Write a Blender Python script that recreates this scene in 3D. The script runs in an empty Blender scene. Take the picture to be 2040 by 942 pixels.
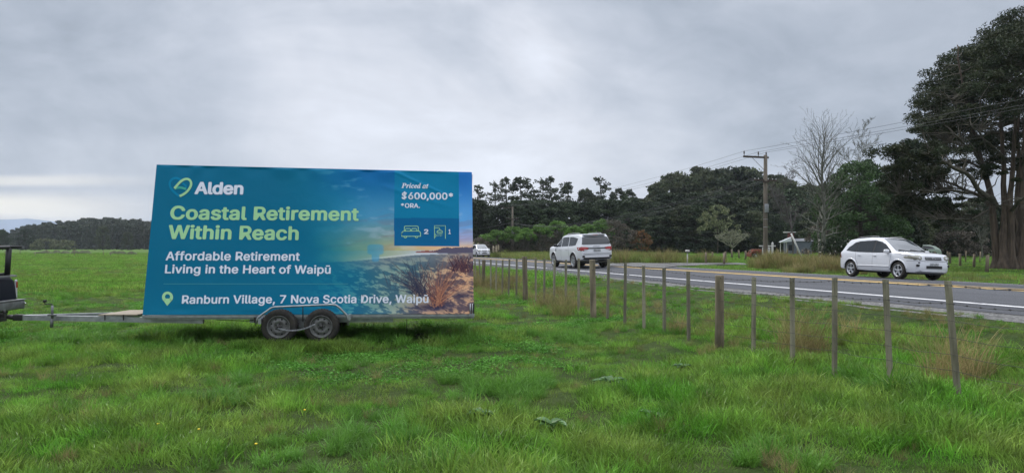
import bpy, bmesh, math, random
import numpy as np
from mathutils import Vector, Matrix, Euler
R = math.radians
rng = np.random.default_rng(7)
random.seed(7)
SC = bpy.context.scene
COL = SC.collection

# ------------------------------------------------------------------ camera
F = 1360.0            # focal length in photograph pixels (photo is 2040 wide)
EYE = 1.75
HOR = 493.0
cam_d = bpy.data.cameras.new('camera')
cam = bpy.data.objects.new('camera', cam_d); COL.objects.link(cam)
cam.location = (0, 0, EYE); cam.rotation_euler = (R(90), 0, 0)
cam_d.sensor_width = 36.0; cam_d.lens = 36.0 * F / 2040.0
cam_d.shift_y = (HOR - 471.0) / 2040.0
cam_d.clip_start = 0.1; cam_d.clip_end = 9000
SC.camera = cam

# ------------------------------------------------------------------ world
SUN_EL, SUN_AZ = 52.0, -32.0          # azimuth measured from +Y towards +X
w = bpy.data.worlds.new('World'); SC.world = w; w.use_nodes = True
nt = w.node_tree; N = nt.nodes; L = nt.links; N.clear()
def wn(t, **k):
    n = N.new(t)
    for a, b in k.items(): setattr(n, a, b)
    return n
def wmath(op, a, b=None, c=None, clamp=False):
    n = wn('ShaderNodeMath', operation=op, use_clamp=clamp)
    for i, v in enumerate((a, b, c)):
        if v is None: continue
        if isinstance(v, (int, float)): n.inputs[i].default_value = v
        else: L.new(v, n.inputs[i])
    return n.outputs[0]
def wmap(v, a, b, c, d, smooth=True):
    n = wn('ShaderNodeMapRange', interpolation_type='SMOOTHSTEP' if smooth else 'LINEAR')
    L.new(v, n.inputs['Value'])
    for k, x in zip(('From Min', 'From Max', 'To Min', 'To Max'), (a, b, c, d)): n.inputs[k].default_value = x
    return n.outputs[0]
tc = wn('ShaderNodeTexCoord')
sep = wn('ShaderNodeSeparateXYZ'); L.new(tc.outputs['Generated'], sep.inputs[0])
dx, dy, dz = sep.outputs
den = wmath('ADD', wmath('MAXIMUM', dz, 0.0), 0.10)
px_ = wmath('DIVIDE', dx, den); py_ = wmath('DIVIDE', dy, den)
def wnoise(sx, sy, scale, det, rough, dist=0.0, off=0.0):
    cx = wn('ShaderNodeCombineXYZ')
    L.new(wmath('MULTIPLY', px_, sx), cx.inputs[0]); L.new(wmath('MULTIPLY', py_, sy), cx.inputs[1]); cx.inputs[2].default_value = off
    n = wn('ShaderNodeTexNoise'); L.new(cx.outputs[0], n.inputs['Vector'])
    n.inputs['Scale'].default_value = scale; n.inputs['Detail'].default_value = det
    n.inputs['Roughness'].default_value = rough; n.inputs['Distortion'].default_value = dist
    return n.outputs[0]
n1 = wnoise(1.0, 0.55, 0.75, 5, .52, .35, 3.7)
n2 = wnoise(1.0, 0.8, 2.1, 5, .55, .5, 9.1)
n3 = wnoise(0.5, 1.3, 0.5, 3, .5, .2, 1.3)
# the thin bright part of the cloud deck, where the sun stands behind it
def lobe(x, y, z, pw_lo, pw_hi):
    v = Vector((x, y, z)).normalized()
    d = wn('ShaderNodeVectorMath', operation='DOT_PRODUCT'); L.new(tc.outputs['Generated'], d.inputs[0]); d.inputs[1].default_value = v
    return wmap(d.outputs['Value'], pw_lo, pw_hi, 0, 1)
l1 = lobe(-.14, 1, .19, .955, .999)
l2 = lobe(-.36, 1, .22, .975, 1.0)
l3 = lobe(.02, 1, .13, .955, 1.0)
l4 = lobe(-.16, 1, .36, .978, .999)      # darker cloud above the bright part
lum = wmath('ADD', 0.462, wmath('MULTIPLY', wmath('SUBTRACT', n1, .5), .22))
lum = wmath('ADD', lum, wmath('MULTIPLY', wmath('SUBTRACT', n2, .5), .07))
lum = wmath('ADD', lum, wmath('MULTIPLY', wmath('SUBTRACT', n3, .5), .08))
def dnoise(vec_scale, scale, det, rough, dist, off):
    mp = wn('ShaderNodeMapping'); L.new(tc.outputs['Generated'], mp.inputs[0]); mp.inputs['Scale'].default_value = vec_scale; mp.inputs['Location'].default_value = (off, off * .7, 0); mp.inputs['Rotation'].default_value = (0, R(-24), 0)
    n = wn('ShaderNodeTexNoise'); L.new(mp.outputs[0], n.inputs['Vector']); n.inputs['Scale'].default_value = scale; n.inputs['Detail'].default_value = det; n.inputs['Roughness'].default_value = rough; n.inputs['Distortion'].default_value = dist
    return n.outputs[0]
n4 = dnoise((1, 1, 2.2), 2.4, 6, .55, .7, 2.3)
n5 = dnoise((1, 1, 1.8), 7.5, 5, .6, .5, 6.1)
lum = wmath('ADD', lum, wmath('MULTIPLY', wmath('SUBTRACT', n4, .5), .52))
lum = wmath('ADD', lum, wmath('MULTIPLY', wmath('SUBTRACT', n5, .5), .21))
lum = wmath('ADD', lum, wmath('MULTIPLY', l1, wmath('ADD', .10, wmath('MULTIPLY', n4, .24))))
lum = wmath('ADD', lum, wmath('MULTIPLY', l2, .05))
lum = wmath('ADD', lum, wmath('MULTIPLY', l3, .05))
lum = wmath('SUBTRACT', lum, wmath('MULTIPLY', l4, .10))
l5 = lobe(-.80, 1, .30, .93, 1.0)
lum = wmath('SUBTRACT', lum, wmath('MULTIPLY', l5, .07))
# break in the deck low on the left: a pale cream band
band_x = wmap(dx, -.42, -.60, 0, 1)
wob = wmath('ADD', dz, wmath('MULTIPLY', wmath('SUBTRACT', n3, .5), .05))
b1 = wmath('MULTIPLY', wmap(wob, .020, .040, 0, 1), wmap(wob, .050, .075, 1, 0))
b2 = wmath('MULTIPLY', wmap(wob, .072, .082, 0, 1), wmap(wob, .085, .098, 1, 0))
band = wmath('MULTIPLY', band_x, wmath('ADD', b1, wmath('MULTIPLY', b2, .6)), clamp=True)
lum = wmath('ADD', lum, wmath('MULTIPLY', band, .34))
grad = wmap(dz, .02, .12, .02, 0.0)
lum = wmath('ADD', lum, grad)
zen = wmap(dz, .40, .92, 1.0, 4.2)
lum = wmath('MULTIPLY', lum, zen)
ramp = wn('ShaderNodeMix', data_type='RGBA'); ramp.blend_type = 'MIX'
L.new(wmap(lum, .36, .62, 0, 1, False), ramp.inputs[0])
ramp.inputs[6].default_value = (.87, .985, 1.17, 1); ramp.inputs[7].default_value = (.95, .995, 1.10, 1)
warm = wn('ShaderNodeMix', data_type='RGBA'); L.new(band, warm.inputs[0]); L.new(ramp.outputs[2], warm.inputs[6]); warm.inputs[7].default_value = (1.05, 1.02, .93, 1)
cl = wn('ShaderNodeVectorMath', operation='SCALE'); L.new(warm.outputs[2], cl.inputs[0]); L.new(wmath('MULTIPLY', lum, 10.0), cl.inputs['Scale'])
sky = wn('ShaderNodeTexSky'); sky.sky_type = 'NISHITA'; sky.sun_disc = False
sky.sun_elevation = R(SUN_EL); sky.sun_rotation = R(SUN_AZ)
mx = wn('ShaderNodeMix', data_type='RGBA'); mx.inputs[0].default_value = .95
L.new(sky.outputs[0], mx.inputs[6]); L.new(cl.outputs[0], mx.inputs[7])
bg = wn('ShaderNodeBackground'); bg.inputs['Strength'].default_value = 0.10
L.new(mx.outputs[2], bg.inputs['Color'])
wo = wn('ShaderNodeOutputWorld'); L.new(bg.outputs[0], wo.inputs['Surface'])

sd = bpy.data.lights.new('sun', 'SUN'); sd.energy = 1.5; sd.angle = R(14); sd.color = (1, .97, .92)
sun = bpy.data.objects.new('sun', sd); COL.objects.link(sun)
sv = Vector((math.sin(R(SUN_AZ)) * math.cos(R(SUN_EL)), math.cos(R(SUN_AZ)) * math.cos(R(SUN_EL)), math.sin(R(SUN_EL))))
sun.rotation_euler = sv.to_track_quat('Z', 'Y').to_euler()
SC.view_settings.view_transform = 'Standard'; SC.view_settings.look = 'None'
SC.view_settings.exposure = 0.32; SC.view_settings.gamma = 1.0; SC.view_settings.use_curve_mapping = False
SC.render.engine = 'CYCLES'
SC.cycles.max_bounces = 6; SC.cycles.diffuse_bounces = 3; SC.cycles.transparent_max_bounces = 8
try: SC.cycles.use_denoising = True
except Exception: pass

# ------------------------------------------------------------------ helpers
def srgb(r, g, b):
    f = lambda c: (c / 255 / 12.92) if c <= 10 else ((c / 255 + .055) / 1.055) ** 2.4
    return (f(r), f(g), f(b))
def S(lo, hi, x):
    t = np.clip((np.asarray(x, float) - lo) / (hi - lo), 0, 1); return t * t * (3 - 2 * t)
_perm = np.random.default_rng(3).random((256, 256))
def vnoise(x, y):
    x = np.asarray(x, float); y = np.asarray(y, float)
    xi = np.floor(x).astype(int); yi = np.floor(y).astype(int); fx = x - xi; fy = y - yi
    fx = fx * fx * (3 - 2 * fx); fy = fy * fy * (3 - 2 * fy)
    g = lambda a, b: _perm[a & 255, b & 255]
    return (g(xi, yi) * (1 - fx) + g(xi + 1, yi) * fx) * (1 - fy) + (g(xi, yi + 1) * (1 - fx) + g(xi + 1, yi + 1) * fx) * fy
def fbm(x, y, o=4):
    s = 0; a = .5; t = 0
    for i in range(o):
        s = s + a * vnoise(x * 2 ** i + 17.3 * i, y * 2 ** i + 5.1 * i); t += a; a *= .55
    return s / t

def fast_mesh(name, V, Fc, mats=(), midx=None, smooth=False):
    """V (n,3); Fc list of (m,k) arrays"""
    me = bpy.data.meshes.new(name)
    V = np.asarray(V, np.float32)
    me.vertices.add(len(V)); me.vertices.foreach_set('co', V.ravel())
    if not isinstance(Fc, (list, tuple)): Fc = [Fc]
    Fc = [np.asarray(f, np.int32) for f in Fc if len(f)]
    loops = np.concatenate([f.ravel() for f in Fc]); tot = np.concatenate([np.full(len(f), f.shape[1]) for f in Fc])
    start = np.concatenate([[0], np.cumsum(tot)[:-1]]).astype(np.int32)
    me.loops.add(len(loops)); me.loops.foreach_set('vertex_index', loops)
    me.polygons.add(len(tot)); me.polygons.foreach_set('loop_start', start)
    for m in mats: me.materials.append(m)
    if midx is not None: me.polygons.foreach_set('material_index', np.asarray(midx, np.int32))
    me.polygons.foreach_set('use_smooth', np.full(len(tot), bool(smooth)))
    me.update(calc_edges=True); me.validate()
    return me

class MB:
    """collects shapes into one mesh"""
    def __init__(s): s.v = []; s.f = []; s.m = []; s.sm = []; s.n = 0
    def add(s, V, Fs, m=0, smooth=False):
        V = [tuple(map(float, p)) for p in V]
        for f in Fs: s.f.append([i + s.n for i in f]); s.m.append(m); s.sm.append(smooth)
        s.v += V; s.n += len(V); return s
    def box(s, c, d, m=0, rot=None, bev=0.0):
        hx, hy, hz = d[0] / 2, d[1] / 2, d[2] / 2
        M = rot if rot is not None else Matrix.Identity(3)
        if bev <= 0:
            P = [M @ Vector((x, y, z)) + Vector(c) for x in (-hx, hx) for y in (-hy, hy) for z in (-hz, hz)]
            s.add(P, [(0, 1, 3, 2), (4, 6, 7, 5), (0, 4, 5, 1), (2, 3, 7, 6), (0, 2, 6, 4), (1, 5, 7, 3)], m); return s
        bm = bmesh.new(); bmesh.ops.create_cube(bm, size=1)
        for v in bm.verts: v.co = Vector((v.co.x * d[0], v.co.y * d[1], v.co.z * d[2]))
        bmesh.ops.bevel(bm, geom=bm.edges[:], offset=bev, segments=2, profile=.6, affect='EDGES')
        bm.verts.index_update()
        s.add([M @ v.co + Vector(c) for v in bm.verts], [[v.index for v in f.verts] for f in bm.faces], m, True); bm.free(); return s
    def tube(s, pts, rad, n=8, m=0, cap=True, smooth=True):
        pts = [Vector(p) for p in pts]
        if not hasattr(rad, '__len__'): rad = [rad] * len(pts)
        V = []; Fs = []; ref = None
        for i, p in enumerate(pts):
            t = (pts[min(i + 1, len(pts) - 1)] - pts[max(i - 1, 0)])
            if t.length < 1e-9: t = Vector((0, 0, 1))
            t.normalize()
            if ref is None: ref = Vector((0, 0, 1)) if abs(t.z) < .9 else Vector((1, 0, 0))
            a = t.cross(ref)
            if a.length < 1e-6: a = t.orthogonal()
            a.normalize(); b = a.cross(t).normalized(); ref = b
            for k in range(n):
                an = 2 * math.pi * k / n; V.append(p + (a * math.cos(an) + b * math.sin(an)) * rad[i])
        for i in range(len(pts) - 1):
            for k in range(n):
                k2 = (k + 1) % n; Fs.append((i * n + k, i * n + k2, (i + 1) * n + k2, (i + 1) * n + k))
        if cap: Fs.append(list(range(n))[::-1]); Fs.append([(len(pts) - 1) * n + k for k in range(n)])
        s.add(V, Fs, m, smooth); return s
    def prism(s, poly, axis, a, b, m=0):
        """poly: 2D points; extruded along axis ('x','y','z') from a to b"""
        def P(u, v, t): return {'x': (t, u, v), 'y': (u, t, v), 'z': (u, v, t)}[axis]
        n = len(poly); V = [P(u, v, a) for u, v in poly] + [P(u, v, b) for u, v in poly]
        Fs = [list(range(n))[::-1], [n + i for i in range(n)]] + [(i, (i + 1) % n, n + (i + 1) % n, n + i) for i in range(n)]
        s.add(V, Fs, m); return s
    def lathe(s, prof, n=32, m=0, axis='y', c=(0, 0, 0)):
        """prof: (radius, offset along axis)"""
        V = []; Fs = []
        for r, o in prof:
            for k in range(n):
                a = 2 * math.pi * k / n
                p = {'y': (r * math.cos(a), o, r * math.sin(a)), 'z': (r * math.cos(a), r * math.sin(a), o)}[axis]
                V.append(Vector(p) + Vector(c))
        for i in range(len(prof) - 1):
            for k in range(n):
                k2 = (k + 1) % n; Fs.append((i * n + k, (i + 1) * n + k, (i + 1) * n + k2, i * n + k2))
        s.add(V, Fs, m, True); return s
    def mesh(s, name, mats):
        me = bpy.data.meshes.new(name); me.from_pydata(s.v, [], s.f)
        for mt in mats: me.materials.append(mt)
        me.polygons.foreach_set('material_index', s.m); me.polygons.foreach_set('use_smooth', s.sm)
        bm = bmesh.new(); bm.from_mesh(me); bmesh.ops.recalc_face_normals(bm, faces=bm.faces[:]); bm.to_mesh(me); bm.free()
        me.update(); return me
    def build(s, name, mats, parent=None, loc=None):
        if not isinstance(mats, (list, tuple)): mats = [mats]
        return link(name, s.mesh(name, mats), parent, loc)

def link(name, data, parent=None, loc=None):
    o = bpy.data.objects.new(name, data); COL.objects.link(o)
    if parent is not None: o.parent = parent
    if loc is not None: o.location = loc
    return o
def tag(o, label=None, cat=None, group=None, kind=None):
    if label: o['label'] = label
    if cat: o['category'] = cat
    if group: o['group'] = group
    if kind: o['kind'] = kind
    return o
def empty(name, loc=(0, 0, 0), rz=0.0, scale=1.0):
    o = bpy.data.objects.new(name, None); COL.objects.link(o); o.location = loc; o.rotation_euler = (0, 0, rz); o.scale = (scale,) * 3
    return o
def copy_tree(o, parent=None):
    c = o.copy(); COL.objects.link(c); c.parent = parent
    for ch in o.children: copy_tree(ch, c)
    return c
def auto_smooth(o, ang=40):
    me = o.data
    me.polygons.foreach_set('use_smooth', [True] * len(me.polygons))
    try: me.set_sharp_from_angle(angle=R(ang))
    except Exception: pass

# materials
def mat(name, col, rough=.6, col2=None, scale=4.0, detail=4, bump=0.0, bscale=None, metal=0.0, spec=.5, coat=0.0, obj=False, stretch=(1, 1, 1), rand=0.0, lo=.35, hi=.65, trans=0.0, emis=None):
    m = bpy.data.materials.new(name); m.use_nodes = True; t = m.node_tree; n = t.nodes; l = t.links
    b = n['Principled BSDF']
    b.inputs['Roughness'].default_value = rough; b.inputs['Metallic'].default_value = metal
    b.inputs['Specular IOR Level'].default_value = spec
    if coat: b.inputs['Coat Weight'].default_value = coat; b.inputs['Coat Roughness'].default_value = .05
    b.inputs['Base Color'].default_value = (*col, 1)
    tc = n.new('ShaderNodeTexCoord'); mp = n.new('ShaderNodeMapping'); l.new(tc.outputs['Object'], mp.inputs[0]); mp.inputs['Scale'].default_value = stretch
    out = None
    if col2 is not None:
        ns = n.new('ShaderNodeTexNoise'); ns.inputs['Scale'].default_value = scale; ns.inputs['Detail'].default_value = detail; ns.inputs['Roughness'].default_value = .6
        l.new(mp.outputs[0], ns.inputs['Vector'])
        mr = n.new('ShaderNodeMapRange'); l.new(ns.outputs[0], mr.inputs[0]); mr.inputs[1].default_value = lo; mr.inputs[2].default_value = hi
        mxx = n.new('ShaderNodeMix'); mxx.data_type = 'RGBA'; l.new(mr.outputs[0], mxx.inputs[0])
        mxx.inputs[6].default_value = (*col, 1); mxx.inputs[7].default_value = (*col2, 1); out = mxx.outputs[2]
    if rand:
        oi = n.new('ShaderNodeObjectInfo'); hs = n.new('ShaderNodeHueSaturation')
        mr2 = n.new('ShaderNodeMapRange'); l.new(oi.outputs['Random'], mr2.inputs[0]); mr2.inputs[3].default_value = 1 - rand; mr2.inputs[4].default_value = 1 + rand
        l.new(mr2.outputs[0], hs.inputs['Value'])
        if out: l.new(out, hs.inputs['Color'])
        else: hs.inputs['Color'].default_value = (*col, 1)
        out = hs.outputs[0]
    if out: l.new(out, b.inputs['Base Color'])
    if bump:
        nb = n.new('ShaderNodeTexNoise'); nb.inputs['Scale'].default_value = bscale or scale; nb.inputs['Detail'].default_value = 5
        l.new(mp.outputs[0], nb.inputs['Vector'])
        bp = n.new('ShaderNodeBump'); bp.inputs['Strength'].default_value = bump; bp.inputs['Distance'].default_value = .05
        l.new(nb.outputs[0], bp.inputs['Height']); l.new(bp.outputs[0], b.inputs['Normal'])
    if trans:
        tr = n.new('ShaderNodeBsdfTranslucent'); ms = n.new('ShaderNodeMixShader'); ms.inputs[0].default_value = trans
        if out: l.new(out, tr.inputs[0])
        else: tr.inputs[0].default_value = (*col, 1)
        l.new(b.outputs[0], ms.inputs[1]); l.new(tr.outputs[0], ms.inputs[2]); l.new(ms.outputs[0], n['Material Output'].inputs[0])
    if emis:
        b.inputs['Emission Color'].default_value = (*emis[:3], 1); b.inputs['Emission Strength'].default_value = emis[3]
    return m

M = {}
M['galv'] = mat('galvanised_steel', (.42, .43, .44), .45, (.30, .31, .33), 9, bump=.1, metal=.75)
M['galv_dull'] = mat('dull_galvanised_steel', (.20, .21, .21), .6, (.12, .12, .12), 6, metal=.4)
M['black_steel'] = mat('black_steel', (.012, .012, .013), .5, (.03, .028, .025), 8)
M['tyre'] = mat('tyre_rubber', (.018, .017, .016), .85, (.045, .038, .03), 7, bump=.3, bscale=40)
M['trailer_rim'] = mat('weathered_rim', (.20, .205, .20), .6, (.11, .105, .10), 12, metal=.4)
M['alloy'] = mat('alloy_rim', (.50, .51, .53), .35, metal=.7)
M['dark_hole'] = mat('dark_recess', (.006, .006, .006), .9)
M['ply'] = mat('weathered_plywood', (.33, .27, .19), .8, (.22, .19, .15), 5, stretch=(1, 6, 1))
M['white_paint'] = mat('white_car_paint', (.66, .67, .70), .28, coat=.6)
M['white_trim'] = mat('white_plastic_trim', (.66, .67, .69), .45)
M['navy_paint'] = mat('dark_navy_paint', (.004, .006, .013), .5, spec=.15)
M['black_plastic'] = mat('black_plastic', (.014, .014, .015), .55)
M['glass'] = mat('tinted_car_glass', (.022, .026, .030), .05, spec=.6)
M['glass_clear'] = mat('windscreen_glass', (.05, .06, .07), .05, spec=1.0, coat=.8)
M['head_lamp'] = mat('headlamp_lens', (.20, .19, .145), .12, (.30, .29, .24), 14, coat=.8)
M['tail_lamp'] = mat('tail_lamp_lens', (.42, .015, .015), .18, (.22, .01, .01), 20, coat=.8)
M['lamp_clear'] = mat('clear_lamp_lens', (.55, .55, .55), .15, coat=.5)
M['chrome'] = mat('chrome', (.6, .6, .62), .15, metal=1)
M['plate'] = mat('number_plate_white', (.45, .46, .47), .4, (.25, .26, .27), 18)
M['post_wood'] = mat('weathered_round_post', (.27, .22, .15), .9, (.11, .092, .06), 8, bump=.5, bscale=30, stretch=(1, 1, .15), rand=.25)
M['batten_wood'] = mat('weathered_grey_batten', (.27, .25, .18), .9, (.12, .11, .075), 9, bump=.4, bscale=40, stretch=(1, 1, .12), rand=.3)
M['wire'] = mat('fence_wire', (.06, .058, .055), .6, metal=.5)
M['pole_wood'] = mat('power_pole_timber', (.16, .135, .105), .9, (.10, .085, .065), 9, bump=.3, stretch=(1, 1, .1))
M['pole_dark'] = mat('crossarm_timber', (.06, .045, .035), .9)
M['cable'] = mat('power_cable', (.05, .05, .055), .6)
M['insulator'] = mat('porcelain', (.5, .5, .5), .3)
M['white_old'] = mat('white_weathered_paint', (.62, .61, .58), .6, (.5, .49, .45), 8)
M['bark_grey'] = mat('grey_lichen_bark', (.18, .18, .15), .95, (.07, .07, .055), 8, bump=.4, stretch=(1, 1, .25))
M['bark_twig'] = mat('twig_bark', (.085, .075, .07), .95)
M['bark_dark'] = mat('dark_bark', (.06, .05, .04), .95, (.03, .026, .02), 6, bump=.4, stretch=(1, 1, .2))
M['bark_red'] = mat('fibrous_red_bark', (.135, .10, .072), .95, (.055, .042, .032), 5, bump=.9, bscale=7, stretch=(2, 2, .12))
M['bark_limb'] = mat('pale_limb_bark', (.11, .10, .075), .95, (.06, .052, .04), 5, bump=.4)

def leafmat(name, c1, c2, c3=None, rough=.65, trans=.25, wscale=.25, rand=.18, fine=3.0, fvar=.12):
    """leaf colour varying in patches over world position, finely, and per plant"""
    m = bpy.data.materials.new(name); m.use_nodes = True; t = m.node_tree; n = t.nodes; l = t.links
    b = n['Principled BSDF']; b.inputs['Roughness'].default_value = rough; b.inputs['Specular IOR Level'].default_value = .25
    g = n.new('ShaderNodeNewGeometry')
    def nz(sc, det=3):
        x = n.new('ShaderNodeTexNoise'); x.inputs['Scale'].default_value = sc; x.inputs['Detail'].default_value = det; l.new(g.outputs['Position'], x.inputs['Vector'])
        r = n.new('ShaderNodeMapRange'); l.new(x.outputs[0], r.inputs[0]); r.inputs[1].default_value = .36; r.inputs[2].default_value = .64; return r.outputs[0]
    a = n.new('ShaderNodeMix'); a.data_type = 'RGBA'; l.new(nz(wscale, 4), a.inputs[0]); a.inputs[6].default_value = (*c1, 1); a.inputs[7].default_value = (*c2, 1)
    out = a.outputs[2]
    if c3 is not None:
        a2 = n.new('ShaderNodeMix'); a2.data_type = 'RGBA'
        mm = n.new('ShaderNodeMath'); mm.operation = 'MULTIPLY'; l.new(nz(wscale * 2.7 + .07, 3), mm.inputs[0]); mm.inputs[1].default_value = .75
        l.new(mm.outputs[0], a2.inputs[0]); l.new(out, a2.inputs[6]); a2.inputs[7].default_value = (*c3, 1); out = a2.outputs[2]
    hs = n.new('ShaderNodeHueSaturation'); l.new(out, hs.inputs['Color'])
    oi = n.new('ShaderNodeObjectInfo'); mr = n.new('ShaderNodeMapRange'); l.new(oi.outputs['Random'], mr.inputs[0]); mr.inputs[3].default_value = 1 - rand; mr.inputs[4].default_value = 1 + rand
    ri = n.new('ShaderNodeMapRange'); l.new(g.outputs['Random Per Island'], ri.inputs[0]); ri.inputs[3].default_value = .75; ri.inputs[4].default_value = 1.28
    mu = n.new('ShaderNodeMath'); mu.operation = 'MULTIPLY'; l.new(mr.outputs[0], mu.inputs[0]); l.new(ri.outputs[0], mu.inputs[1])
    fn = n.new('ShaderNodeMapRange'); l.new(nz(fine, 3), fn.inputs[0]); fn.inputs[3].default_value = 1 - fvar; fn.inputs[4].default_value = 1 + fvar
    m3 = n.new('ShaderNodeMath'); m3.operation = 'MULTIPLY'; l.new(mu.outputs[0], m3.inputs[0]); l.new(fn.outputs[0], m3.inputs[1]); l.new(m3.outputs[0], hs.inputs['Value'])
    l.new(hs.outputs[0], b.inputs['Base Color'])
    tr = n.new('ShaderNodeBsdfTranslucent'); ms = n.new('ShaderNodeMixShader'); ms.inputs[0].default_value = trans
    l.new(hs.outputs[0], tr.inputs[0]); l.new(b.outputs[0], ms.inputs[1]); l.new(tr.outputs[0], ms.inputs[2]); l.new(ms.outputs[0], n['Material Output'].inputs[0])
    return m
M['lf_pine'] = leafmat('pine_needles', (0.024, 0.039, 0.019), (0.039, 0.059, 0.029), (0.054, 0.067, 0.032), trans=.1)
M['lf_macro'] = leafmat('dark_cypress_foliage', (0.020, 0.034, 0.018), (0.034, 0.056, 0.024), (0.044, 0.062, 0.027), trans=.08, rand=.32)
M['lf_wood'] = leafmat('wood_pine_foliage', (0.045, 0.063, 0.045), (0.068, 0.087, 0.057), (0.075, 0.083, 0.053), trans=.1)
M['lf_hill'] = leafmat('hill_bush_foliage', (0.038, 0.057, 0.026), (0.066, 0.090, 0.038), (0.083, 0.086, 0.046), trans=.1, rand=.32)
M['lf_big'] = leafmat('tall_cypress_foliage', (0.019, 0.034, 0.014), (0.034, 0.054, 0.022), (0.054, 0.059, 0.024), wscale=.5, trans=.12)
M['lf_round'] = leafmat('glossy_green_foliage', (0.048, 0.095, 0.031), (0.083, 0.152, 0.045), (0.038, 0.066, 0.028), wscale=.6, trans=.15)
M['lf_bright'] = leafmat('bright_hedge_foliage', (.10, .20, .035), (.14, .25, .05), (.07, .15, .03), wscale=.6, trans=.25)
M['lf_pale'] = leafmat('pale_shrub_foliage', (.14, .16, .075), (.19, .20, .10), (.09, .11, .06), wscale=.6, trans=.2)
M['lf_red'] = leafmat('rust_foliage', (.16, .065, .025), (.21, .10, .035), (.09, .06, .03), wscale=.8, trans=.2)
M['lf_camellia'] = leafmat('dark_camellia_foliage', (.015, .028, .012), (.025, .042, .018), None, rough=.35, trans=.08)
M['twigs'] = leafmat('grey_brown_twigs', (0.098, 0.081, 0.063), (0.138, 0.115, 0.092), (0.075, 0.069, 0.052), wscale=.5, trans=.05)
M['gr'] = leafmat('grass_blades', (.092, .265, .026), (.138, .320, .040), (.24, .31, .07), wscale=.33, rough=.36, trans=.46, rand=.38, fine=3.2, fvar=.30)
M['gr_blue'] = leafmat('coarse_grass_blades', (.105, .255, .042), (.15, .31, .062), (.13, .28, .036), wscale=.5, rough=.45, trans=.38, rand=.2)
M['gr_dry'] = leafmat('dry_grass_blades', (.33, .26, .12), (.25, .20, .095), (.17, .20, .06), wscale=.8, rough=.7, trans=.3, rand=.2)
M['gr_verge'] = leafmat('verge_grass_blades', (0.115, 0.207, 0.040), (0.196, 0.241, 0.063), (0.276, 0.253, 0.092), wscale=.35, rough=.6, trans=.35, rand=.25)
M['clover'] = leafmat('clover_leaves', (.075, .225, .025), (.11, .28, .035), None, wscale=.5, trans=.35, rand=.2)
M['dock'] = leafmat('dock_leaves', (.06, .14, .045), (.085, .17, .055), None, wscale=2, rough=.4, trans=.25)
M['flower'] = mat('yellow_petals', (.75, .55, .02), .6)

# ------------------------------------------------------------------ terrain
CA, SA = .9531, .3027          # the road runs towards (-SA, CA)
def pq(X, Y): return CA * X + SA * Y, -SA * X + CA * Y
def xy(p, q): return CA * p - SA * q, SA * p + CA * q
PR_P = [-1e4, 4.5, 6.7, 7.8, 9.2, 10.6, 11.3, 13.2, 16.8, 24.3, 25.6, 27.5, 34, 60, 1e4]
PR_Z = [0, 0, .07, .05, .24, .48, .55, .60, .71, .45, .37, .40, .42, .5, .5]
def road_z(p): return np.interp(p, PR_P, PR_Z)
def ground(X, Y, bumps=True):
    X = np.asarray(X, float); Y = np.asarray(Y, float)
    p, q = pq(X, Y)
    z = np.interp(p, PR_P, PR_Z)
    ml = 1 - S(-14, 6, p); mr = S(26, 36, p)
    z = z + ml * .72 * np.clip((Y - 25) / 325, 0, 1) + mr * .45 * np.clip((Y - 50) / 90, 0, 1)
    if bumps:
        mb = (1 - S(6.2, 11.0, p)) + S(25, 30, p)
        z = z + mb * ((fbm(X * .55, Y * .55, 3) - .5) * .16 + (fbm(X * 2.1 + 9, Y * 2.1, 2) - .5) * .05)
    return z
def gz(X, Y): return float(ground(X, Y))
def at(px, py, Y): return Vector(((px - 1020) / F * Y, Y, EYE + (HOR - py) / F * Y))
def gpx(px, py):
    """point of the ground seen at a photograph pixel"""
    for Y in np.arange(4, 400, .1):
        v = at(px, py, Y)
        if v.z <= float(ground(v.x, v.y, False)): return v
    return at(px, py, 400)

def spaced(segs):
    out = []
    for a, b, st in segs: out += list(np.arange(a, b, st))
    return np.array(out + [segs[-1][1]])
gp_ = spaced([(-3000, -800, 400), (-800, -200, 60), (-200, -60, 10), (-60, -20, 2), (-20, 6, .35), (6, 11.4, .25), (11.4, 24.2, 1.6), (24.2, 34, .35), (34, 60, 1.5), (60, 200, 10), (200, 800, 60), (800, 3000, 400)])
gq_ = spaced([(-200, -20, 30), (-20, 2, 1), (2, 40, .35), (40, 90, 1.2), (90, 250, 6), (250, 900, 50), (900, 4500, 450)])
PP, QQ = np.meshgrid(gp_, gq_, indexing='ij')
GX, GY = xy(PP, QQ)
GZ = ground(GX, GY)
GZ = np.where((PP > 11.9) & (PP < 23.7), GZ - .05, GZ)
V = np.stack([GX, GY, GZ], -1).reshape(-1, 3)
a, b = GX.shape
I = np.arange(a * b).reshape(a, b)
Fq = np.stack([I[:-1, :-1], I[1:, :-1], I[1:, 1:], I[:-1, 1:]], -1).reshape(-1, 4)

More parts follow.
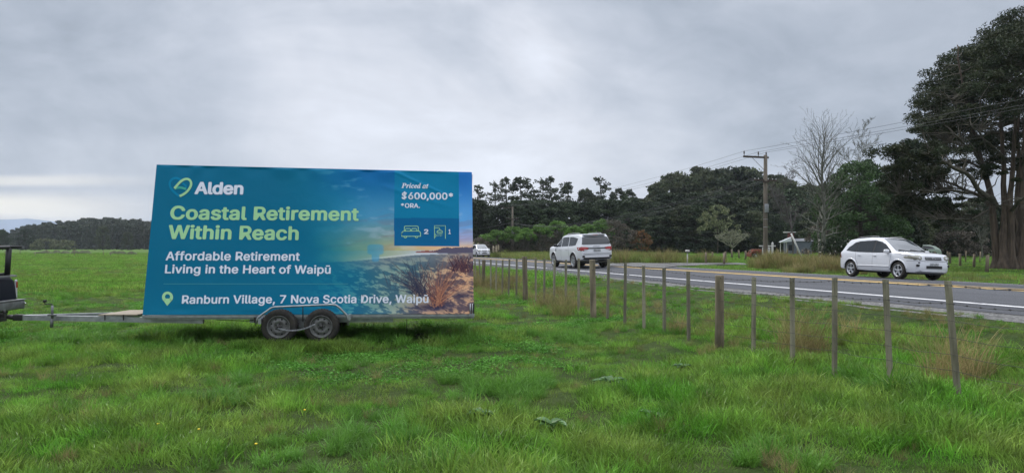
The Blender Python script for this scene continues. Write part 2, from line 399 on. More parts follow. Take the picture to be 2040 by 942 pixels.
def ground_mat():
    m = bpy.data.materials.new('meadow_ground'); m.use_nodes = True; t = m.node_tree; n = t.nodes; l = t.links
    b = n['Principled BSDF']; b.inputs['Roughness'].default_value = .95; b.inputs['Specular IOR Level'].default_value = .1
    g = n.new('ShaderNodeNewGeometry')
    def nz(sc, det, lo, hi, st=None):
        x = n.new('ShaderNodeTexNoise'); x.inputs['Scale'].default_value = sc; x.inputs['Detail'].default_value = det; x.inputs['Roughness'].default_value = .65
        l.new(g.outputs['Position'], x.inputs['Vector'])
        r = n.new('ShaderNodeMapRange'); l.new(x.outputs[0], r.inputs[0]); r.inputs[1].default_value = lo; r.inputs[2].default_value = hi; return r.outputs[0], x.outputs[0]
    def mix(f, c1, c2):
        a = n.new('ShaderNodeMix'); a.data_type = 'RGBA'; l.new(f, a.inputs[0])
        for k, c in ((6, c1), (7, c2)):
            if isinstance(c, tuple): a.inputs[k].default_value = (*c, 1)
            else: l.new(c, a.inputs[k])
        return a.outputs[2]
    f1, _ = nz(.16, 5, .38, .62); f2, _ = nz(1.7, 5, .35, .65); f3, h3 = nz(11, 5, .35, .65); f4, _ = nz(.45, 4, .55, .70)
    c = mix(f1, (.075, .175, .026), (.125, .20, .038))
    c = mix(f2, c, (.065, .13, .024))
    c = mix(f4, c, (.15, .135, .055))
    dk = n.new('ShaderNodeMath'); dk.operation = 'MULTIPLY'; l.new(f3, dk.inputs[0]); dk.inputs[1].default_value = .45
    c = mix(dk.outputs[0], c, (.04, .075, .016))
    # thatch and soil, darkened near the camera so gaps read dark; mean turf beyond
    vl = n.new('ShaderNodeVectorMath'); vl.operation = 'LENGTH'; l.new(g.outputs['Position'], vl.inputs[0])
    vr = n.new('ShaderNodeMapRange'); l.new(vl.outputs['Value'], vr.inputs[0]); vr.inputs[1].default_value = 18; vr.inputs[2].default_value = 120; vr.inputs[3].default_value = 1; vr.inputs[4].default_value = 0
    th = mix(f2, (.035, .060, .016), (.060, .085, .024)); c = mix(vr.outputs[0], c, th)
    l.new(c, b.inputs['Base Color'])
    bp = n.new('ShaderNodeBump'); bp.inputs['Strength'].default_value = .9; bp.inputs['Distance'].default_value = .12; l.new(h3, bp.inputs['Height']); l.new(bp.outputs[0], b.inputs['Normal'])
    return m
M['ground'] = ground_mat()
g_ob = link('ground', fast_mesh('ground', V, Fq, [M['ground']], smooth=True)); tag(g_ob, kind='structure')

# road
def road_strip(name, ps, m, dz, q0=-120, q1=1600, wav=0.0, wavscale=1.0, step=None):
    qs = spaced([(q0, 0, 10), (0, 60, step or .5), (60, 200, 4), (200, q1, 50)])
    V = []; k = len(ps)
    for q in qs:
        for i, p in enumerate(ps):
            pp = p
            if wav and i in (0, k - 1): pp += wav * (float(fbm(q * wavscale, p, 3)) - .5) * 2
            x, y = xy(pp, q); V.append((x, y, float(road_z(pp)) + dz))
    I = np.arange(len(V)).reshape(len(qs), k)
    Fq = np.stack([I[:-1, :-1], I[:-1, 1:], I[1:, 1:], I[1:, :-1]], -1).reshape(-1, 4)
    return link(name, fast_mesh(name, V, Fq, [m], smooth=True))
def road_mat(name, c1, c2, fine, bump, streak=True, stones=False):
    m = bpy.data.materials.new(name); m.use_nodes = True; t = m.node_tree; n = t.nodes; l = t.links
    b = n['Principled BSDF']; b.inputs['Roughness'].default_value = .8; b.inputs['Specular IOR Level'].default_value = .35
    g = n.new('ShaderNodeNewGeometry'); mp = n.new('ShaderNodeMapping'); l.new(g.outputs['Position'], mp.inputs[0])
    mp.inputs['Rotation'].default_value = (0, 0, -math.atan2(SA, CA))
    mp2 = n.new('ShaderNodeMapping'); l.new(mp.outputs[0], mp2.inputs[0]); mp2.inputs['Scale'].default_value = (1, .06, 1)
    x = n.new('ShaderNodeTexNoise'); x.inputs['Scale'].default_value = .9; x.inputs['Detail'].default_value = 5; l.new(mp2.outputs[0], x.inputs['Vector'])
    r = n.new('ShaderNodeMapRange'); l.new(x.outputs[0], r.inputs[0]); r.inputs[1].default_value = .38; r.inputs[2].default_value = .62
    a = n.new('ShaderNodeMix'); a.data_type = 'RGBA'; l.new(r.outputs[0], a.inputs[0]); a.inputs[6].default_value = (*c1, 1); a.inputs[7].default_value = (*c2, 1)
    v = n.new('ShaderNodeTexVoronoi' if stones else 'ShaderNodeTexNoise'); v.inputs['Scale'].default_value = fine; l.new(mp.outputs[0], v.inputs['Vector'])
    h = v.outputs['Color'] if stones else v.outputs[0]
    r2 = n.new('ShaderNodeMapRange'); l.new(h, r2.inputs[0]); r2.inputs[1].default_value = .2 if stones else .35; r2.inputs[2].default_value = .8 if stones else .65; r2.inputs[3].default_value = .55; r2.inputs[4].default_value = 1.5
    hs = n.new('ShaderNodeHueSaturation'); l.new(a.outputs[2], hs.inputs['Color']); l.new(r2.outputs[0], hs.inputs['Value']); l.new(hs.outputs[0], b.inputs['Base Color'])
    bp = n.new('ShaderNodeBump'); bp.inputs['Strength'].default_value = bump; bp.inputs['Distance'].default_value = .02; l.new(v.outputs[0], bp.inputs['Height']); l.new(bp.outputs[0], b.inputs['Normal'])
    return m
M['asphalt'] = road_mat('asphalt', (.070, .073, .081), (.040, .042, .050), 55, .5)
M['gravel'] = road_mat('gravel', (.135, .133, .128), (.085, .084, .08), 22, 1.0, stones=True)
M['yellow'] = mat('yellow_road_paint', (.62, .41, .12), .75, (.42, .29, .12), 3, lo=.45, hi=.75)
M['white_line'] = mat('white_road_paint', (.62, .62, .62), .7, (.20, .20, .21), 5, detail=8, lo=.54, hi=.70)
M['tan_seal'] = mat('worn_tan_seal', (.17, .135, .095), .85, (.12, .10, .085), 3)
tag(road_strip('gravel_shoulder', [11.05, 11.6, 12.3], M['gravel'], .006, wav=.14, wavscale=.9), kind='structure')
tag(road_strip('far_gravel_shoulder', [23.2, 24.3, 24.9], M['gravel'], .006, wav=.15, wavscale=.7), kind='structure')
tag(road_strip('road', [11.95, 12.5, 13.2, 14.4, 15.6, 16.4, 17.2, 18.5, 20.5, 22.5, 23.6], M['asphalt'], .014, wav=.10, wavscale=1.3), kind='structure')
tag(road_strip('edge_line', [13.11, 13.28], M['white_line'], .019), kind='structure')
tag(road_strip('far_edge_line', [22.95, 23.07], M['white_line'], .019), kind='structure')
tag(road_strip('centre_line', [16.44, 16.66], M['yellow'], .020), kind='structure')
tag(road_strip('centre_line', [17.20, 17.46], M['yellow'], .020), kind='structure')
# driveway
poly = [gpx(*c) for c in ((1190, 531), (1225, 525), (1300, 521.5), (1390, 523), (1480, 525.5), (1496, 528.5), (1400, 528.8), (1350, 531), (1320, 535.5))]
cx = sum((v.x for v in poly)) / len(poly); cy = sum((v.y for v in poly)) / len(poly)
mb = MB()
vv = [(cx, cy, 0)] + [(v.x, v.y, 0) for v in poly]
mb.add(vv, [(0, 1 + i, 1 + (i + 1) % len(poly)) for i in range(len(poly))])
dme = mb.mesh('driveway', [M['gravel']])
bm = bmesh.new(); bm.from_mesh(dme)
for _ in range(4): bmesh.ops.subdivide_edges(bm, edges=[e for e in bm.edges if e.calc_length() > .8], cuts=1, use_grid_fill=False)
for v in bm.verts: v.co.z = gz(v.co.x, v.co.y) + .05
bm.to_mesh(dme); bm.free()
tag(link('driveway', dme), kind='structure')

# ------------------------------------------------------------------ billboard trailer
BL = at(284, 627, 11.9); BR = at(944, 625, 12.7); TL = at(312, 328, 12.47)
BN = (BR - BL).cross(TL - BL).normalized()
if BN.y > 0: BN = -BN                       # towards the road user
EYEV = Vector((0, 0, EYE))
BN_np = np.array(BN); BL_np = np.array(BL)
UD = (BR - BL).normalized(); VD = BN.cross(UD).normalized()
if VD.z < 0: VD = -VD
def on_sheet(px, py, off=0.0):
    """photograph measurement -> point of the sheet's plane (arrays)"""
    px = np.asarray(px, float); py = np.asarray(py, float)
    d = np.stack([(px - 1020) / F, np.ones_like(px), (HOR - py) / F], -1)
    t = ((BL_np - np.array(EYEV)) @ BN_np) / (d @ BN_np)
    P = np.array(EYEV) + d * t[..., None]
    a = (P - BL_np) @ np.array(UD); b = (P - BL_np) @ np.array(VD)
    return P, a, b
_, W_, _b = on_sheet(944, 625); _, _, H_ = on_sheet(312, 328); W_ = float(W_); H_ = float(H_)
def wrinkle(a, b):
    w = (fbm(a * 1.1, b * .9, 3) - .5) * .030
    w += .005 * np.sin((a * .9 + b * 2.4) * 2.2) * S(.2, 1, b / H_)
    top = S(.90, 1.0, b / H_)
    w += top * .018 * np.sin(a * 9 + 3 * vnoise(a * 2, b * 0)) * vnoise(a * 1.7, a * 0 + 4)
    crease = np.exp(-((b - (H_ - .05) + (a - 4.35) * .45) / .035) ** 2) * S(4.0, 4.4, a) * (1 - S(5.1, 5.5, a)) * .009
    crease += np.exp(-((b - (H_ - .35) + (a - 4.2) * .3) / .05) ** 2) * S(3.9, 4.3, a) * (1 - S(5.0, 5.5, a)) * .006
    low = (1 - S(.0, .10, b / H_)) * .006 * np.sin(a * 7.3)
    edge = np.minimum.reduce([S(0, .03, a / W_), S(0, .03, 1 - a / W_), S(0, .04, b / H_), S(0, .015, 1 - b / H_)])
    return (w + crease + low) * edge
def sheet_pts(px, py, off=0.0):
    P, a, b = on_sheet(px, py)
    return P + BN_np * (wrinkle(a, b) + off)[..., None]

NXB, NYB = 660, 300
ss, tt = np.meshgrid(np.linspace(0, 1, NXB + 1), np.linspace(0, 1, NYB + 1), indexing='ij')
PXB = (312 * (1 - tt) + 284 * tt) * (1 - ss) + (940 * (1 - tt) + 944 * tt) * ss
PYB = (328 * (1 - tt) + 627 * tt) * (1 - ss) + (343 * (1 - tt) + 625 * tt) * ss
SV = sheet_pts(PXB, PYB)
# the printed picture, computed as colours of the print
def c3(*c): return np.array(c, float)
def mixc(a, b, f): return a * (1 - f[..., None]) + b * f[..., None]
X, Y = PXB, PYB
one = np.ones_like(X)
teal = mixc(c3(0, 101, 133) * one[..., None], c3(0, 120, 150) * one[..., None], S(520, 760, X) * .6 + .15 * S(560, 620, Y))
skyy = mixc(c3(6, 100, 158) * one[..., None], c3(72, 144, 182) * one[..., None], S(345, 430, Y))
skyy = mixc(skyy, c3(120, 150, 150) * one[..., None], S(425, 470, Y))
skyy = mixc(skyy, c3(178, 176, 126) * one[..., None], S(460, 505, Y))
skyr = mixc(c3(34, 112, 186) * one[..., None], c3(96, 162, 220) * one[..., None], S(350, 440, Y))
skyr = mixc(skyr, c3(172, 176, 214) * one[..., None], S(440, 478, Y))
skyr = mixc(skyr, c3(226, 178, 150) * one[..., None], S(474, 494, Y))
skyy = mixc(skyy, skyr, S(790, 915, X))
st = fbm(X * .018, Y * .11 + X * .012, 4)
skyy = mixc(skyy, skyy * .80 + c3(30, 20, 22), S(.50, .68, st) * S(400, 450, Y))
skyy = mixc(skyy, c3(200, 205, 220) * one[..., None], S(.58, .8, fbm(X * .02 + 40, Y * .07, 4)) * .40)
skyy = mixc(skyy, c3(236, 186, 140) * one[..., None], np.exp(-((X - 870) / 60) ** 2 - ((Y - 493) / 7) ** 2) * .8)
img = skyy
hz = np.interp(X, [600, 690, 760, 830, 942], [524, 521, 515, 508, 503])       # water's edge
sea = mixc(c3(168, 178, 150) * one[..., None], c3(196, 202, 222) * one[..., None], S(760, 880, X))
img = np.where(((Y > np.interp(X, [690, 830, 942], [500, 499, 498])) & (Y <= hz))[..., None], sea, img)
foam = np.exp(-((Y - hz + 2) / 1.6) ** 2) * S(690, 760, X)
img = mixc(img, c3(214, 216, 220) * one[..., None], foam * .7)
land_t = np.interp(X, [828, 845, 862, 872, 890, 905, 925, 945], [502, 499, 499, 497.5, 492.5, 493.5, 492, 493]) + (fbm(X * .2, X * 0, 3) - .5) * 3
img = np.where(((Y > land_t) & (Y < np.interp(X, [828, 945], [503, 506])) & (X > 828))[..., None], mixc(c3(150, 96, 90) * one[..., None], c3(92, 86, 106) * one[..., None], S(850, 880, X)), img)
# sand
sand_f = Y > hz
rip = fbm(X * .055 + Y * .03, (Y - 500) * .30 / (1 + (Y - 500) * .012) - X * .03, 5)
warp = fbm(X * .10 + 5, Y * .30 - X * .07, 4)
lit = S(.46, .58, rip * .55 + warp * .45)
sandR = mixc(c3(108, 90, 96) * one[..., None], c3(220, 172, 136) * one[..., None], lit)
sandM = mixc(c3(66, 106, 122) * one[..., None], c3(138, 164, 154) * one[..., None], lit)
sandL = mixc(c3(14, 100, 136) * one[..., None], c3(70, 142, 154) * one[..., None], lit)
sand = mixc(sandL, sandM, S(660, 780, X)); sand = mixc(sand, sandR, S(790, 900, X + (Y - 560) * .55))
near = mixc(sand, c3(134, 134, 140) * one[..., None], (1 - S(0, 30, Y - hz)) * .6)
img = np.where(sand_f[..., None], near, img)
img = mixc(img, c3(44, 44, 74) * one[..., None], np.exp(-((X - 868 + (Y - 606) * .6) / 42) ** 2 - ((Y - 611) / 9) ** 2) * .85)
img = mixc(img, c3(50, 48, 74) * one[..., None], np.exp(-((X - 922) / 18) ** 2 - ((Y - 588) / 7) ** 2) * .8)
# marram grass in the print
def bidx(px, py):
    t = np.clip((py - 328 - (px - 312) * .0235) / 290, 0, 1)
    xl = 312 - 28 * t; xr = 940 + 4 * t; s_ = (px - xl) / (xr - xl)
    yt = 328 + 15 * s_; yb = 627 - 2 * s_; t = (py - yt) / (yb - yt)
    i = np.clip(np.round(s_ * NXB).astype(int), 0, NXB); j = np.clip(np.round(t * NYB).astype(int), 0, NYB)
    return i, j
def stroke(x0, y0, x1, y1, bend, col, al):
    u = np.linspace(0, 1, 140)
    x = x0 + (x1 - x0) * u + bend * u * u; y = y0 + (y1 - y0) * (u ** .9)
    i, j = bidx(x, y); f = al * (1 - .4 * u)[:, None]
    ok = (x < 943)
    img[i[ok], j[ok]] = img[i[ok], j[ok]] * (1 - f[ok]) + np.array(col, float) * f[ok]
rs = np.random.default_rng(11)
for k in range(130):
    an = rs.normal(0, .62); ln = rs.uniform(30, 92)
    stroke(872 + rs.normal(0, 6), 606 + rs.normal(0, 3), 872 + math.sin(an) * ln, 606 - math.cos(an) * ln, rs.normal(0, 16),
           [(116, 74, 70), (158, 100, 80), (66, 50, 62), (190, 132, 100)][rs.integers(4)], .75)
for k in range(90):
    an = rs.normal(-.45, .5); ln = rs.uniform(20, 75)
    stroke(838 + rs.normal(0, 8), 586 + rs.normal(0, 4), 838 + math.sin(an) * ln, 586 - math.cos(an) * ln, rs.normal(-8, 14), [(38, 42, 66), (52, 56, 76), (84, 70, 76)][rs.integers(3)], .7)
for k in range(120):
    bx = rs.uniform(900, 942); an = rs.normal(0, .35); ln = rs.uniform(12, 34)
    stroke(bx, 540 + rs.normal(0, 3), bx + math.sin(an) * ln, 540 - math.cos(an) * ln, rs.normal(0, 4), [(70, 46, 62), (110, 70, 66), (50, 40, 60)][rs.integers(3)], .7)
for k in range(60):
    bx = rs.uniform(770, 860); an = rs.normal(0, .5); ln = rs.uniform(8, 24)
    stroke(bx, 560 + rs.normal(0, 8), bx + math.sin(an) * ln, 560 - math.cos(an) * ln, rs.normal(0, 4), (60, 66, 84), .5)
# pale patch in the dusk sky
bl = np.maximum(np.exp(-(((X - 748) / 17) ** 4 + ((Y - 497) / 11) ** 4)), np.exp(-(((X - 748) / 8) ** 4 + ((Y - 510) / 12) ** 4)))
img = mixc(img, c3(84, 158, 200) * one[..., None], S(.2, .7, bl) * .6)
blend = S(585, 765, X + (fbm(X * .02, Y * .03, 3) - .5) * 50 - np.interp(Y, [340, 430, 500, 625], [-10, 0, 25, -20]))
img = mixc(teal, img, blend)
# price panel
pan = (X > np.interp(Y, [343, 490], [786, 785])) & (X < np.interp(Y, [343, 490], [914, 915])) & (Y < np.interp(X, [785, 915], [489.5, 490.5]))
img = np.where(pan[..., None], c3(2, 120, 160), img)
img = np.where((pan & (Y > np.interp(X, [785, 915], [434, 435])))[..., None], c3(2, 96, 144), img)
img = np.clip(img, 0, 255) / 255
lin = np.where(img <= .04045, img / 12.92, ((img + .055) / 1.055) ** 2.4)
PRINT_GAIN = 1.12
lin = np.clip(lin * PRINT_GAIN, 0, 1)

sheetV = [SV.reshape(-1, 3)]; nV = SV.reshape(-1, 3).shape[0]
I = np.arange(nV).reshape(NXB + 1, NYB + 1)
quads = [np.stack([I[:-1, :-1], I[:-1, 1:], I[1:, 1:], I[1:, :-1]], -1).reshape(-1, 4)]; qm = [np.zeros(len(quads[0]), int)]
tris = []; tm = []
def add_flat(pxy, faces, m, off=.004):
    global nV
    pxy = np.asarray(pxy, float); P = sheet_pts(pxy[:, 0], pxy[:, 1], off); sheetV.append(P)
    for f in faces:
        f = [i + nV for i in f]
        if len(f) == 4: quads.append(np.array([f])); qm.append(np.array([m]))
        else:
            for k in range(1, len(f) - 1): tris.append((f[0], f[k], f[k + 1])); tm.append(m)
    nV += len(P)
def add_plane_pts(P, faces, m, off=.004):
    global nV
    a = (P - BL_np) @ np.array(UD); b = (P - BL_np) @ np.array(VD)
    P = P + BN_np * (wrinkle(a, b) + off)[:, None]; sheetV.append(P)
    for f in faces: tris.append(tuple(i + nV for i in f)); tm.append(m)
    nV += len(P)
def ribbon(pts, w, m, off=.004, sub=6, closed=False):
    pts = [np.array(p, float) for p in pts]
    if closed: pts = pts + [pts[0]]
    if sub > 1 and len(pts) > 2 and not closed:      # Catmull-Rom
        q = [pts[0]] + pts + [pts[-1]]; out = []
        for i in range(1, len(q) - 2):
            for k in range(sub):
                t = k / sub; a, b_, c, d = q[i - 1], q[i], q[i + 1], q[i + 2]
                out.append(.5 * ((2 * b_) + (-a + c) * t + (2 * a - 5 * b_ + 4 * c - d) * t * t + (-a + 3 * b_ - 3 * c + d) * t ** 3))
        pts = out + [pts[-1]]
    V = []; Fs = []
    for i, p in enumerate(pts):
        t = pts[min(i + 1, len(pts) - 1)] - pts[max(i - 1, 0)]
        if closed and i in (0, len(pts) - 1): t = pts[1] - pts[-2]
        t = t / (np.linalg.norm(t) + 1e-9); n_ = np.array([-t[1], t[0]]) * w / 2
        V += [p + n_, p - n_]
    for i in range(len(pts) - 1): Fs.append((2 * i, 2 * i + 1, 2 * i + 3, 2 * i + 2))
    add_flat(V, Fs, m, off)

import os
def get_font(fn):
    try: return bpy.data.fonts.load(os.path.join(bpy.utils.system_resource('DATAFILES', path='fonts'), fn))
    except Exception: return None
FONT = get_font('Inter.woff2'); FONTM = get_font('NotoSansMath-Regular.woff2')
def text_mesh(s, font=None, spacing=1.0):
    cu = bpy.data.curves.new('t', 'FONT'); cu.body = s; cu.resolution_u = 4; cu.space_character = spacing; cu.fill_mode = 'FRONT'
    if font: cu.font = font
    o = bpy.data.objects.new('t', cu); COL.objects.link(o); bpy.context.view_layer.update()
    me = bpy.data.meshes.new_from_object(o.evaluated_get(bpy.context.evaluated_depsgraph_get()))
    v = [tuple(x.co[:2]) for x in me.vertices]; f = []
    for p in me.polygons:
        vs = list(p.vertices)
        for k in range(1, len(vs) - 1): f.append((vs[0], vs[k], vs[k + 1]))
    bpy.data.objects.remove(o); bpy.data.curves.remove(cu); bpy.data.meshes.remove(me)
    todo = f; f = []; mid = {}
    while todo:                                   # cut long triangles so that the print follows the creases
        t = todo.pop(); e = [math.dist(v[t[i]], v[t[(i + 1) % 3]]) for i in range(3)]; k = e.index(max(e))
        if e[k] < .16: f.append(t); continue
        a, b, c = t[k], t[(k + 1) % 3], t[(k + 2) % 3]; key = (min(a, b), max(a, b))
        if key not in mid: mid[key] = len(v); v.append(((v[a][0] + v[b][0]) / 2, (v[a][1] + v[b][1]) / 2))
        m_ = mid[key]; todo += [(a, m_, c), (m_, b, c)]
    return np.array(v), f
CAPS = {}
def put_text(s, x0, y0, x1, y1, cap, m, bold=.022, font=FONT, spacing=1.0):
    v, f = text_mesh(s, font, spacing)
    if font not in CAPS: CAPS[font] = text_mesh('H' if font is not FONTM else '\U0001D477', font)[0][:, 1].max()
    A, _, _ = on_sheet(x0, y0); B, _, _ = on_sheet(x1, y1); C, _, _ = on_sheet(x0, y0 - cap)
    wd = v[:, 0].max() - v[:, 0].min(); ux = (B - A) / wd
    up = np.array(VD) * ((C - A) @ np.array(VD)) / CAPS[font]
    dirs = [(0, 0)] if bold <= 0 else [(bold * math.cos(R(a)), bold * .8 * math.sin(R(a))) for a in (0, 60, 120, 180, 240, 300)]
    for k, (ox, oy) in enumerate(dirs):           # heavier strokes
        P = A + (v[:, 0:1] - v[:, 0].min() + ox) * ux + (v[:, 1:2] + oy) * up
        add_plane_pts(P, f, m, .0045 + k * .0002)
WH, GRN, TEA, BLU, PALE = 1, 2, 3, 4, 5
put_text('Alden', 389, 386, 482.6, 386.6, 22.5, WH, .035)
put_text('Coastal Retirement', 340, 436.3, 713, 439, 25.3, GRN, .03, spacing=1.03)
put_text('Within Reach', 336, 475, 593, 477.3, 26, GRN, .03, spacing=1.03)
put_text('Affordable Retirement', 330.5, 518, 596, 518.6, 16.6, WH, .022, spacing=1.03)
put_text('Living in the Heart of Waip\u016b', 329, 543.8, 658, 544.6, 16.2, WH, .022, spacing=1.03)
put_text('Ranburn Village, 7 Nova Scotia Drive, Waip\u016b', 362.7, 604.3, 853, 602.6, 15.9, WH, .022, spacing=1.03)
put_text('\U0001D477\U0001D493\U0001D48A\U0001D484\U0001D486\U0001D485 \U0001D482\U0001D495', 799.8, 374.8, 853.4, 375.2, 9.6, WH, .012, FONTM, 1.0)
put_text('$600,000*', 800.7, 396.8, 902, 397.4, 12.8, WH, .026)
put_text('*ORA.', 799.2, 413.9, 836, 414.2, 8.4, WH, .024)
put_text('2', 845.4, 465.9, 852.6, 465.9, 8.8, WH, .035)
put_text('1', 894, 465.8, 897.4, 465.8, 8.6, WH, .035)
ribbon([(x, 565.2) for x in np.linspace(325.4, 694, 60)], 1.0, PALE, sub=1)
Z = lambda x, y: (310 + x / 11.78, 320 + y / 11.78)
ribbon([Z(x, y) for x, y in ((600, 470), (545, 430), (470, 415), (390, 445), (340, 520), (345, 610), (400, 700), (480, 775), (560, 835))], 4.6, BLU, .003)
ribbon([Z(x, y) for x, y in ((630, 530), (690, 575), (725, 630))], 4.0, BLU, .003)
ribbon([Z(x, y) for x, y in ((450, 660), (520, 640), (600, 638), (720, 672))], 4.6, TEA, .0045)
ribbon([Z(x, y) for x, y in ((445, 655), (520, 570), (600, 490), (690, 440), (770, 440), (825, 490), (835, 570), (795, 660), (720, 745), (640, 800), (565, 835))], 4.6, GRN, .006)
# map pin
cxp, cyp = 333.6, 591.5
o_ = []; i_ = []
for k in range(33):
    a = R(90 + 42) + (2 * math.pi - R(84)) * k / 32
    o_.append((cxp + 11 * math.cos(a), cyp + 11 * math.sin(a))); i_.append((cxp + 5 * math.cos(a), cyp - 1 + 5 * math.sin(a)))
pts = o_ + i_ + [(332.8, 609)]
fc = [(k, k + 1, 33 + k + 1, 33 + k) for k in range(32)] + [(0, 66, 33), (32, 65, 66), (33, 66, 65)]
add_flat(pts, fc, GRN)
ZA = lambda x, y: (770 + x / 5.542, 330 + y / 5.542)
def arc(cx, cy, rx, ry, a0, a1, n=10): return [ZA(cx + rx * math.cos(R(a0 + (a1 - a0) * k / n)), cy + ry * math.sin(R(a0 + (a1 - a0) * k / n))) for k in range(n + 1)]
lw = 1.3
ribbon([ZA(197, 722)] + arc(212, 682, 15, 15, 180, 270, 4) + arc(336, 682, 15, 15, 270, 360, 4) + [ZA(351, 722)], lw, GRN, sub=1)
ribbon([ZA(168, 780), ZA(168, 750)] + arc(198, 750, 30, 28, 180, 270, 5) + arc(346, 750, 30, 28, 270, 360, 5) + [ZA(376, 780)], lw, GRN, sub=1)
ribbon([ZA(164, 780), ZA(380, 780)], lw, GRN, sub=1)
ribbon([ZA(208, 722), ZA(208, 706), ZA(216, 695), ZA(258, 695), ZA(266, 706), ZA(266, 722)], lw, GRN, sub=1)
ribbon([ZA(277, 722), ZA(277, 706), ZA(285, 695), ZA(327, 695), ZA(335, 706), ZA(335, 722)], lw, GRN, sub=1)
ribbon(arc(208, 782, 15, 15, 0, 180, 8), lw, GRN, sub=1); ribbon(arc(332, 782, 15, 15, 0, 180, 8), lw, GRN, sub=1)
ribbon([ZA(530, 806), ZA(530, 663), ZA(650, 663), ZA(650, 806)], lw, GRN, sub=1)
ribbon([ZA(530, 686), ZA(570, 686)] + arc(570, 704, 18, 18, 270, 360, 4) + [ZA(588, 712)], lw, GRN, sub=1)
ribbon([ZA(556, 738)] + arc(588, 738, 32, 26, 180, 360, 8) + [ZA(556, 738)], lw, GRN, sub=1)
for k, x in enumerate((568, 582, 597, 611)):
    ribbon([ZA(x, 746), ZA(x, 758)], 1.0, GRN, sub=1); ribbon([ZA(x, 766), ZA(x, 780 - 6 * (k % 2))], 1.0, GRN, sub=1)
ribbon(arc(533, 772, 14, 16, -80, 80, 6), lw, GRN, sub=1)

def print_mat(name, col=None):
    m = bpy.data.materials.new(name); m.use_nodes = True; n = m.node_tree.nodes; l = m.node_tree.links; b = n['Principled BSDF']
    b.inputs['Roughness'].default_value = .5; b.inputs['Specular IOR Level'].default_value = .12
    if col is None:
        vc = n.new('ShaderNodeVertexColor'); vc.layer_name = 'print'; l.new(vc.outputs[0], b.inputs['Base Color'])
    else: b.inputs['Base Color'].default_value = (*col, 1)
    tc = n.new('ShaderNodeTexCoord'); ns = n.new('ShaderNodeTexNoise'); ns.inputs['Scale'].default_value = 3.5; ns.inputs['Detail'].default_value = 4; ns.inputs['Distortion'].default_value = .6
    l.new(tc.outputs['Object'], ns.inputs['Vector']); bp = n.new('ShaderNodeBump'); bp.inputs['Strength'].default_value = .25; bp.inputs['Distance'].default_value = .03
    l.new(ns.outputs[0], bp.inputs['Height']); l.new(bp.outputs[0], b.inputs['Normal'])
    return m
sheet_mats = [print_mat('printed_sheet'), print_mat('print_white', (.74, .77, .86)), print_mat('print_green', srgb(166, 214, 160)), print_mat('print_teal_green', srgb(70, 168, 150)),
              print_mat('print_blue', srgb(0, 128, 168)), print_mat('print_pale_line', srgb(70, 150, 160))]
VS = np.concatenate(sheetV)
Fl = [np.concatenate(quads), np.array(tris)]
trailer = empty('billboard_trailer', (0, 0, 0))
tag(trailer, 'galvanised tandem trailer carrying the big teal retirement village billboard', 'trailer')
ORI = Vector((-3.6, 12.9, 0)); trailer.location = ORI
me = fast_mesh('banner', VS - np.array(ORI), Fl, sheet_mats, np.concatenate(qm + [np.array(tm)]), smooth=True)
ca = me.color_attributes.new('print', 'FLOAT_COLOR', 'POINT')
cc = np.ones((len(VS), 4), np.float32); cc[:lin.reshape(-1, 3).shape[0], :3] = lin.reshape(-1, 3); ca.data.foreach_set('color', cc.ravel())
banner = link('banner', me, trailer)

# local frame of the trailer: u along (towards the right), n away from the camera
UH = Vector((UD.x, UD.y, 0)).normalized(); NH = Vector((-UH.y, UH.x, 0))
if NH.y < 0: NH = -NH
BLh = Vector((BL.x, BL.y, 0))
def T(u, n, z):
    """trailer coordinates -> local position under the trailer empty"""
    return BLh + UH * u + NH * n + Vector((0, 0, z)) - ORI
RT = Matrix((UH, NH, Vector((0, 0, 1)))).transposed()
z0, z1 = BL.z, BR.z
def zr(u): return z0 + (z1 - z0) * u / W_
def tbox(mb, u0, u1, n0, n1, dz0, dz1, m=0):
    P = []
    for u in (u0, u1):
        for n_ in (n0, n1):
            for d in (dz0, dz1): P.append(T(u, n_, zr(u) + d))
    mb.add(P, [(0, 1, 3, 2), (4, 6, 7, 5), (0, 4, 5, 1), (2, 3, 7, 6), (0, 2, 6, 4), (1, 5, 7, 3)], m)
DW = 2.15
# chassis: side rails and cross members
f = MB(); tbox(f, -.02, W_ + .0, .03, .09, -.085, -.012); tbox(f, -.02, W_, DW - .06, DW, -.085, -.012)
for u in np.linspace(.05, W_ - .08, 8): tbox(f, u, u + .05, .09, DW - .06, -.08, -.02)
tbox(f, 1.75, 4.3, .16, .24, -.16, -.09); tbox(f, 1.75, 4.3, DW - .24, DW - .16, -.16, -.09)
f.build('chassis', M['galv'], trailer)
f = MB(); tbox(f, .0, W_ - .02, .10, DW - .1, -.012, .008); f.build('deck', M['ply'], trailer)
# bottom channel and dark shadow gap under the sheet
f = MB(); tbox(f, 0, W_ - .02, -.015, .028, -.05, -.008); f.build('rail', M['galv'], trailer)
# board frame
f = MB()
def SP(a, b, d): return BL + UD * a + VD * b - BN * d - ORI
for a in np.linspace(.03, W_ - .03, 6): f.tube([SP(a, .0, .045), SP(a, H_ - .03, .045)], .022, 6)
for b_ in (.03, H_ / 2, H_ - .03): f.tube([SP(.03, b_, .045), SP(W_ - .03, b_, .045)], .022, 6)
for a in np.linspace(.03, W_ - .03, 6): f.tube([SP(a, H_ - .04, .05), T(a, 1.22, zr(a))], .02, 6)
f.build('sign_frame', M['galv'], trailer)
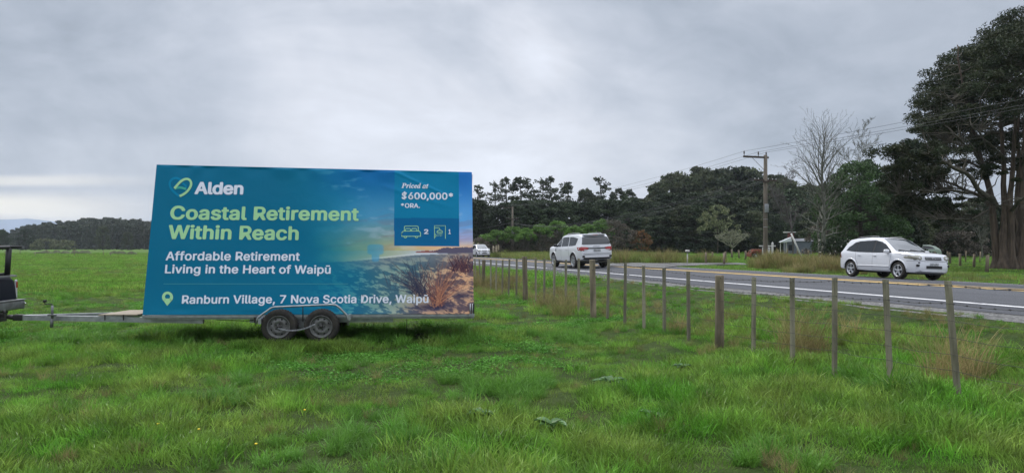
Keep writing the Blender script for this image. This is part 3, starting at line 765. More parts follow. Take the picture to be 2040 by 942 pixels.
# rear sheet leaning the other way
top = [BL + UD * a + VD * (H_ - .01) - BN * .09 for a in (0, W_)]; bot = [BLh + UH * a + NH * 1.28 + Vector((0, 0, zr(a) + .02)) for a in (0, W_)]
f = MB(); q = [top[0] - ORI, top[1] - ORI, bot[1] - ORI, bot[0] - ORI]; th = Vector((0, .012, 0))
f.add([*q, *[p + th for p in q]], [(0, 1, 2, 3), (7, 6, 5, 4), (0, 4, 5, 1), (1, 5, 6, 2), (2, 6, 7, 3), (3, 7, 4, 0)])
f.build('rear_sheet', print_mat('rear_print', srgb(2, 84, 128)), trailer)
# drawbar
cpl = at(38, 632, 12.15) - ORI
nb = T(1.02, .10, zr(1.0) - .13); fb = T(1.02, DW - .1, zr(1.0) - .13); nf = T(-.02, .08, zr(0) - .055)
f = MB()
def beam(mb, A, B, w, h, m=0):
    d = (B - A); L_ = d.length; d.normalize(); s = d.cross(Vector((0, 0, 1))).normalized(); u = s.cross(d)
    P = [A + s * a * w / 2 + u * b * h / 2 + d * t for t in (0, L_) for a in (-1, 1) for b in (-1, 1)]
    mb.add(P, [(0, 1, 3, 2), (4, 6, 7, 5), (0, 4, 5, 1), (2, 3, 7, 6), (0, 2, 6, 4), (1, 5, 7, 3)], m)
ddir = (nb - cpl).normalized()
beam(f, cpl + ddir * .08, T(.98, .10, zr(.98) - .118), .06, .092); beam(f, cpl + (fb - cpl).normalized() * .1, fb, .06, .09)
f.build('drawbar', M['galv'], trailer)
f = MB(); f.box(cpl, (.16, .10, .11), bev=.012); f.tube([cpl + Vector((-.05, 0, .0)), cpl + Vector((-.2, 0, .01))], [.05, .04], 8)
f.build('coupling', M['black_steel'], trailer)
f = MB(); A = at(206, 626.4, 12.25) - ORI; B = at(283, 626.0, 12.2) - ORI
beam(f, A + Vector((0, .35, 0)), B + Vector((0, .35, 0)), .9, .022); f.build('drawbar_board', M['ply'], trailer)
for px in (209, 246):
    f = MB(); P = at(px, 632, 12.08) - ORI; f.box(P, (.012, .02, .10)); f.build('joint_bracket', M['black_steel'], trailer)
# jockey stand
f = MB(); jt = at(104, 608, 12.05) - ORI; jb = at(102.5, 652, 12.05) - ORI
f.tube([jt, at(104, 634, 12.05) - ORI], .022, 10); f.tube([at(103.5, 634, 12.05) - ORI, jb], .026, 10)
f.box(at(104, 627, 12.05) - ORI, (.13, .07, .03), bev=.008)
stand = f.build('jockey_stand', M['galv_dull'], trailer)
f = MB(); f.tube([jt + Vector((0, 0, -.02)), jt + Vector((0, 0, .02)), jt + Vector((-.13, 0, .02)), jt + Vector((-.13, 0, .05))], .010, 8)
f.box(jt + Vector((-.13, 0, .075)), (.05, .04, .05), bev=.01); f.build('crank_handle', M['black_steel'], stand)
# wheels
def trailer_wheel(px, py, Yc):
    c = at(px, py, Yc) - ORI
    w_ = empty('wheel', c); w_.parent = trailer; w_.rotation_euler = (0, 0, math.atan2(UH.y, UH.x))
    t = MB(); t.lathe([(.19, -.085), (.215, -.10), (.26, -.105), (.285, -.09), (.302, -.06), (.304, 0), (.302, .06), (.285, .09), (.26, .105), (.19, .10)], 44)
    for k in range(36):
        a = 2 * math.pi * k / 36
        for s_ in (-.035, .035): t.box((.302 * math.cos(a + s_), s_, .302 * math.sin(a + s_)), (.012, .05, .022), rot=Matrix.Rotation(-a, 3, 'Y'))
    t.build('tyre', M['tyre'], w_)
    r = MB(); r.lathe([(.195, -.10), (.200, -.108), (.190, -.110), (.183, -.095), (.176, -.070), (.165, -.060), (.150, -.064), (.115, -.088), (.085, -.090), (.070, -.075), (.045, -.075), (.001, -.078)], 40)
    r.lathe([(.195, .10), (.19, .08), (.15, .02), (.001, .02)], 24)
    for k in range(8):
        a = 2 * math.pi * (k + .5) / 8; q = [(.148, -.055), (.148, .055), (.118, 0)]
        P = [Vector((rr * math.cos(a) - tt_ * math.sin(a) * .42, -.0665 - (.148 - rr) * .60, rr * math.sin(a) + tt_ * math.cos(a) * .42)) for rr, tt_ in q]
        Pf = [p + Vector((0, -.004, 0)) for p in P]; r.add(Pf, [(0, 1, 2)], 1)
    for k in range(5):
        a = 2 * math.pi * k / 5; r.tube([(.055 * math.cos(a), -.075, .055 * math.sin(a)), (.055 * math.cos(a), -.10, .055 * math.sin(a))], .011, 6, 2)
    r.tube([(0, -.07, 0), (0, -.125, 0)], [.036, .028], 12, 2)
    r.build('rim', [M['trailer_rim'], M['dark_hole'], M['black_steel']], w_)
    return w_
w1 = trailer_wheel(557.2, 649.6, 12.13); w2 = trailer_wheel(641.3, 649.0, 12.235)
for w_, Yo in ((w1, 1.98), (w2, 1.98)):
    c = copy_tree(w_, trailer); c.location = w_.location + NH * Yo; c.rotation_euler = (0, 0, w_.rotation_euler.z + math.pi)
# axles + rocker
f = MB()
for w_ in (w1, w2): f.tube([w_.location + NH * .1, w_.location + NH * 1.9], .03, 8)
for o_n in (.16, 1.85):
    a = w1.location + NH * (o_n + .0); b_ = w2.location + NH * (o_n + .0); mid = (a + b_) / 2
    f.box(mid + Vector((0, 0, .09)), (.95, .05, .06), rot=RT); f.box(mid + Vector((0, 0, .03)), (.12, .07, .16), rot=RT)
f.build('suspension', M['galv_dull'], trailer)
# mudguard rail
def wf(px, py, Yv): return at(px, py, Yv) - ORI
f = MB()
def yy(px): return 12.02 + (px - 557) * .00125
rail = [wf(510.5, 645, yy(510)), wf(513.5, 633, yy(513)), wf(521, 627, yy(521)), wf(540, 613.5, yy(540)), wf(546, 611.5, yy(546)), wf(602, 609.0, yy(602)), wf(660, 606.6, yy(660)), wf(668.5, 607.2, yy(668)), wf(676, 612.5, yy(676)), wf(690.5, 627, yy(690)), wf(692.6, 633, yy(692)), wf(693.6, 647.5, yy(693))]
f.tube(rail, .0185, 8)
for px, py in ((513, 640), (691.5, 632)):
    A = wf(px, py, yy(px)); f.box(A + Vector((.02, .12, 0)), (.05, .26, .09), rot=RT)
f.tube([wf(603.4, 609.5, yy(603)), wf(603.4, 640, yy(603) + .12)], .009, 6, 1)
f.box(wf(509, 637, yy(510) + .08), (.05, .05, .10), 1, rot=RT)
f.build('mudguard_rail', [M['galv'], M['black_steel']], trailer)
# tail upright at the right hand end
f = MB()
for px in (936.5, 941):
    A = on_sheet(px, 627)[0]; B = on_sheet(px, 605)[0]; A = Vector(A) + BN * .035 - ORI; B = Vector(B) + BN * .035 - ORI
    f.tube([A, B], .013, 6)
A = Vector(on_sheet(939, 628)[0]) + BN * .03 - ORI; f.box(A, (.11, .05, .05), rot=RT)
f.build('end_bracket', M['galv'], trailer)
f = MB(); A = Vector(on_sheet(943.3, 616)[0]) + BN * .02 - ORI; f.box(A, (.022, .06, .20), rot=RT); f.build('marker_board', M['black_plastic'], trailer)
f = MB(); A = T(W_ * .99, .1, zr(W_) - .05); f.tube([T(4.55, .3, zr(4.5) - .09), T(4.55, .3, .08)], .006, 5); f.build('hanging_strap', M['black_plastic'], trailer); f = MB(); f.tube([T(1.2, .1, zr(1.2) - .10), T(1.7, .12, zr(1.2) - .13), T(2.1, .12, zr(2) - .09)], .006, 5)
f.build('hanging_cable', M['black_plastic'], trailer)
# chain between the wheels
ch = MB(); A = at(555, 653.5, 11.98); B = at(627, 645.5, 12.07); nl = 24
for k in range(nl):
    t = (k + .5) / nl; p = A.lerp(B, t) + Vector((0, -.02, -.07 * 4 * t * (1 - t))); d = (B - A); d.z += -.07 * 4 * (1 - 2 * t); d.normalize()
    s = d.orthogonal().normalized() if k % 2 else d.cross(d.orthogonal()).normalized()
    loop = [p + d * .024 * math.cos(a) + s * .012 * math.sin(a) for a in np.linspace(0, 2 * math.pi, 9)]
    ch.tube(loop, .0042, 5)
co = ch.build('wheel_chain', M['galv'], None); tag(co, 'steel chain slung between the two wheels of the billboard trailer', 'chain')

# ------------------------------------------------------------------ vehicles
class Car:
    def __init__(s, Tp, Bp, belt, Wp, tum=.20, rr=.10, paint=None, n=90):
        s.Tp = sorted(Tp); s.Bp = sorted(Bp); s.belt = sorted(belt); s.Wp = sorted(Wp); s.tum = tum; s.rr = rr; s.n = n; s.paint = paint
    def sm(s, P, x):
        xs = [p[0] for p in P]; zs = [p[1] for p in P]
        x = np.asarray(x, float); k = .035
        return (np.interp(x - k, xs, zs) + 2 * np.interp(x, xs, zs) + np.interp(x + k, xs, zs)) / 4
    def T(s, x): return s.sm(s.Tp, x)
    def B(s, x): return s.sm(s.Bp, x)
    def Z(s, x): return np.interp(x, [p[0] for p in s.belt], [p[1] for p in s.belt])
    def W(s, x): return s.sm(s.Wp, x)
    def ring(s, x):
        T, B, Z, W = float(s.T(x)), float(s.B(x)), float(s.Z(x)), float(s.W(x))
        zb = min(Z, T - .07); g = max(0, T - Z); tum = s.tum * min(1, g / .5)
        wr = W * .985 - .02 - tum; rr = min(s.rr, .5 * max(g, .08) + .03)
        h = zb - B
        P = [(0, B), (W * .80, B), (W * .955, B + .03), (W * .985, B + .10), (W, B + .38 * h), (W * 1.0, B + .62 * h), (W * .995, B + .85 * h), (W * .982, zb)]
        topz = T - rr * .55
        P += [(W * .972, zb + .02), (W * .97 + (wr - W * .97) * .5, zb + (topz - zb) * .5), (wr, topz), (wr - rr * .30, T - rr * .22), (wr - rr * .85, T - .012), (wr * .5, T + .006), (0, T + .010)]
        return P
    bvh = None
    def cast(s, o, d):
        if s.bvh is None: return None
        h = s.bvh.ray_cast(Vector(o), Vector(d)); return h[0]
    def side(s, x, z, out=.004):
        h = s.cast((x, 2, z), (0, -1, 0))
        if h is not None and h.y > .5: return h.y + out
        P = s.ring(x); ys = [p[0] for p in P[1:11]]; zs = [p[1] for p in P[1:11]]
        return float(np.interp(z, zs, ys)) + out
    def top(s, x, y):
        h = s.cast((x, y, 3), (0, 0, -1))
        if h is not None: return h.z
        P = s.ring(x); return float(np.interp(abs(y), [p[0] for p in P[10:]][::-1], [p[1] for p in P[10:]][::-1]))
    def body(s, root, wells, rw, name='body'):
        x0, x1 = s.Tp[0][0], s.Tp[-1][0]
        u = np.linspace(0, 1, s.n); xs = x0 + (x1 - x0) * (u - .12 * np.sin(2 * np.pi * u) / (2 * np.pi) * 2.0 * 0)
        xs = np.unique(np.concatenate([xs, x0 + np.array([.01, .03, .06, .1, .15]), x1 - np.array([.01, .03, .06, .1, .15])]))
        V = []; Fs = []; k = None
        for x in xs:
            P = s.ring(x); full = P + [(-y, z) for y, z in P[-2:0:-1]]; k = len(full); V += [(x, y, z) for y, z in full]
        for i in range(len(xs) - 1):
            for j in range(k): Fs.append((i * k + j, i * k + (j + 1) % k, (i + 1) * k + (j + 1) % k, (i + 1) * k + j))
        Fs.append(list(range(k))[::-1]); Fs.append([(len(xs) - 1) * k + j for j in range(k)])
        mb = MB(); mb.add(V, Fs, 0, True); me = mb.mesh(name, [s.paint, M['black_plastic']]); o = link(name, me, root)
        from mathutils.bvhtree import BVHTree
        s.bvh = BVHTree.FromPolygons([v.co for v in me.vertices], [list(p.vertices) for p in me.polygons])
        cm = MB(); wmax = max(p[1] for p in s.Wp)
        for wx in wells:
            for sg in (-1, 1):
                n = 40; poly = [(wx + rw * math.cos(2 * math.pi * i / n), .01 + rw * .92 + rw * .0 + rw * math.sin(2 * math.pi * i / n)) for i in range(n)]
                cm.prism(poly, 'y', sg * (wmax - .30), sg * (wmax + .2))
        cme = cm.mesh('c', []); cob = link('cutter', cme)
        md = o.modifiers.new('b', 'BOOLEAN'); md.operation = 'DIFFERENCE'; md.object = cob; md.solver = 'EXACT'
        bpy.context.view_layer.update()
        ne = bpy.data.meshes.new_from_object(o.evaluated_get(bpy.context.evaluated_depsgraph_get()))
        o.modifiers.clear(); o.data = ne; ne.name = name; bpy.data.objects.remove(cob)
        # inside of the wells is dark
        for p in ne.polygons:
            c = p.center
            for wx in wells:
                d = math.hypot(c.x - wx, c.z - (.01 + rw * .92))
                if d < rw + .004 and abs(c.y) < wmax * .975 and (abs(abs(c.y) - (wmax - .30)) < .01 or (abs(d - rw) < .02 and abs(p.normal.y) < .5)): p.material_index = 1
        auto_smooth(o, 42); return o
    def glass_side(s, root, poly, name='side_window', m=None, sgn=(1, -1), out=.006, n=10, th=0.0):
        """poly: (x,z) corners bottom/top split: list of bottom pts and top pts at same count"""
        bot, top_ = poly
        for sg in sgn:
            V = []; Fs = []
            xb = np.array(bot); xt = np.array(top_); ts = np.linspace(0, 1, n)
            def at_(P, t):
                d = np.concatenate([[0], np.cumsum(np.hypot(*(np.diff(P, axis=0).T)))]); d /= d[-1]
                return np.array([np.interp(t, d, P[:, 0]), np.interp(t, d, P[:, 1])])
            for t in ts:
                a = at_(xb, t); b = at_(xt, t)
                for v in np.linspace(0, 1, 7):
                    p = a * (1 - v) + b * v; V.append((p[0], sg * s.side(p[0], p[1], out), p[1]))
            for i in range(n - 1):
                for j in range(6): Fs.append((i * 7 + j, i * 7 + j + 1, (i + 1) * 7 + j + 1, (i + 1) * 7 + j))
            mb = MB(); mb.add(V, Fs, 0, True); mb.build(name, m or M['glass'], root)
    def glass_slope(s, root, xa, xb, ya, yb, name, m=None, out=.006, n=14):
        """glass lying on the top surface between x=xa (lower edge, half width ya) and x=xb (upper edge, half width yb)"""
        V = []; Fs = []
        for i, t in enumerate(np.linspace(0, 1, n)):
            x = xa + (xb - xa) * t; hw = ya + (yb - ya) * t
            for j in range(13):
                y = hw * (j / 6 - 1); V.append((x, y, s.top(x, y) + out))
        for i in range(n - 1):
            for j in range(12): Fs.append((i * 13 + j, i * 13 + j + 1, (i + 1) * 13 + j + 1, (i + 1) * 13 + j))
        mb = MB(); mb.add(V, Fs, 0, True)
        # push along x too on steep glass so that it stands clear of the paint
        sl = (s.T(xb) - s.T(xa)) / (xb - xa + 1e-9)
        mb.v = [(x - out * 1.5 * np.sign(sl) * (abs(sl) > .8), y, z) for x, y, z in mb.v]
        mb.build(name, m or M['glass'], root)

def make_wheel(root, x, y, r, wdt, spokes, rimr, sg, off=0.0):
    w_ = empty('wheel', (x, y, r)); w_.parent = root
    if sg < 0: w_.rotation_euler = (0, 0, 0)
    else: w_.rotation_euler = (0, 0, math.pi)
    h = wdt / 2
    t = MB(); t.lathe([(rimr, -h * .85), (rimr + .02, -h), (r - .04, -h), (r - .012, -h * .8), (r, -h * .4), (r, h * .4), (r - .012, h * .8), (r - .04, h), (rimr, h)], 40); t.build('tyre', M['tyre'], w_)
    q = MB(); q.lathe([(rimr + .004, -h * .80), (rimr + .006, -h * .97), (rimr - .012, -h * .95), (rimr - .025, -h * .2), (rimr - .03, h * .5)], 40)
    q.lathe([(rimr - .02, -h * .05), (.001, -h * .05)], 24, 1)
    q.lathe([(.065, -h * .75), (.05, -h * .82), (.001, -h * .84)], 20); q.lathe([(.065, -h * .1), (.065, -h * .75)], 20)
    for k in range(spokes):
        a = 2 * math.pi * k / spokes + .3
        Rm = Matrix.Rotation(-a, 3, 'Y'); L_ = rimr - .055; ws = (.075 if spokes <= 6 else .042)
        P = []
        for rr_, wv, dy in ((.045, ws * .8, -h * .78), (rimr - .014, ws * 1.0, -h * .90)):
            for a_, b_ in ((-1, 0), (1, 0), (1, 1), (-1, 1)): P.append(Rm @ Vector((rr_, dy + b_ * .03, a_ * wv / 2)))
        q.add(P, [(0, 1, 2, 3), (7, 6, 5, 4), (0, 4, 5, 1), (1, 5, 6, 2), (2, 6, 7, 3), (3, 7, 4, 0)], 0)
    q.build('rim', [M['alloy'], M['dark_hole']], w_)
    return w_

def curved_strip(car, root, name, m, x_of, y0, y1, z0_, z1_, out=.008, n=14, zf=None):
    """panel on the nose or tail: follows x_of(y)"""
    V = []; Fs = []
    for i in range(n):
        y = y0 + (y1 - y0) * i / (n - 1)
        for j in range(4):
            z = z0_ + (z1_ - z0_) * j / 3 + (zf(y) if zf else 0); V.append((x_of(y, z) + out, y, z))
    for i in range(n - 1):
        for j in range(3): Fs.append((i * 4 + j, i * 4 + j + 1, (i + 1) * 4 + j + 1, (i + 1) * 4 + j))
    mb = MB(); mb.add(V, Fs, 0, True); return mb.build(name, m, root)
def bulge(car, root, name, m, poly, side, out=.012, sgn=1):
    """lamp wrapping on the corner: poly of (x,z) on the side surface"""
    V = [(x, sgn * (car.side(x, z, out)), z) for x, z in poly]
    mb = MB(); c = tuple(np.mean(V, axis=0)); mb.add([c] + V, [(0, 1 + i, 1 + (i + 1) % len(V)) for i in range(len(V))], 0, True); return mb.build(name, m, root)
def lamp(root, name, m, surf, pts, dome=.02, rings=5):
    """a lens following the body: pts are (a,b) on the surface function surf(a,b)->point and outward direction"""
    ca = sum(p[0] for p in pts) / len(pts); cb = sum(p[1] for p in pts) / len(pts); n = len(pts)
    P0, d0 = surf(ca, cb); V = [P0 + d0 * (dome + .010)]; Fs = []
    for r in range(1, rings + 1):
        t = r / rings
        for a, b in pts:
            P, d = surf(ca + (a - ca) * t, cb + (b - cb) * t); V.append(P + d * (.010 + dome * (1 - t * t)))
    for i in range(n): Fs.append((0, 1 + i, 1 + (i + 1) % n))
    for r in range(rings - 1):
        for i in range(n): Fs.append((1 + r * n + i, 1 + (r + 1) * n + i, 1 + (r + 1) * n + (i + 1) % n, 1 + r * n + (i + 1) % n))
    mb = MB(); mb.add(V, Fs, 0, True); return mb.build(name, m, root)
def end_surf(car, sg, sy):
    xf = end_x(car, 0, sg)
    def f(y, z): return Vector((xf(sy * y, z), sy * y, z)), Vector((sg * .8, sy * .6, 0)).normalized()
    return f
def end_x(car, x_end, sg):
    """x of the nose/tail surface at (y,z): the plan curve solved from the half width, or the top profile where it slopes"""
    xs = np.linspace(x_end, x_end - sg * .8, 120)
    Ws = np.array([car.W(x) for x in xs]); Ts = np.array([car.T(x) for x in xs])
    def f(y, z):
        h = car.cast((sg * 6, y, z), (-sg, 0, 0))
        if h is not None and h.x * sg > 1: return h.x
        ok = (Ws * .99 >= abs(y)) & (Ts >= z)
        k = np.argmax(ok) if ok.any() else -1
        return float(xs[k])
    return f
def seams(car, root, lines):
    for sg in (1, -1):
        for pts in lines:
            mb = MB(); P = []
            for a, b in zip(pts[:-1], pts[1:]):
                for t in np.linspace(0, 1, 6): P.append((a[0] + (b[0] - a[0]) * t, a[1] + (b[1] - a[1]) * t))
            mb.tube([(x, sg * car.side(x, z, .0005), z) for x, z in P], .0045, 4)
            mb.build('door_seam', M['dark_hole'], root)
def mirror_(car, root, x, z, m, sgs=(1, -1)):
    for sg in sgs:
        mb = MB(); y = car.side(x, z - .02, 0); mb.box((x, sg * (y + .11), z), (.13, .20, .15), bev=.045); mb.box((x - .0, sg * (y + .02), z - .05), (.06, .10, .04), 1)
        o = mb.build('wing_mirror', [m, M['black_plastic']], root)
def handles(car, root, pts, m):
    for sg in (1, -1):
        for x, z in pts:
            mb = MB(); mb.box((x, sg * (car.side(x, z) + .015), z), (.17, .03, .028), bev=.01); mb.build('door_handle', m, root)
def rails(car, root, xa, xb, y, m, h=.05):
    for sg in (1, -1):
        mb = MB(); P = [(xa, sg * y, car.top(xa, y) + .0)] + [(x, sg * y, car.top(x, y) + h) for x in np.linspace(xa - .12 * np.sign(xa - xb), xb + .12 * np.sign(xa - xb), 8)] + [(xb, sg * y, car.top(xb, y))]
        mb.tube(P, .018, 8); mb.build('roof_rail', m, root)
def underbody(root, x0, x1, hw, z0_=.20, z1_=.36):
    mb = MB(); mb.box(((x0 + x1) / 2, 0, (z0_ + z1_) / 2), (x1 - x0, hw * 2, z1_ - z0_), bev=.04)
    for x in (x0 + .35, x1 - .35): mb.tube([(x, -hw, .33), (x, hw, .33)], .05, 8)
    mb.build('underbody', M['black_plastic'], root)

def compact_suv():
    c = Car([(-2.165, .60), (-2.15, .80), (-2.10, 1.00), (-2.00, 1.14), (-1.93, 1.24), (-1.72, 1.52), (-1.60, 1.60), (-1.2, 1.65), (-.4, 1.685), (.05, 1.66), (.32, 1.58), (.62, 1.40), (1.02, 1.13), (1.10, 1.095), (1.5, 1.075), (1.85, 1.035), (2.02, .985), (2.09, .91), (2.14, .72), (2.165, .55)],
            [(-2.165, .40), (-2.05, .33), (-1.3, .30), (0, .27), (1.3, .27), (2.0, .27), (2.165, .34)],
            [(-2.2, 1.04), (0, 1.01), (2.2, .98)],
            [(-2.165, .66), (-2.12, .74), (-2.02, .81), (-1.8, .87), (-1.3, .895), (0, .895), (1.3, .895), (1.75, .86), (1.98, .80), (2.10, .71), (2.165, .60)], tum=.17, rr=.12, paint=M['white_paint'])
    root = empty('compact_suv')
    c.body(root, (1.33, -1.30), .385)
    c.glass_side(root, ([(1.01, 1.035), (.0, 1.035), (-1.0, 1.055), (-1.66, 1.115)], [(.50, 1.39), (.0, 1.55), (-1.0, 1.515), (-1.54, 1.27)]), 'window_surround', M['black_plastic'], out=.0025, n=24)
    c.glass_side(root, ([(.98, 1.045), (.40, 1.045), (.0, 1.05)], [(.50, 1.37), (.30, 1.48), (.02, 1.53)]))
    c.glass_side(root, ([(-.06, 1.05), (-.6, 1.06), (-.98, 1.07)], [(-.06, 1.535), (-.5, 1.54), (-.98, 1.50)]))
    c.glass_side(root, ([(-1.03, 1.07), (-1.3, 1.08), (-1.60, 1.12)], [(-1.03, 1.495), (-1.2, 1.465), (-1.50, 1.26)]))
    c.glass_slope(root, 1.03, .20, .70, .56, 'windscreen', M['glass_clear'])
    c.glass_slope(root, -1.97, -1.74, .62, .52, 'rear_window')
    wp = MB()
    for y in (.35, -.2): wp.tube([(1.08, y, c.top(1.08, y) + .02), (.99, y - .35, c.top(.99, y - .35) + .022)], .010, 5)
    wp.tube([(1.06, -.62, c.top(1.06, .6) + .01), (1.075, 0, c.top(1.07, 0) + .012), (1.06, .62, c.top(1.06, .6) + .01)], .02, 6)
    wp.build('wiper', M['black_plastic'], root)
    for x in (1.33, -1.30):
        for sg in (1, -1): make_wheel(root, x, sg * .775, .345, .225, 5, .225, sg)
    xf = end_x(c, 2.165, 1); xr = end_x(c, -2.165, -1)
    for sg in (1, -1):
        hl = lamp(root, 'headlight', M['head_lamp'], end_surf(c, 1, sg), [(.50, .80), (.49, .90), (.58, .955), (.72, .965), (.84, .945), (.868, .89), (.865, .82), (.76, .765), (.60, .765)], .02)
        lamp(hl, 'lamp_lens', M['lamp_clear'], end_surf(c, 1, sg), [(.60 + .05 * math.cos(a), .855 + .045 * math.sin(a)) for a in np.linspace(0, 6.0, 10)], .035)
        lamp(root, 'tail_light', M['tail_lamp'], end_surf(c, -1, sg), [(.60, 1.08), (.70, 1.10), (.80, 1.0), (.84, .80), (.70, .80), (.62, .95)], .01)
        mb = MB(); mb.box((xf(.66, .58) - .02, sg * .67, .565), (.08, .13, .085), bev=.02); mb.box((xf(.64, .66) - .02, sg * .64, .675), (.06, .07, .05), bev=.01); mb.build('fog_light', M['black_plastic'], root)
    curved_strip(c, root, 'grille', M['black_plastic'], lambda y, z: xf(y, z), -.37, .37, .785, .895, out=.016)
    gb = MB(); gb.tube([(xf(y, .84) + .028, y, .84) for y in np.linspace(-.36, .36, 9)], .011, 6)
    el = [(xf(0, .84) + .042, .085 * math.cos(a), .842 + .034 * math.sin(a)) for a in np.linspace(0, 2 * math.pi, 17)]; gb.tube(el, .008, 5)
    gb.build('grille_bar', M['chrome'], root)
    curved_strip(c, root, 'air_intake', M['black_plastic'], lambda y, z: xf(y, z), -.36, .36, .455, .56, out=.016)
    mb = MB(); mb.box((xf(0, .6) + .028, 0, .615), (.012, .38, .115), bev=.004); mb.build('number_plate', M['plate'], root)
    mb = MB(); mb.box((xr(0, .85) - .015, 0, .85), (.012, .38, .115), bev=.004); mb.build('number_plate', M['plate'], root)
    # bumper line and cladding
    mb = MB()
    for sg in (1, -1):
        mb.tube([(x, sg * (c.side(x, .50, .004)), .50) for x in np.linspace(-.87, .90, 12)], .022, 6)
        mb.tube([(x, sg * (c.side(x, .735, .001)), .735) for x in np.linspace(1.73, 2.05, 8)], .005, 4, 1)
    mb.tube([(xf(y, .735) + .003, y, .735) for y in np.linspace(-.78, .78, 22)], .006, 4, 1)
    mb.build('trim_strip', [M['white_trim'], M['black_plastic']], root)
    seams(c, root, [[(-.03, 1.03), (-.03, .34)], [(-1.02, 1.05), (-1.0, .75), (-.88, .55), (-.85, .36)], [(.98, 1.0), (.92, .7), (.90, .36)], [(-.02, .34), (.9, .34)], [(1.10, 1.02), (1.6, .97), (1.95, .90)]])
    # arch flares
    for wx in (1.33, -1.30):
        for sg in (1, -1):
            mb = MB(); P = []
            for a in np.linspace(R(2), R(178), 20):
                x = wx + .415 * math.cos(a); z = .364 + .405 * math.sin(a); P.append((x, sg * (c.side(x, z, .002)), z))
            mb.tube(P, .028, 6); mb.build('arch_flare', M['white_paint'], root)
    mirror_(c, root, .80, 1.09, M['white_paint']); handles(c, root, [(-.78, .93), (.10, .925)], M['white_paint'])
    rails(c, root, -1.30, .02, .55, M['galv_dull']); underbody(root, -1.9, 1.95, .62, .22, .40)
    mb = MB(); mb.box((1.90, 0, .255), (.26, 1.2, .06), bev=.02); mb.build('valance', M['black_plastic'], root)
    return root

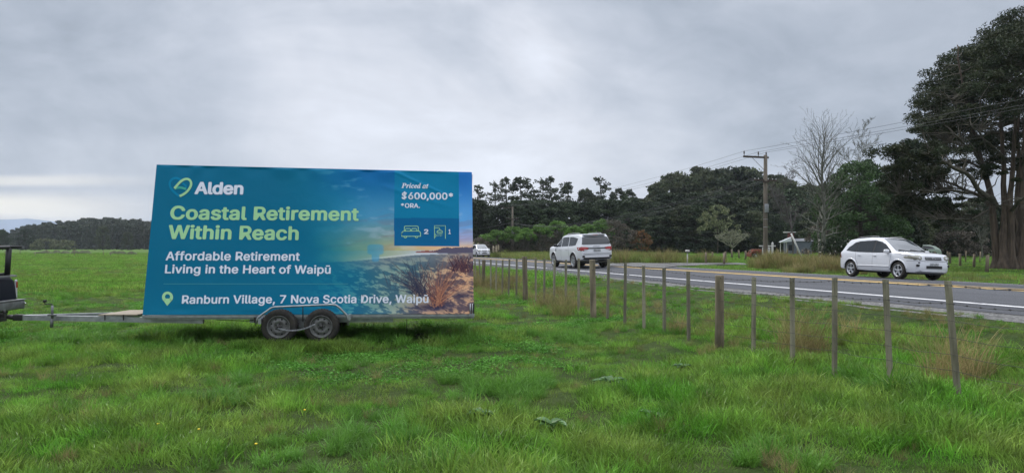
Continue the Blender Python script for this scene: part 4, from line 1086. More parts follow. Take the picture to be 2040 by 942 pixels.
def large_suv():
    c = Car([(-2.455, .70), (-2.45, .90), (-2.43, 1.10), (-2.40, 1.22), (-2.30, 1.45), (-2.16, 1.70), (-2.05, 1.78), (-1.7, 1.82), (-.8, 1.84), (0, 1.82), (.38, 1.74), (.80, 1.48), (1.18, 1.26), (1.30, 1.225), (1.9, 1.195), (2.25, 1.15), (2.39, 1.08), (2.44, .85), (2.455, .6)],
            [(-2.455, .52), (-2.3, .44), (-1.4, .38), (0, .34), (1.5, .36), (2.2, .38), (2.455, .48)],
            [(-2.5, 1.18), (0, 1.14), (2.5, 1.10)],
            [(-2.455, .80), (-2.42, .86), (-2.30, .915), (-1.9, .95), (0, .96), (1.5, .96), (2.1, .92), (2.38, .85), (2.455, .76)], tum=.125, rr=.085, paint=M['white_paint'])
    root = empty('large_suv')
    c.body(root, (1.50, -1.40), .45)
    c.glass_side(root, ([(1.08, 1.18), (.6, 1.18), (.32, 1.18)], [(.66, 1.50), (.50, 1.60), (.32, 1.665)]))
    c.glass_side(root, ([(.24, 1.18), (-.3, 1.19), (-.72, 1.20)], [(.24, 1.68), (-.3, 1.70), (-.72, 1.70)]))
    c.glass_side(root, ([(-.80, 1.20), (-1.3, 1.21), (-1.75, 1.25)], [(-.80, 1.70), (-1.3, 1.69), (-1.90, 1.60)]))
    c.glass_slope(root, 1.17, .38, .74, .60, 'windscreen', M['glass_clear'])
    xr = end_x(c, -2.455, -1); xf = end_x(c, 2.455, 1)
    # rear window across the tailgate
    V = []; Fs = []; n = 15
    for i in range(n):
        y = -1 + 2 * i / (n - 1)
        for j in range(7):
            z = 1.27 + .42 * j / 6 - .03 * (abs(y) ** 4) * (j / 6); hw = .83 - .10 * (j / 6); V.append((xr(y * hw, z) - .014, y * hw, z))
    for i in range(n - 1):
        for j in range(6): Fs.append((i * 7 + j, i * 7 + j + 1, (i + 1) * 7 + j + 1, (i + 1) * 7 + j))
    mb = MB(); mb.add(V, Fs, 0, True); mb.build('rear_window', M['glass'], root)
    mb = MB(); mb.box((-2.12, 0, 1.79), (.26, 1.30, .035), bev=.015); mb.box((-2.245, 0, 1.775), (.02, .3, .02), 1); mb.build('roof_spoiler', [M['white_paint'], M['tail_lamp']], root)
    for x in (1.50, -1.40):
        for sg in (1, -1): make_wheel(root, x, sg * .83, .395, .26, 8, .275, sg)
    for sg in (1, -1):
        tl = lamp(root, 'tail_light', M['tail_lamp'], end_surf(c, -1, sg), [(.44, 1.11), (.45, 1.03), (.60, .985), (.78, .93), (.90, .92), (.935, .98), (.935, 1.13), (.86, 1.165), (.64, 1.145)], .014)
        def ss(x, z, sg=sg): return Vector((x, sg * c.side(x, z, 0), z)), Vector((-.2, sg, 0)).normalized()
        lamp(tl, 'lamp_side', M['tail_lamp'], ss, [(-2.36, .95), (-2.16, .99), (-2.20, 1.13), (-2.36, 1.15)], .004)
        mb = MB(); mb.box((xr(.66, .99) - .028, sg * .66, .995), (.02, .20, .03), bev=.006); mb.build('lamp_lens', M['lamp_clear'], tl)
        mb = MB(); mb.box((xr(.76, .64) + .02, sg * .77, .645), (.09, .14, .11), bev=.03); mb.build('fog_light', M['black_plastic'], root)
        mb = MB(); lamp(root, 'headlight', M['head_lamp'], end_surf(c, 1, sg), [(.55, .92), (.55, 1.03), (.80, 1.05), (.86, .92), (.80, .82), (.62, .82)])
    curved_strip(c, root, 'tailgate_strip', M['black_plastic'], lambda y, z: xr(y, z), -.50, .50, 1.045, 1.10, out=-.020)
    mb = MB(); mb.box((xr(0, .95) - .022, 0, .965), (.014, .40, .125), bev=.004); mb.build('number_plate', M['plate'], root)
    mb = MB(); mb.box((xr(0, 1.2) - .02, 0, 1.185), (.02, .40, .025), bev=.006); mb.build('tailgate_badge', M['chrome'], root)
    mb = MB(); mb.tube([(xr(y, .79) - .004, y, .79) for y in np.linspace(-.80, .80, 20)], .007, 4); mb.tube([(xr(y, .73) - .004, y, .73) for y in np.linspace(-.88, .88, 20)], .006, 4); mb.build('tailgate_seam', M['dark_hole'], root)
    curved_strip(c, root, 'rear_valance', M['black_plastic'], lambda y, z: xr(y, z), -.78, .78, .49, .585, out=-.012)
    mb = MB(); mb.tube([(-2.2, -.5, .40), (-2.46, -.5, .40)], [.035, .035], 10); mb.box((-2.2, 0, .42), (.25, 1.3, .16), bev=.04); mb.box((-2.42, .05, .43), (.16, .08, .08), 1); mb.build('tow_bar', [M['black_plastic'], M['galv_dull']], root)
    curved_strip(c, root, 'grille', M['black_plastic'], lambda y, z: xf(y, z), -.5, .5, .72, 1.03, out=.014)
    seams(c, root, [[(.28, 1.16), (.28, .44)], [(-.76, 1.18), (-.80, .8), (-.94, .6), (-.95, .45)], [(1.16, 1.12), (1.10, .8), (1.06, .45)], [(.28, .44), (1.06, .44)]])
    for wx in (1.50, -1.40):
        for sg in (1, -1):
            mb = MB(); P = []
            for a in np.linspace(R(2), R(178), 20):
                x = wx + .475 * math.cos(a); z = .424 + .465 * math.sin(a); P.append((x, sg * c.side(x, z, -.004), z))
            mb.tube(P, .022, 6); mb.build('arch_flare', M['white_paint'], root)
    for sg in (1, -1):
        mb = MB(); mb.box((1.05, sg * (c.side(1.02, .98) + .004), .99), (.05, .02, .13), bev=.006); mb.build('side_vent', M['black_plastic'], root)
    mirror_(c, root, .98, 1.24, M['black_plastic']); handles(c, root, [(-.52, 1.04), (.48, 1.035)], M['white_paint'])
    rails(c, root, -1.75, .10, .62, M['galv'], .055); underbody(root, -2.2, 2.2, .66, .26, .46)
    return root

def place_car(root, X, Yp, head, lx, ly, scale=1.0, z=None):
    """put the local ground point (lx,ly) at world (X,Yp)"""
    ca_, sa_ = math.cos(head), math.sin(head)
    ox = X - scale * (ca_ * lx - sa_ * ly); oy = Yp - scale * (sa_ * lx + ca_ * ly)
    root.location = (ox, oy, (float(road_z(pq(ox, oy)[0])) if z is None else z) + .014); root.rotation_euler = (0, 0, head); root.scale = (scale,) * 3

HEAD_TO = math.atan2(-CA, SA); HEAD_AWAY = math.atan2(CA, -SA)
def bank(root, head, p_side):
    """roll the car with the road's crossfall"""
    x, y = root.location.x, root.location.y; p, q = pq(x, y)
    sl = (float(road_z(p + .8)) - float(road_z(p - .8))) / 1.6
    left = 1 if head == HEAD_TO or abs(head - HEAD_TO) < .3 else -1
    root.rotation_euler = Euler((math.atan(sl) * left, 0, root.rotation_euler.z), 'XYZ')
tuc = compact_suv(); v = at(1791, 557, 26.0); place_car(tuc, v.x, v.y, HEAD_TO - R(5), 1.33, -.80, .97); bank(tuc, HEAD_TO, 1)
tag(tuc, 'white compact SUV driving towards the camera in the far lane', 'car')
eve = large_suv(); v = at(1146, 535, 36.3); place_car(eve, v.x, v.y, HEAD_AWAY, -1.40, .83, .985); bank(eve, HEAD_AWAY, -1)
tag(eve, 'large white SUV driving away with red tail lights in the near lane', 'car')
far = copy_tree(tuc); v = at(957, 513, 92); place_car(far, v.x, v.y, HEAD_TO, 0, 0, 1.0); far.name = 'compact_suv'
tag(far, 'small distant white SUV approaching, just right of the billboard edge', 'car')

# dark utility vehicle hitched to the trailer: rear tub, bars and cab
def ute():
    root = empty('utility_vehicle')
    def prof(mb, poly, hw, m=0):
        mb.prism(poly, 'y', -hw, hw, m)
    c = Car([(-.02, .66), (0.0, 1.05), (.05, 1.17), (.10, 1.19), (1.60, 1.20), (1.66, 1.22), (1.72, 1.45), (1.85, 1.74), (2.3, 1.80), (3.2, 1.78), (3.6, 1.62), (4.05, 1.30), (4.2, 1.24), (5.1, 1.14), (5.25, 1.0), (5.3, .7)],
            [(-.02, .58), (.3, .52), (1.3, .45), (4.6, .42), (5.3, .5)], [(-.1, 1.12), (5.3, 1.08)],
            [(-.02, .86), (.03, .89), (.12, .915), (1, .925), (4.6, .93), (5.1, .85), (5.3, .7)], tum=.16, rr=.09, paint=M['navy_paint'])
    c.body(root, (1.18, 4.35), .44)
    c.glass_side(root, ([(3.86, 1.18), (3.3, 1.18), (2.95, 1.18)], [(3.45, 1.52), (3.2, 1.62), (2.95, 1.64)]))
    c.glass_side(root, ([(2.85, 1.18), (2.3, 1.18), (1.95, 1.18)], [(2.85, 1.64), (2.3, 1.64), (2.0, 1.60)]))
    c.glass_slope(root, 4.08, 3.42, .70, .58, 'windscreen', M['glass_clear'])
    for x in (1.18, 4.35):
        for sg in (1, -1): make_wheel(root, x, sg * .80, .39, .25, 6, .25, sg)
    for sg in (1, -1):
        mb = MB(); mb.box((.02, sg * .895, .94), (.035, .05, .36), 1, bev=.012); mb.box((.018, sg * .90, 1.02), (.037, .052, .12), 0, bev=.004); mb.build('tail_light', [M['tail_lamp'], M['lamp_clear']], root)
        mb = MB(); mb.tube([(.16, sg * .86, 1.17), (.12, sg * .85, 1.74)], .05, 8); mb.tube([(.12, sg * .86, 1.24), (.55, sg * .85, 1.20)], .03, 6); mb.build('sports_bar', M['black_plastic'], root)
        mb = MB(); mb.box((.30, sg * (c.side(.30, 1.07) + .003), 1.07), (.09, .012, .09), bev=.01); mb.build('filler_cap', M['chrome'], root)
    mb = MB(); mb.tube([(.12, -.9, 1.745), (.12, .9, 1.745)], .035, 8)
    for sg in (1, -1): mb.tube([(-.10, sg * .88, 1.755), (1.70, sg * .86, 1.775)], .026, 8); mb.box((-.08, sg * .9, 1.75), (.07, .06, .05), 1)
    for x in (.35, .8, 1.25, 1.6): mb.tube([(x, -.88, 1.77), (x, .88, 1.77)], .018, 6)
    mb.build('roof_rack', [M['black_plastic'], M['galv_dull']], root)
    mb = MB(); mb.box((-.07, 0, .64), (.16, 1.80, .17), bev=.03); mb.box((-.07, 0, .735), (.18, 1.84, .02), bev=.004); mb.build('rear_bumper', M['galv_dull'], root)
    mb = MB(); mb.box((-.02, 0, 1.185), (.03, 1.7, .012)); mb.tube([(.02, sg_ * .9, 1.20) for sg_ in (-1, 1)], .012, 6)
    for sg in (1, -1): mb.tube([(x, sg * .89, 1.205) for x in (.05, 1.6)], .014, 6)
    mb.build('tub_rail', M['galv_dull'], root)
    mb = MB(); mb.box((-.10, 0, .50), (.45, .08, .08)); mb.box((.02, 0, .54), (.12, 1.1, .08)); mb.tube([(-.30, 0, .52), (-.30, 0, .60)], .025, 8)
    for y in (-.35,): mb.box((-.05, y, .47), (.03, .25, .22))
    mb.build('tow_hitch', M['black_steel'], root)
    mb = MB(); mb.box((-.275, .86, .66), (.015, .05, .05), bev=.006); mb.tube([(-.20, -.82, .66), (-.10, -.92, .67), (0.02, -.92, .68)], .015, 6); mb.build('bumper_fitting', M['chrome'], root)
    underbody(root, .2, 5.0, .6, .40, .56)
    return root
u = ute(); tag(u, 'dark navy utility vehicle with black rack, hitched to the billboard trailer', 'utility vehicle')
u.location = (-9.58, 12.45, gz(-9, 12.4) - .0); u.rotation_euler = (0, 0, R(180 + 6))

# small pale car parked in the trees behind the white SUV
pc = Car([(-2.1, .55), (-2.05, .85), (-1.9, .98), (-1.5, 1.28), (-1.0, 1.42), (-.2, 1.45), (.3, 1.38), (.95, .98), (1.6, .90), (2.0, .78), (2.1, .5)], [(-2.1, .3), (2.1, .3)], [(-2.1, .92), (2.1, .86)],
         [(-2.1, .65), (-1.8, .80), (0, .84), (1.6, .82), (2.1, .65)], tum=.16, paint=mat('pale_green_paint', (.30, .38, .30), .3, coat=.5))
pr = empty('parked_car'); pc.body(pr, (1.25, -1.25), .35)
pc.glass_side(pr, ([(.78, .93), (.3, .94), (-.1, .95)], [(.36, 1.26), (.1, 1.32), (-.1, 1.33)])); pc.glass_side(pr, ([(-.18, .95), (-.8, .96), (-1.4, .97)], [(-.18, 1.33), (-.7, 1.32), (-1.15, 1.24)]))
pc.glass_slope(pr, .92, .34, .64, .54, 'windscreen'); pc.glass_slope(pr, -1.84, -1.5, .60, .52, 'rear_window')
for x in (1.25, -1.25):
    for sg in (1, -1): make_wheel(pr, x, sg * .74, .30, .19, 5, .19, sg)
pv = gpx(1830, 513); pr.location = (pv.x, pv.y, gz(pv.x, pv.y) + .25 * 0); pr.rotation_euler = (0, 0, R(170))
tag(pr, 'pale green car parked under the trees behind the bonnet of the white SUV', 'car')

# ------------------------------------------------------------------ roadside fence
def fY(k): return 6.4 * (1 + .1308 * k)
fence = empty('wire_fence'); tag(fence, 'post and batten wire fence running between the meadow and the road', 'fence')
TOPS = {1: (1888, 559), 2: (1764, 556), 3: (1663, 552.7), 4: (1578, 553.6), 5: (1502, 552), 6: (1433.5, 548), 7: (1371, 540), 8: (1323, 534), 9: (1282, 529), 10: (1246, 522.6), 11: (1212.5, 516),
        12: (1180, 513.7), 13: (1153, 515), 14: (1127.5, 517.6), 15: (1105, 517.6), 16: (1084.7, 515), 17: (1067, 513.7), 18: (1045, 511), 19: (1029.4, 515), 20: (1015, 516.3), 21: (1001.4, 517.6),
        22: (989, 517.6), 23: (977.7, 516.3), 24: (964, 517.6), 25: (954.7, 516), 26: (945.8, 516)}
tops3 = {}
for k in range(-3, 44):
    Yk = fY(k)
    if k in TOPS: X_ = (TOPS[k][0] - 1020) / F * Yk; zt = EYE + (HOR - TOPS[k][1]) / F * Yk
    else: X_ = (1044.8 - 53.2 * k) / F * 6.4; zt = (1.42 if k < 1 else 1.34 + .004 * (k - 26)) + random.uniform(-.03, .03)
    g = gz(X_, Yk); zt = min(zt, g + 1.42)
    lean = {1: .012, 2: .004}.get(k, random.uniform(-.012, .012)); bx = X_ + ({1: 22, 2: 10}.get(k, random.uniform(-3, 3)) / F * Yk)
    mb = MB(); thick = k % 6 == 0
    if thick:
        r = .072 if k != 18 else .08
        n = 14; zs = [g - .3, g + .2, g + .7, zt - .02, zt]
        mb.tube([(bx + (X_ - bx) * (z - g) / (zt - g), Yk, z) for z in zs], [r * 1.05, r * 1.03, r, r * .99, r * .93], n)
        mb.build('post', M['post_wood'], fence)
    else:
        wd = .052 if k > 0 else .05; P = []
        for z in (g - .2, zt):
            cxx = bx + (X_ - bx) * (z - g) / (zt - g)
            for a, b_ in ((-1, -1), (1, -1), (1, 1), (-1, 1)):
                P.append(Vector((cxx, Yk, z)) + Vector((CA, SA, 0)) * a * wd / 2 + Vector((-SA, CA, 0)) * b_ * wd * .42 + Vector((0, 0, random.uniform(-.004, .004) if z == zt else 0)))
        mb.add(P, [(3, 2, 1, 0), (4, 5, 6, 7), (0, 1, 5, 4), (1, 2, 6, 5), (2, 3, 7, 6), (3, 0, 4, 7)]); mb.build('batten', M['batten_wood'], fence)
    tops3[k] = (X_, Yk, zt, g, bx)
ks = sorted(tops3)
for wi, (dz_, rad, barb) in enumerate(((.045, .0032, True), (.24, .0030, True), (.42, .0024, False), (.60, .0024, False), (.78, .0024, False), (.95, .0024, False))):
    mb = MB(); pts = []
    for k in ks:
        X_, Yk, zt, g, bx = tops3[k]; z = max(zt - dz_, g + .1); t = (z - g) / (zt - g); pts.append(Vector((bx + (X_ - bx) * t - CA * .035, Yk - SA * .035, z)))
    P = []
    for a, b_ in zip(pts[:-1], pts[1:]):
        for t in (0, .5): p = a.lerp(b_, t); p.z -= .015 * (t > 0); P.append(p)
    P.append(pts[-1]); mb.tube(P, rad, 4, 0, False)
    if barb:
        for i, (a, b_) in enumerate(zip(P[:-1], P[1:])):
            n = int((b_ - a).length / .125)
            for j in range(n):
                p = a.lerp(b_, (j + .5) / n)
                if p.y < 24: 
                    mb.box(p, (.010, .026, .010)); d = Vector((random.uniform(-1, 1) * .006, 0, .013)); mb.tube([p - d, p + d], .0016, 3, 0, False)
    mb.build('wire', M['wire'], fence)

# ------------------------------------------------------------------ power poles and lines
def power_pole(X_, Yk, top, r0, r1, detail=True):
    g = gz(X_, Yk); root = empty('power_pole', (X_, Yk, g)); H = top - g
    mb = MB(); mb.tube([(0, 0, -.5), (0, 0, 1), (0, 0, H * .5), (0, 0, H)], [r0, r0 * .97, (r0 + r1) / 2, r1], 12); mb.build('pole', M['pole_wood'], root)
    A = Vector((CA, SA, 0))
    mb = MB(); rot = Matrix((A, Vector((-SA, CA, 0)), Vector((0, 0, 1)))).transposed()
    mb.box(A * (-.82) + Vector((0, 0, H - .18)), (2.15, .10, .13), rot=rot); mb.build('crossarm', M['pole_dark'], root)
    mb = MB(); mb.tube([A * -1.15 + Vector((0, 0, H - .24)), Vector((0, -.1, H - 1.25))], .018, 5); mb.build('brace', M['galv_dull'], root)
    for a in (-1.84, -.62, .06):
        mb = MB(); p = A * a + Vector((0, 0, H - .12)); mb.tube([p, p + Vector((0, 0, .30))], .02, 6); mb.lathe([(.03, .12), (.055, .18), (.04, .24), (.055, .28), (.03, .34), (0, .35)], 10, 0, 'z', p); mb.build('insulator', M['insulator'] if not detail else M['pole_dark'], root)
    mb = MB(); z2 = H - 1.85; mb.box(A * 0 + Vector((0, 0, z2)), (1.95, .09, .11), rot=rot)
    mb.box(A * 0 + Vector((0, -.12, z2 - .12)), (.5, .1, .12), rot=rot); mb.build('lower_crossarm', M['pole_dark'], root)
    for a in (-.92, -.6, .25, .62, .92):
        mb = MB(); p = A * a + Vector((0, 0, z2 + .05)); mb.tube([p, p + Vector((0, 0, .10))], .03, 6); mb.build('insulator', M['insulator'], root)
    mb = MB(); mb.box(Vector((.02, -r0 - .02, H - 3.9)), (.30, .05, .62), bev=.01); mb.build('pole_plate', M['galv'], root)
    for z in (H * .35, H * .42):
        mb = MB(); mb.lathe([(r0 * .96, z), (r0 * .96 + .008, z + .01), (r0 * .96, z + .03)], 12, 0, 'z'); mb.build('strap', M['galv'], root)
    return root, g, H
Xp1 = (1525 - 1020) / F * 50
pole1, g1, H1 = power_pole(Xp1, 50, EYE + (HOR - 309) / F * 50, .17, .13)
tag(pole1, 'tall timber power pole with crossarms standing in the brown grass', 'power pole')
Xp2 = (1021 - 1020) / F * 108
pole2, g2, H2 = power_pole(Xp2, 108, EYE + (HOR - 412) / F * 108, .20, .13)
tag(pole2, 'distant power pole in front of the green hedge beside the road', 'power pole')
span = Vector((Xp1 - Xp2, 50 - 108, 0))
X3, Y3 = Xp1 + span.x, 50 + span.y
pole3, g3, H3 = power_pole(X3, Y3, EYE + (HOR - 309) / F * 50 + .2, .17, .13); tag(pole3, 'power pole out of view beyond the right of the road', 'power pole')
X4, Y4 = Xp2 - span.x, 108 - span.y
pole4, g4, H4 = power_pole(X4, Y4, 9.4, .17, .13); tag(pole4, 'farthest power pole hidden behind the billboard', 'power pole')
def wires(pa, pb, offs, dza, dzb, sag, label, rad=.016):
    A = Vector((CA, SA, 0))
    for i, o_ in enumerate(offs):
        a = Vector(pa) + A * o_ + Vector((0, 0, dza)); b_ = Vector(pb) + A * o_ + Vector((0, 0, dzb)); mb = MB()
        mb.tube([a.lerp(b_, t) - Vector((0, 0, sag * (1 + .06 * i) * 4 * t * (1 - t))) for t in np.linspace(0, 1, 26)], rad, 4, 0, False)
        o = mb.build('power_line', M['cable']); tag(o, label[i], 'power line', 'overhead power lines')
P1 = (Xp1, 50, g1 + H1); P2 = (Xp2, 108, g2 + H2); P3 = (X3, Y3, g3 + H3); P4 = (X4, Y4, g4 + H4)
nm = ('left', 'middle', 'right')
side_ = ('on the outer end of the top crossarm', 'at the middle of the top crossarm', 'over its tip')
wires(P1, P2, (-1.84, -.62, .06), .2, .2, .9, [f'high wire {s_}, tall pole to distant pole' for s_ in side_], .008)
wires(P1, P3, (-1.84, -.62, .06), .2, .2, .45, [f'high wire {s_}, tall pole past big tree' for s_ in side_], .008)
wires(P2, P4, (-1.84, -.62, .06), .2, .2, .9, [f'high wire {s_}, beyond distant pole' for s_ in side_], .010)
lo = ('nearest the road', 'second from the road', 'third from the road', 'farthest from the road')
wires(P1, P2, (-.92, -.6, .25, .62), -1.72, -2.6, 1.5, [f'lower sagging cable {s_} between the two power poles' for s_ in lo], .011)
wires(P2, P4, (-.92, -.6), -2.6, -1.72, 1.2, [f'lower cable {s_} running on behind the distant pole' for s_ in lo[:2]], .011)
# guy wire with white guard
gt = at(1530, 362, 50); gb_ = at(1600, 519, 49.5); gm = gt.lerp(gb_, .66)
mb = MB(); mb.tube([gt, gb_], .014, 5); gy = mb.build('guy_wire', M['cable']); tag(gy, 'slanting guy wire with white guard tube below the tall power pole', 'guy wire')
mb = MB(); mb.tube([gm, gb_], .065, 8); mb.build('guard_tube', M['white_old'], gy)

# ------------------------------------------------------------------ small roadside things
# mailbox
v = gpx(1369.5, 525.5); mbx = empty('letterbox', v, R(10)); tag(mbx, 'white letterbox on a white post beside the driveway', 'letterbox')
mb = MB(); mb.tube([(0, 0, -.1), (0, 0, .98)], .055, 8); mb.build('post', M['white_old'], mbx)
mb = MB(); mb.box((0, 0, 1.06), (.24, .42, .16), bev=.05); mb.box((0, -.212, 1.06), (.2, .01, .12)); mb.build('box', M['white_old'], mbx)
mb = MB(); mb.box((0, 0, .94), (.34, .34, .05), bev=.01); mb.build('shelf', M['black_plastic'], mbx)
# road marker posts
for i, (px, py, lab) in enumerate(((1100.5, 522, 'white road marker post with yellow reflector on the far verge left of the white SUV'),)):
    v = gpx(px, py); r_ = empty('marker_post', v); tag(r_, lab, 'marker post')
    mb = MB(); mb.box((0, 0, .40), (.13, .05, .95), bev=.01); mb.build('post', M['white_old'], r_)
    mb = MB(); mb.box((0, -.032, .82), (.11, .012, .12), bev=.002); mb.build('reflector', mat('amber_reflector', (.75, .40, .02), .3), r_)
# estate sign
v = at(1539, 520, 52.5); es = empty('sign_post', (v.x, v.y, gz(v.x, v.y)), R(-38)); tag(es, 'white wooden sign post with arm and hanging panel beside the power pole', 'sign post')
mb = MB(); mb.box((0, 0, .68), (.13, .13, 1.9), bev=.01); mb.add([(-.065, -.065, 1.63), (.065, -.065, 1.63), (.065, .065, 1.63), (-.065, .065, 1.63), (0, 0, 1.74)], [(0, 1, 4), (1, 2, 4), (2, 3, 4), (3, 0, 4)]); mb.build('post', M['white_old'], es)
mb = MB(); mb.box((-.40, 0, 1.42), (1.25, .09, .09)); mb.build('arm', M['white_old'], es)
mb = MB(); mb.box((-.48, 0, .98), (.62, .03, .68), bev=.004); mb.box((-.48, -.018, 1.17), (.5, .006, .12), 1); mb.build('panel', [M['white_old'], mat('grey_print', (.35, .36, .38), .5)], es)
mb = MB(); mb.tube([(-.7, 0, 1.32), (-.7, 0, 1.38)], .01, 4); mb.tube([(-.26, 0, 1.32), (-.26, 0, 1.38)], .01, 4); mb.build('hook', M['black_steel'], es)
# tractor
M['orange'] = mat('orange_machine_paint', (.24, .055, .02), .6, (.13, .04, .02), 5)
v = at(1518, 506, 74); tr = empty('tractor', (v.x, v.y, gz(v.x, v.y)), R(190), .85); tag(tr, 'small orange tractor parked in the paddock behind the power pole', 'tractor')
mb = MB(); mb.box((.75, 0, .88), (1.25, .55, .55), bev=.08); mb.box((-.15, .38, .95), (.7, .25, .10), bev=.03); mb.box((-.15, -.38, .95), (.7, .25, .10), bev=.03); mb.build('bonnet', M['orange'], tr)
mb = MB(); mb.box((.4, 0, .58), (1.7, .4, .25), bev=.03); mb.box((-.3, 0, 1.0), (.45, .45, .10), bev=.03); mb.box((-.52, 0, 1.2), (.08, .45, .4), bev=.02); mb.build('chassis', M['black_steel'], tr)
mb = MB(); mb.tube([(-.62, -.4, .7), (-.62, -.4, 1.9), (-.62, .4, 1.9), (-.62, .4, .7)], .035, 6); mb.build('roll_bar', M['black_steel'], tr)
mb = MB(); mb.box((1.9, 0, .45), (.12, 1.5, .5), bev=.02); mb.tube([(.8, .38, .9), (1.5, .38, .95), (1.85, .38, .5)], .05, 6); mb.tube([(.8, -.38, .9), (1.5, -.38, .95), (1.85, -.38, .5)], .05, 6); mb.build('front_loader', M['orange'], tr)
for x, y, r in ((-.15, .62, .55), (-.15, -.62, .55), (1.15, .5, .33), (1.15, -.5, .33)): make_wheel(tr, x, y, r, .28, 6, r * .55, 1 if y > 0 else -1)
# farmhouse
v = at(1575, 503, 102); hs = empty('farm_cottage', (v.x, v.y, gz(v.x, v.y)), R(-14), .84); tag(hs, 'small grey cottage with white sloping roof and red chimney under the trees', 'cottage')
M['weather'] = mat('grey_weatherboard', (.13, .15, .18), .7, (.11, .125, .15), 3); M['roofw'] = mat('pale_iron_roof', (.72, .74, .78), .45)
M['brick'] = mat('red_brick', (.13, .04, .03), .9, (.10, .03, .025), 9)
mb = MB()
for k in range(14): mb.box((1.2, 0, .08 + k * .16), (5.2, 4.0 + (.012 if k % 2 else 0), .158)) if False else mb.prism([(-2.0, .0 + k * .165), (-2.02, .0 + k * .165), (-2.0, .162 + k * .165), (2.0, .162 + k * .165), (2.02, .0 + k * .165)], 'x', -.9, 3.2)
mb.build('wall', M['weather'], hs)
mb = MB(); mb.add([(-.95, -2.15, 2.28), (3.4, -2.15, 2.28), (3.4, 0, 2.75), (-.95, 0, 2.75), (-.95, -2.15, 2.34), (3.4, -2.15, 2.34), (3.4, 0, 2.81), (-.95, 0, 2.81)], [(0, 1, 2, 3), (4, 5, 6, 7), (0, 1, 5, 4), (1, 2, 6, 5), (2, 3, 7, 6), (3, 0, 4, 7)])
mb.build('roof', mat('dull_iron_roof', (.12, .125, .135), .6), hs)
mb = MB(); mb.add([(-2.0, -2.3, 2.12), (-2.0, -2.3, 2.22), (-.2, -2.3, 3.05), (-.2, -2.3, 2.25), (-2.0, -.2, 2.12), (-2.0, -.2, 2.22), (-.2, -.2, 3.05), (-.2, -.2, 2.25)], [(0, 1, 2, 3), (4, 5, 6, 7), (0, 1, 5, 4), (1, 2, 6, 5), (2, 3, 7, 6), (3, 0, 4, 7)]); mb.build('porch_roof', M['roofw'], hs)
mb = MB(); mb.box((-1.95, -2.0, 1.1), (.1, .1, 2.2)); mb.box((-.95, -2.05, 1.1), (.1, .06, 2.2)); mb.box((-1.45, -2.0, 2.12), (1.1, .12, .16)); mb.build('porch_frame', M['white_old'], hs)
mb = MB(); mb.box((-.3, -2.03, 1.2), (.7, .03, 1.0)); mb.build('window', M['glass'], hs)
mb = MB(); mb.box((.0, -.1, 3.0), (1.0, .9, 1.7)); mb.build('chimney', M['brick'], hs)
mb = MB(); mb.box((-.2, -.1, 3.92), (2.0, 1.1, .14), bev=.02); mb.build('chimney_cap', M['white_old'], hs)
# paddock fences
def farm_fence(label, posts, wires_=3, r=.07, name='paddock_fence', m='post_wood', hmin=.9):
    root = empty(name); tag(root, label, 'fence'); T3 = []
    for px, t, b in posts:
        v = gpx(px, b); g = gz(v.x, v.y); H = max(hmin, (b - t) / F * v.y); lx = random.uniform(-.06, .06)
        mb = MB(); mb.tube([(v.x, v.y, g - .2), (v.x + lx * .5, v.y, g + H * .5), (v.x + lx, v.y, g + H)], [r, r * .95, r * .9], 7); mb.build('post', M[m], root); T3.append((v, g, H))
    for k in range(wires_):
        mb = MB(); mb.tube([(v.x, v.y - r, g + H * (.35 + .28 * k)) for v, g, H in T3], .006, 3, 0, False); mb.build('wire', M['wire'], root)
    return root
farm_fence('short wooden fence at the driveway mouth in front of the pale tree', [(1406, 506, 526), (1420, 505, 521.5), (1442.5, 503, 527)], r=.09)
farm_fence('dark paddock fence posts behind the driveway lawn', [(1445.5, 503, 521), (1458.5, 502, 514), (1472.5, 503, 515), (1485, 503, 518), (1495, 502, 513)], 2, .10)
farm_fence('low dark fence posts in front of the grey cottage', [(1549, 502, 510), (1569, 501, 510), (1589, 502, 510), (1610.5, 502, 517)], 2, .09)
farm_fence('leaning wooden fence posts in the paddock left of the big trunk', [(1893, 510, 527), (1913, 507, 530), (1940, 506, 532), (1966, 513, 543)], 3, .09)
farm_fence('far thin fence posts below the rust coloured shrub', [(1862, 510, 522), (1887, 510, 522), (1923.5, 511, 523), (1952, 510, 523), (1980, 504, 522), (2010, 508, 522)], 2, .05)
farm_fence('distant thin farm fence across the left meadow', [(10, 500, 507), (40, 499, 507), (70, 501, 511), (95, 499, 506.5), (148, 498, 511), (206, 500, 509), (221, 501, 510.5), (262, 500, 509), (300, 500, 510), (345, 500, 510)], 3, .06, hmin=.8)

# ------------------------------------------------------------------ trees
def segs_mesh(segs, k=5):
    A = np.array([[*s[0], *s[1], s[2], s[3]] for s in segs], float)
    p0, p1, r0, r1 = A[:, :3], A[:, 3:6], A[:, 6], A[:, 7]
    d = p1 - p0; d /= np.linalg.norm(d, axis=1)[:, None] + 1e-9
    ref = np.where(np.abs(d[:, 2:3]) < .9, np.array([[0, 0, 1.]]), np.array([[1., 0, 0]]))
    a = np.cross(d, ref); a /= np.linalg.norm(a, axis=1)[:, None] + 1e-9; b = np.cross(a, d)
    V = []
    for P, r in ((p0, r0), (p1, r1)):
        for i in range(k):
            an = 2 * math.pi * i / k; V.append(P + (a * math.cos(an) + b * math.sin(an)) * r[:, None])
    V = np.stack(V, 1); n = len(A); base = (np.arange(n) * 2 * k)[:, None]
    Fs = np.concatenate([base + np.array([[i, (i + 1) % k, k + (i + 1) % k, k + i]]) for i in range(k)])
    return V.reshape(-1, 3), Fs
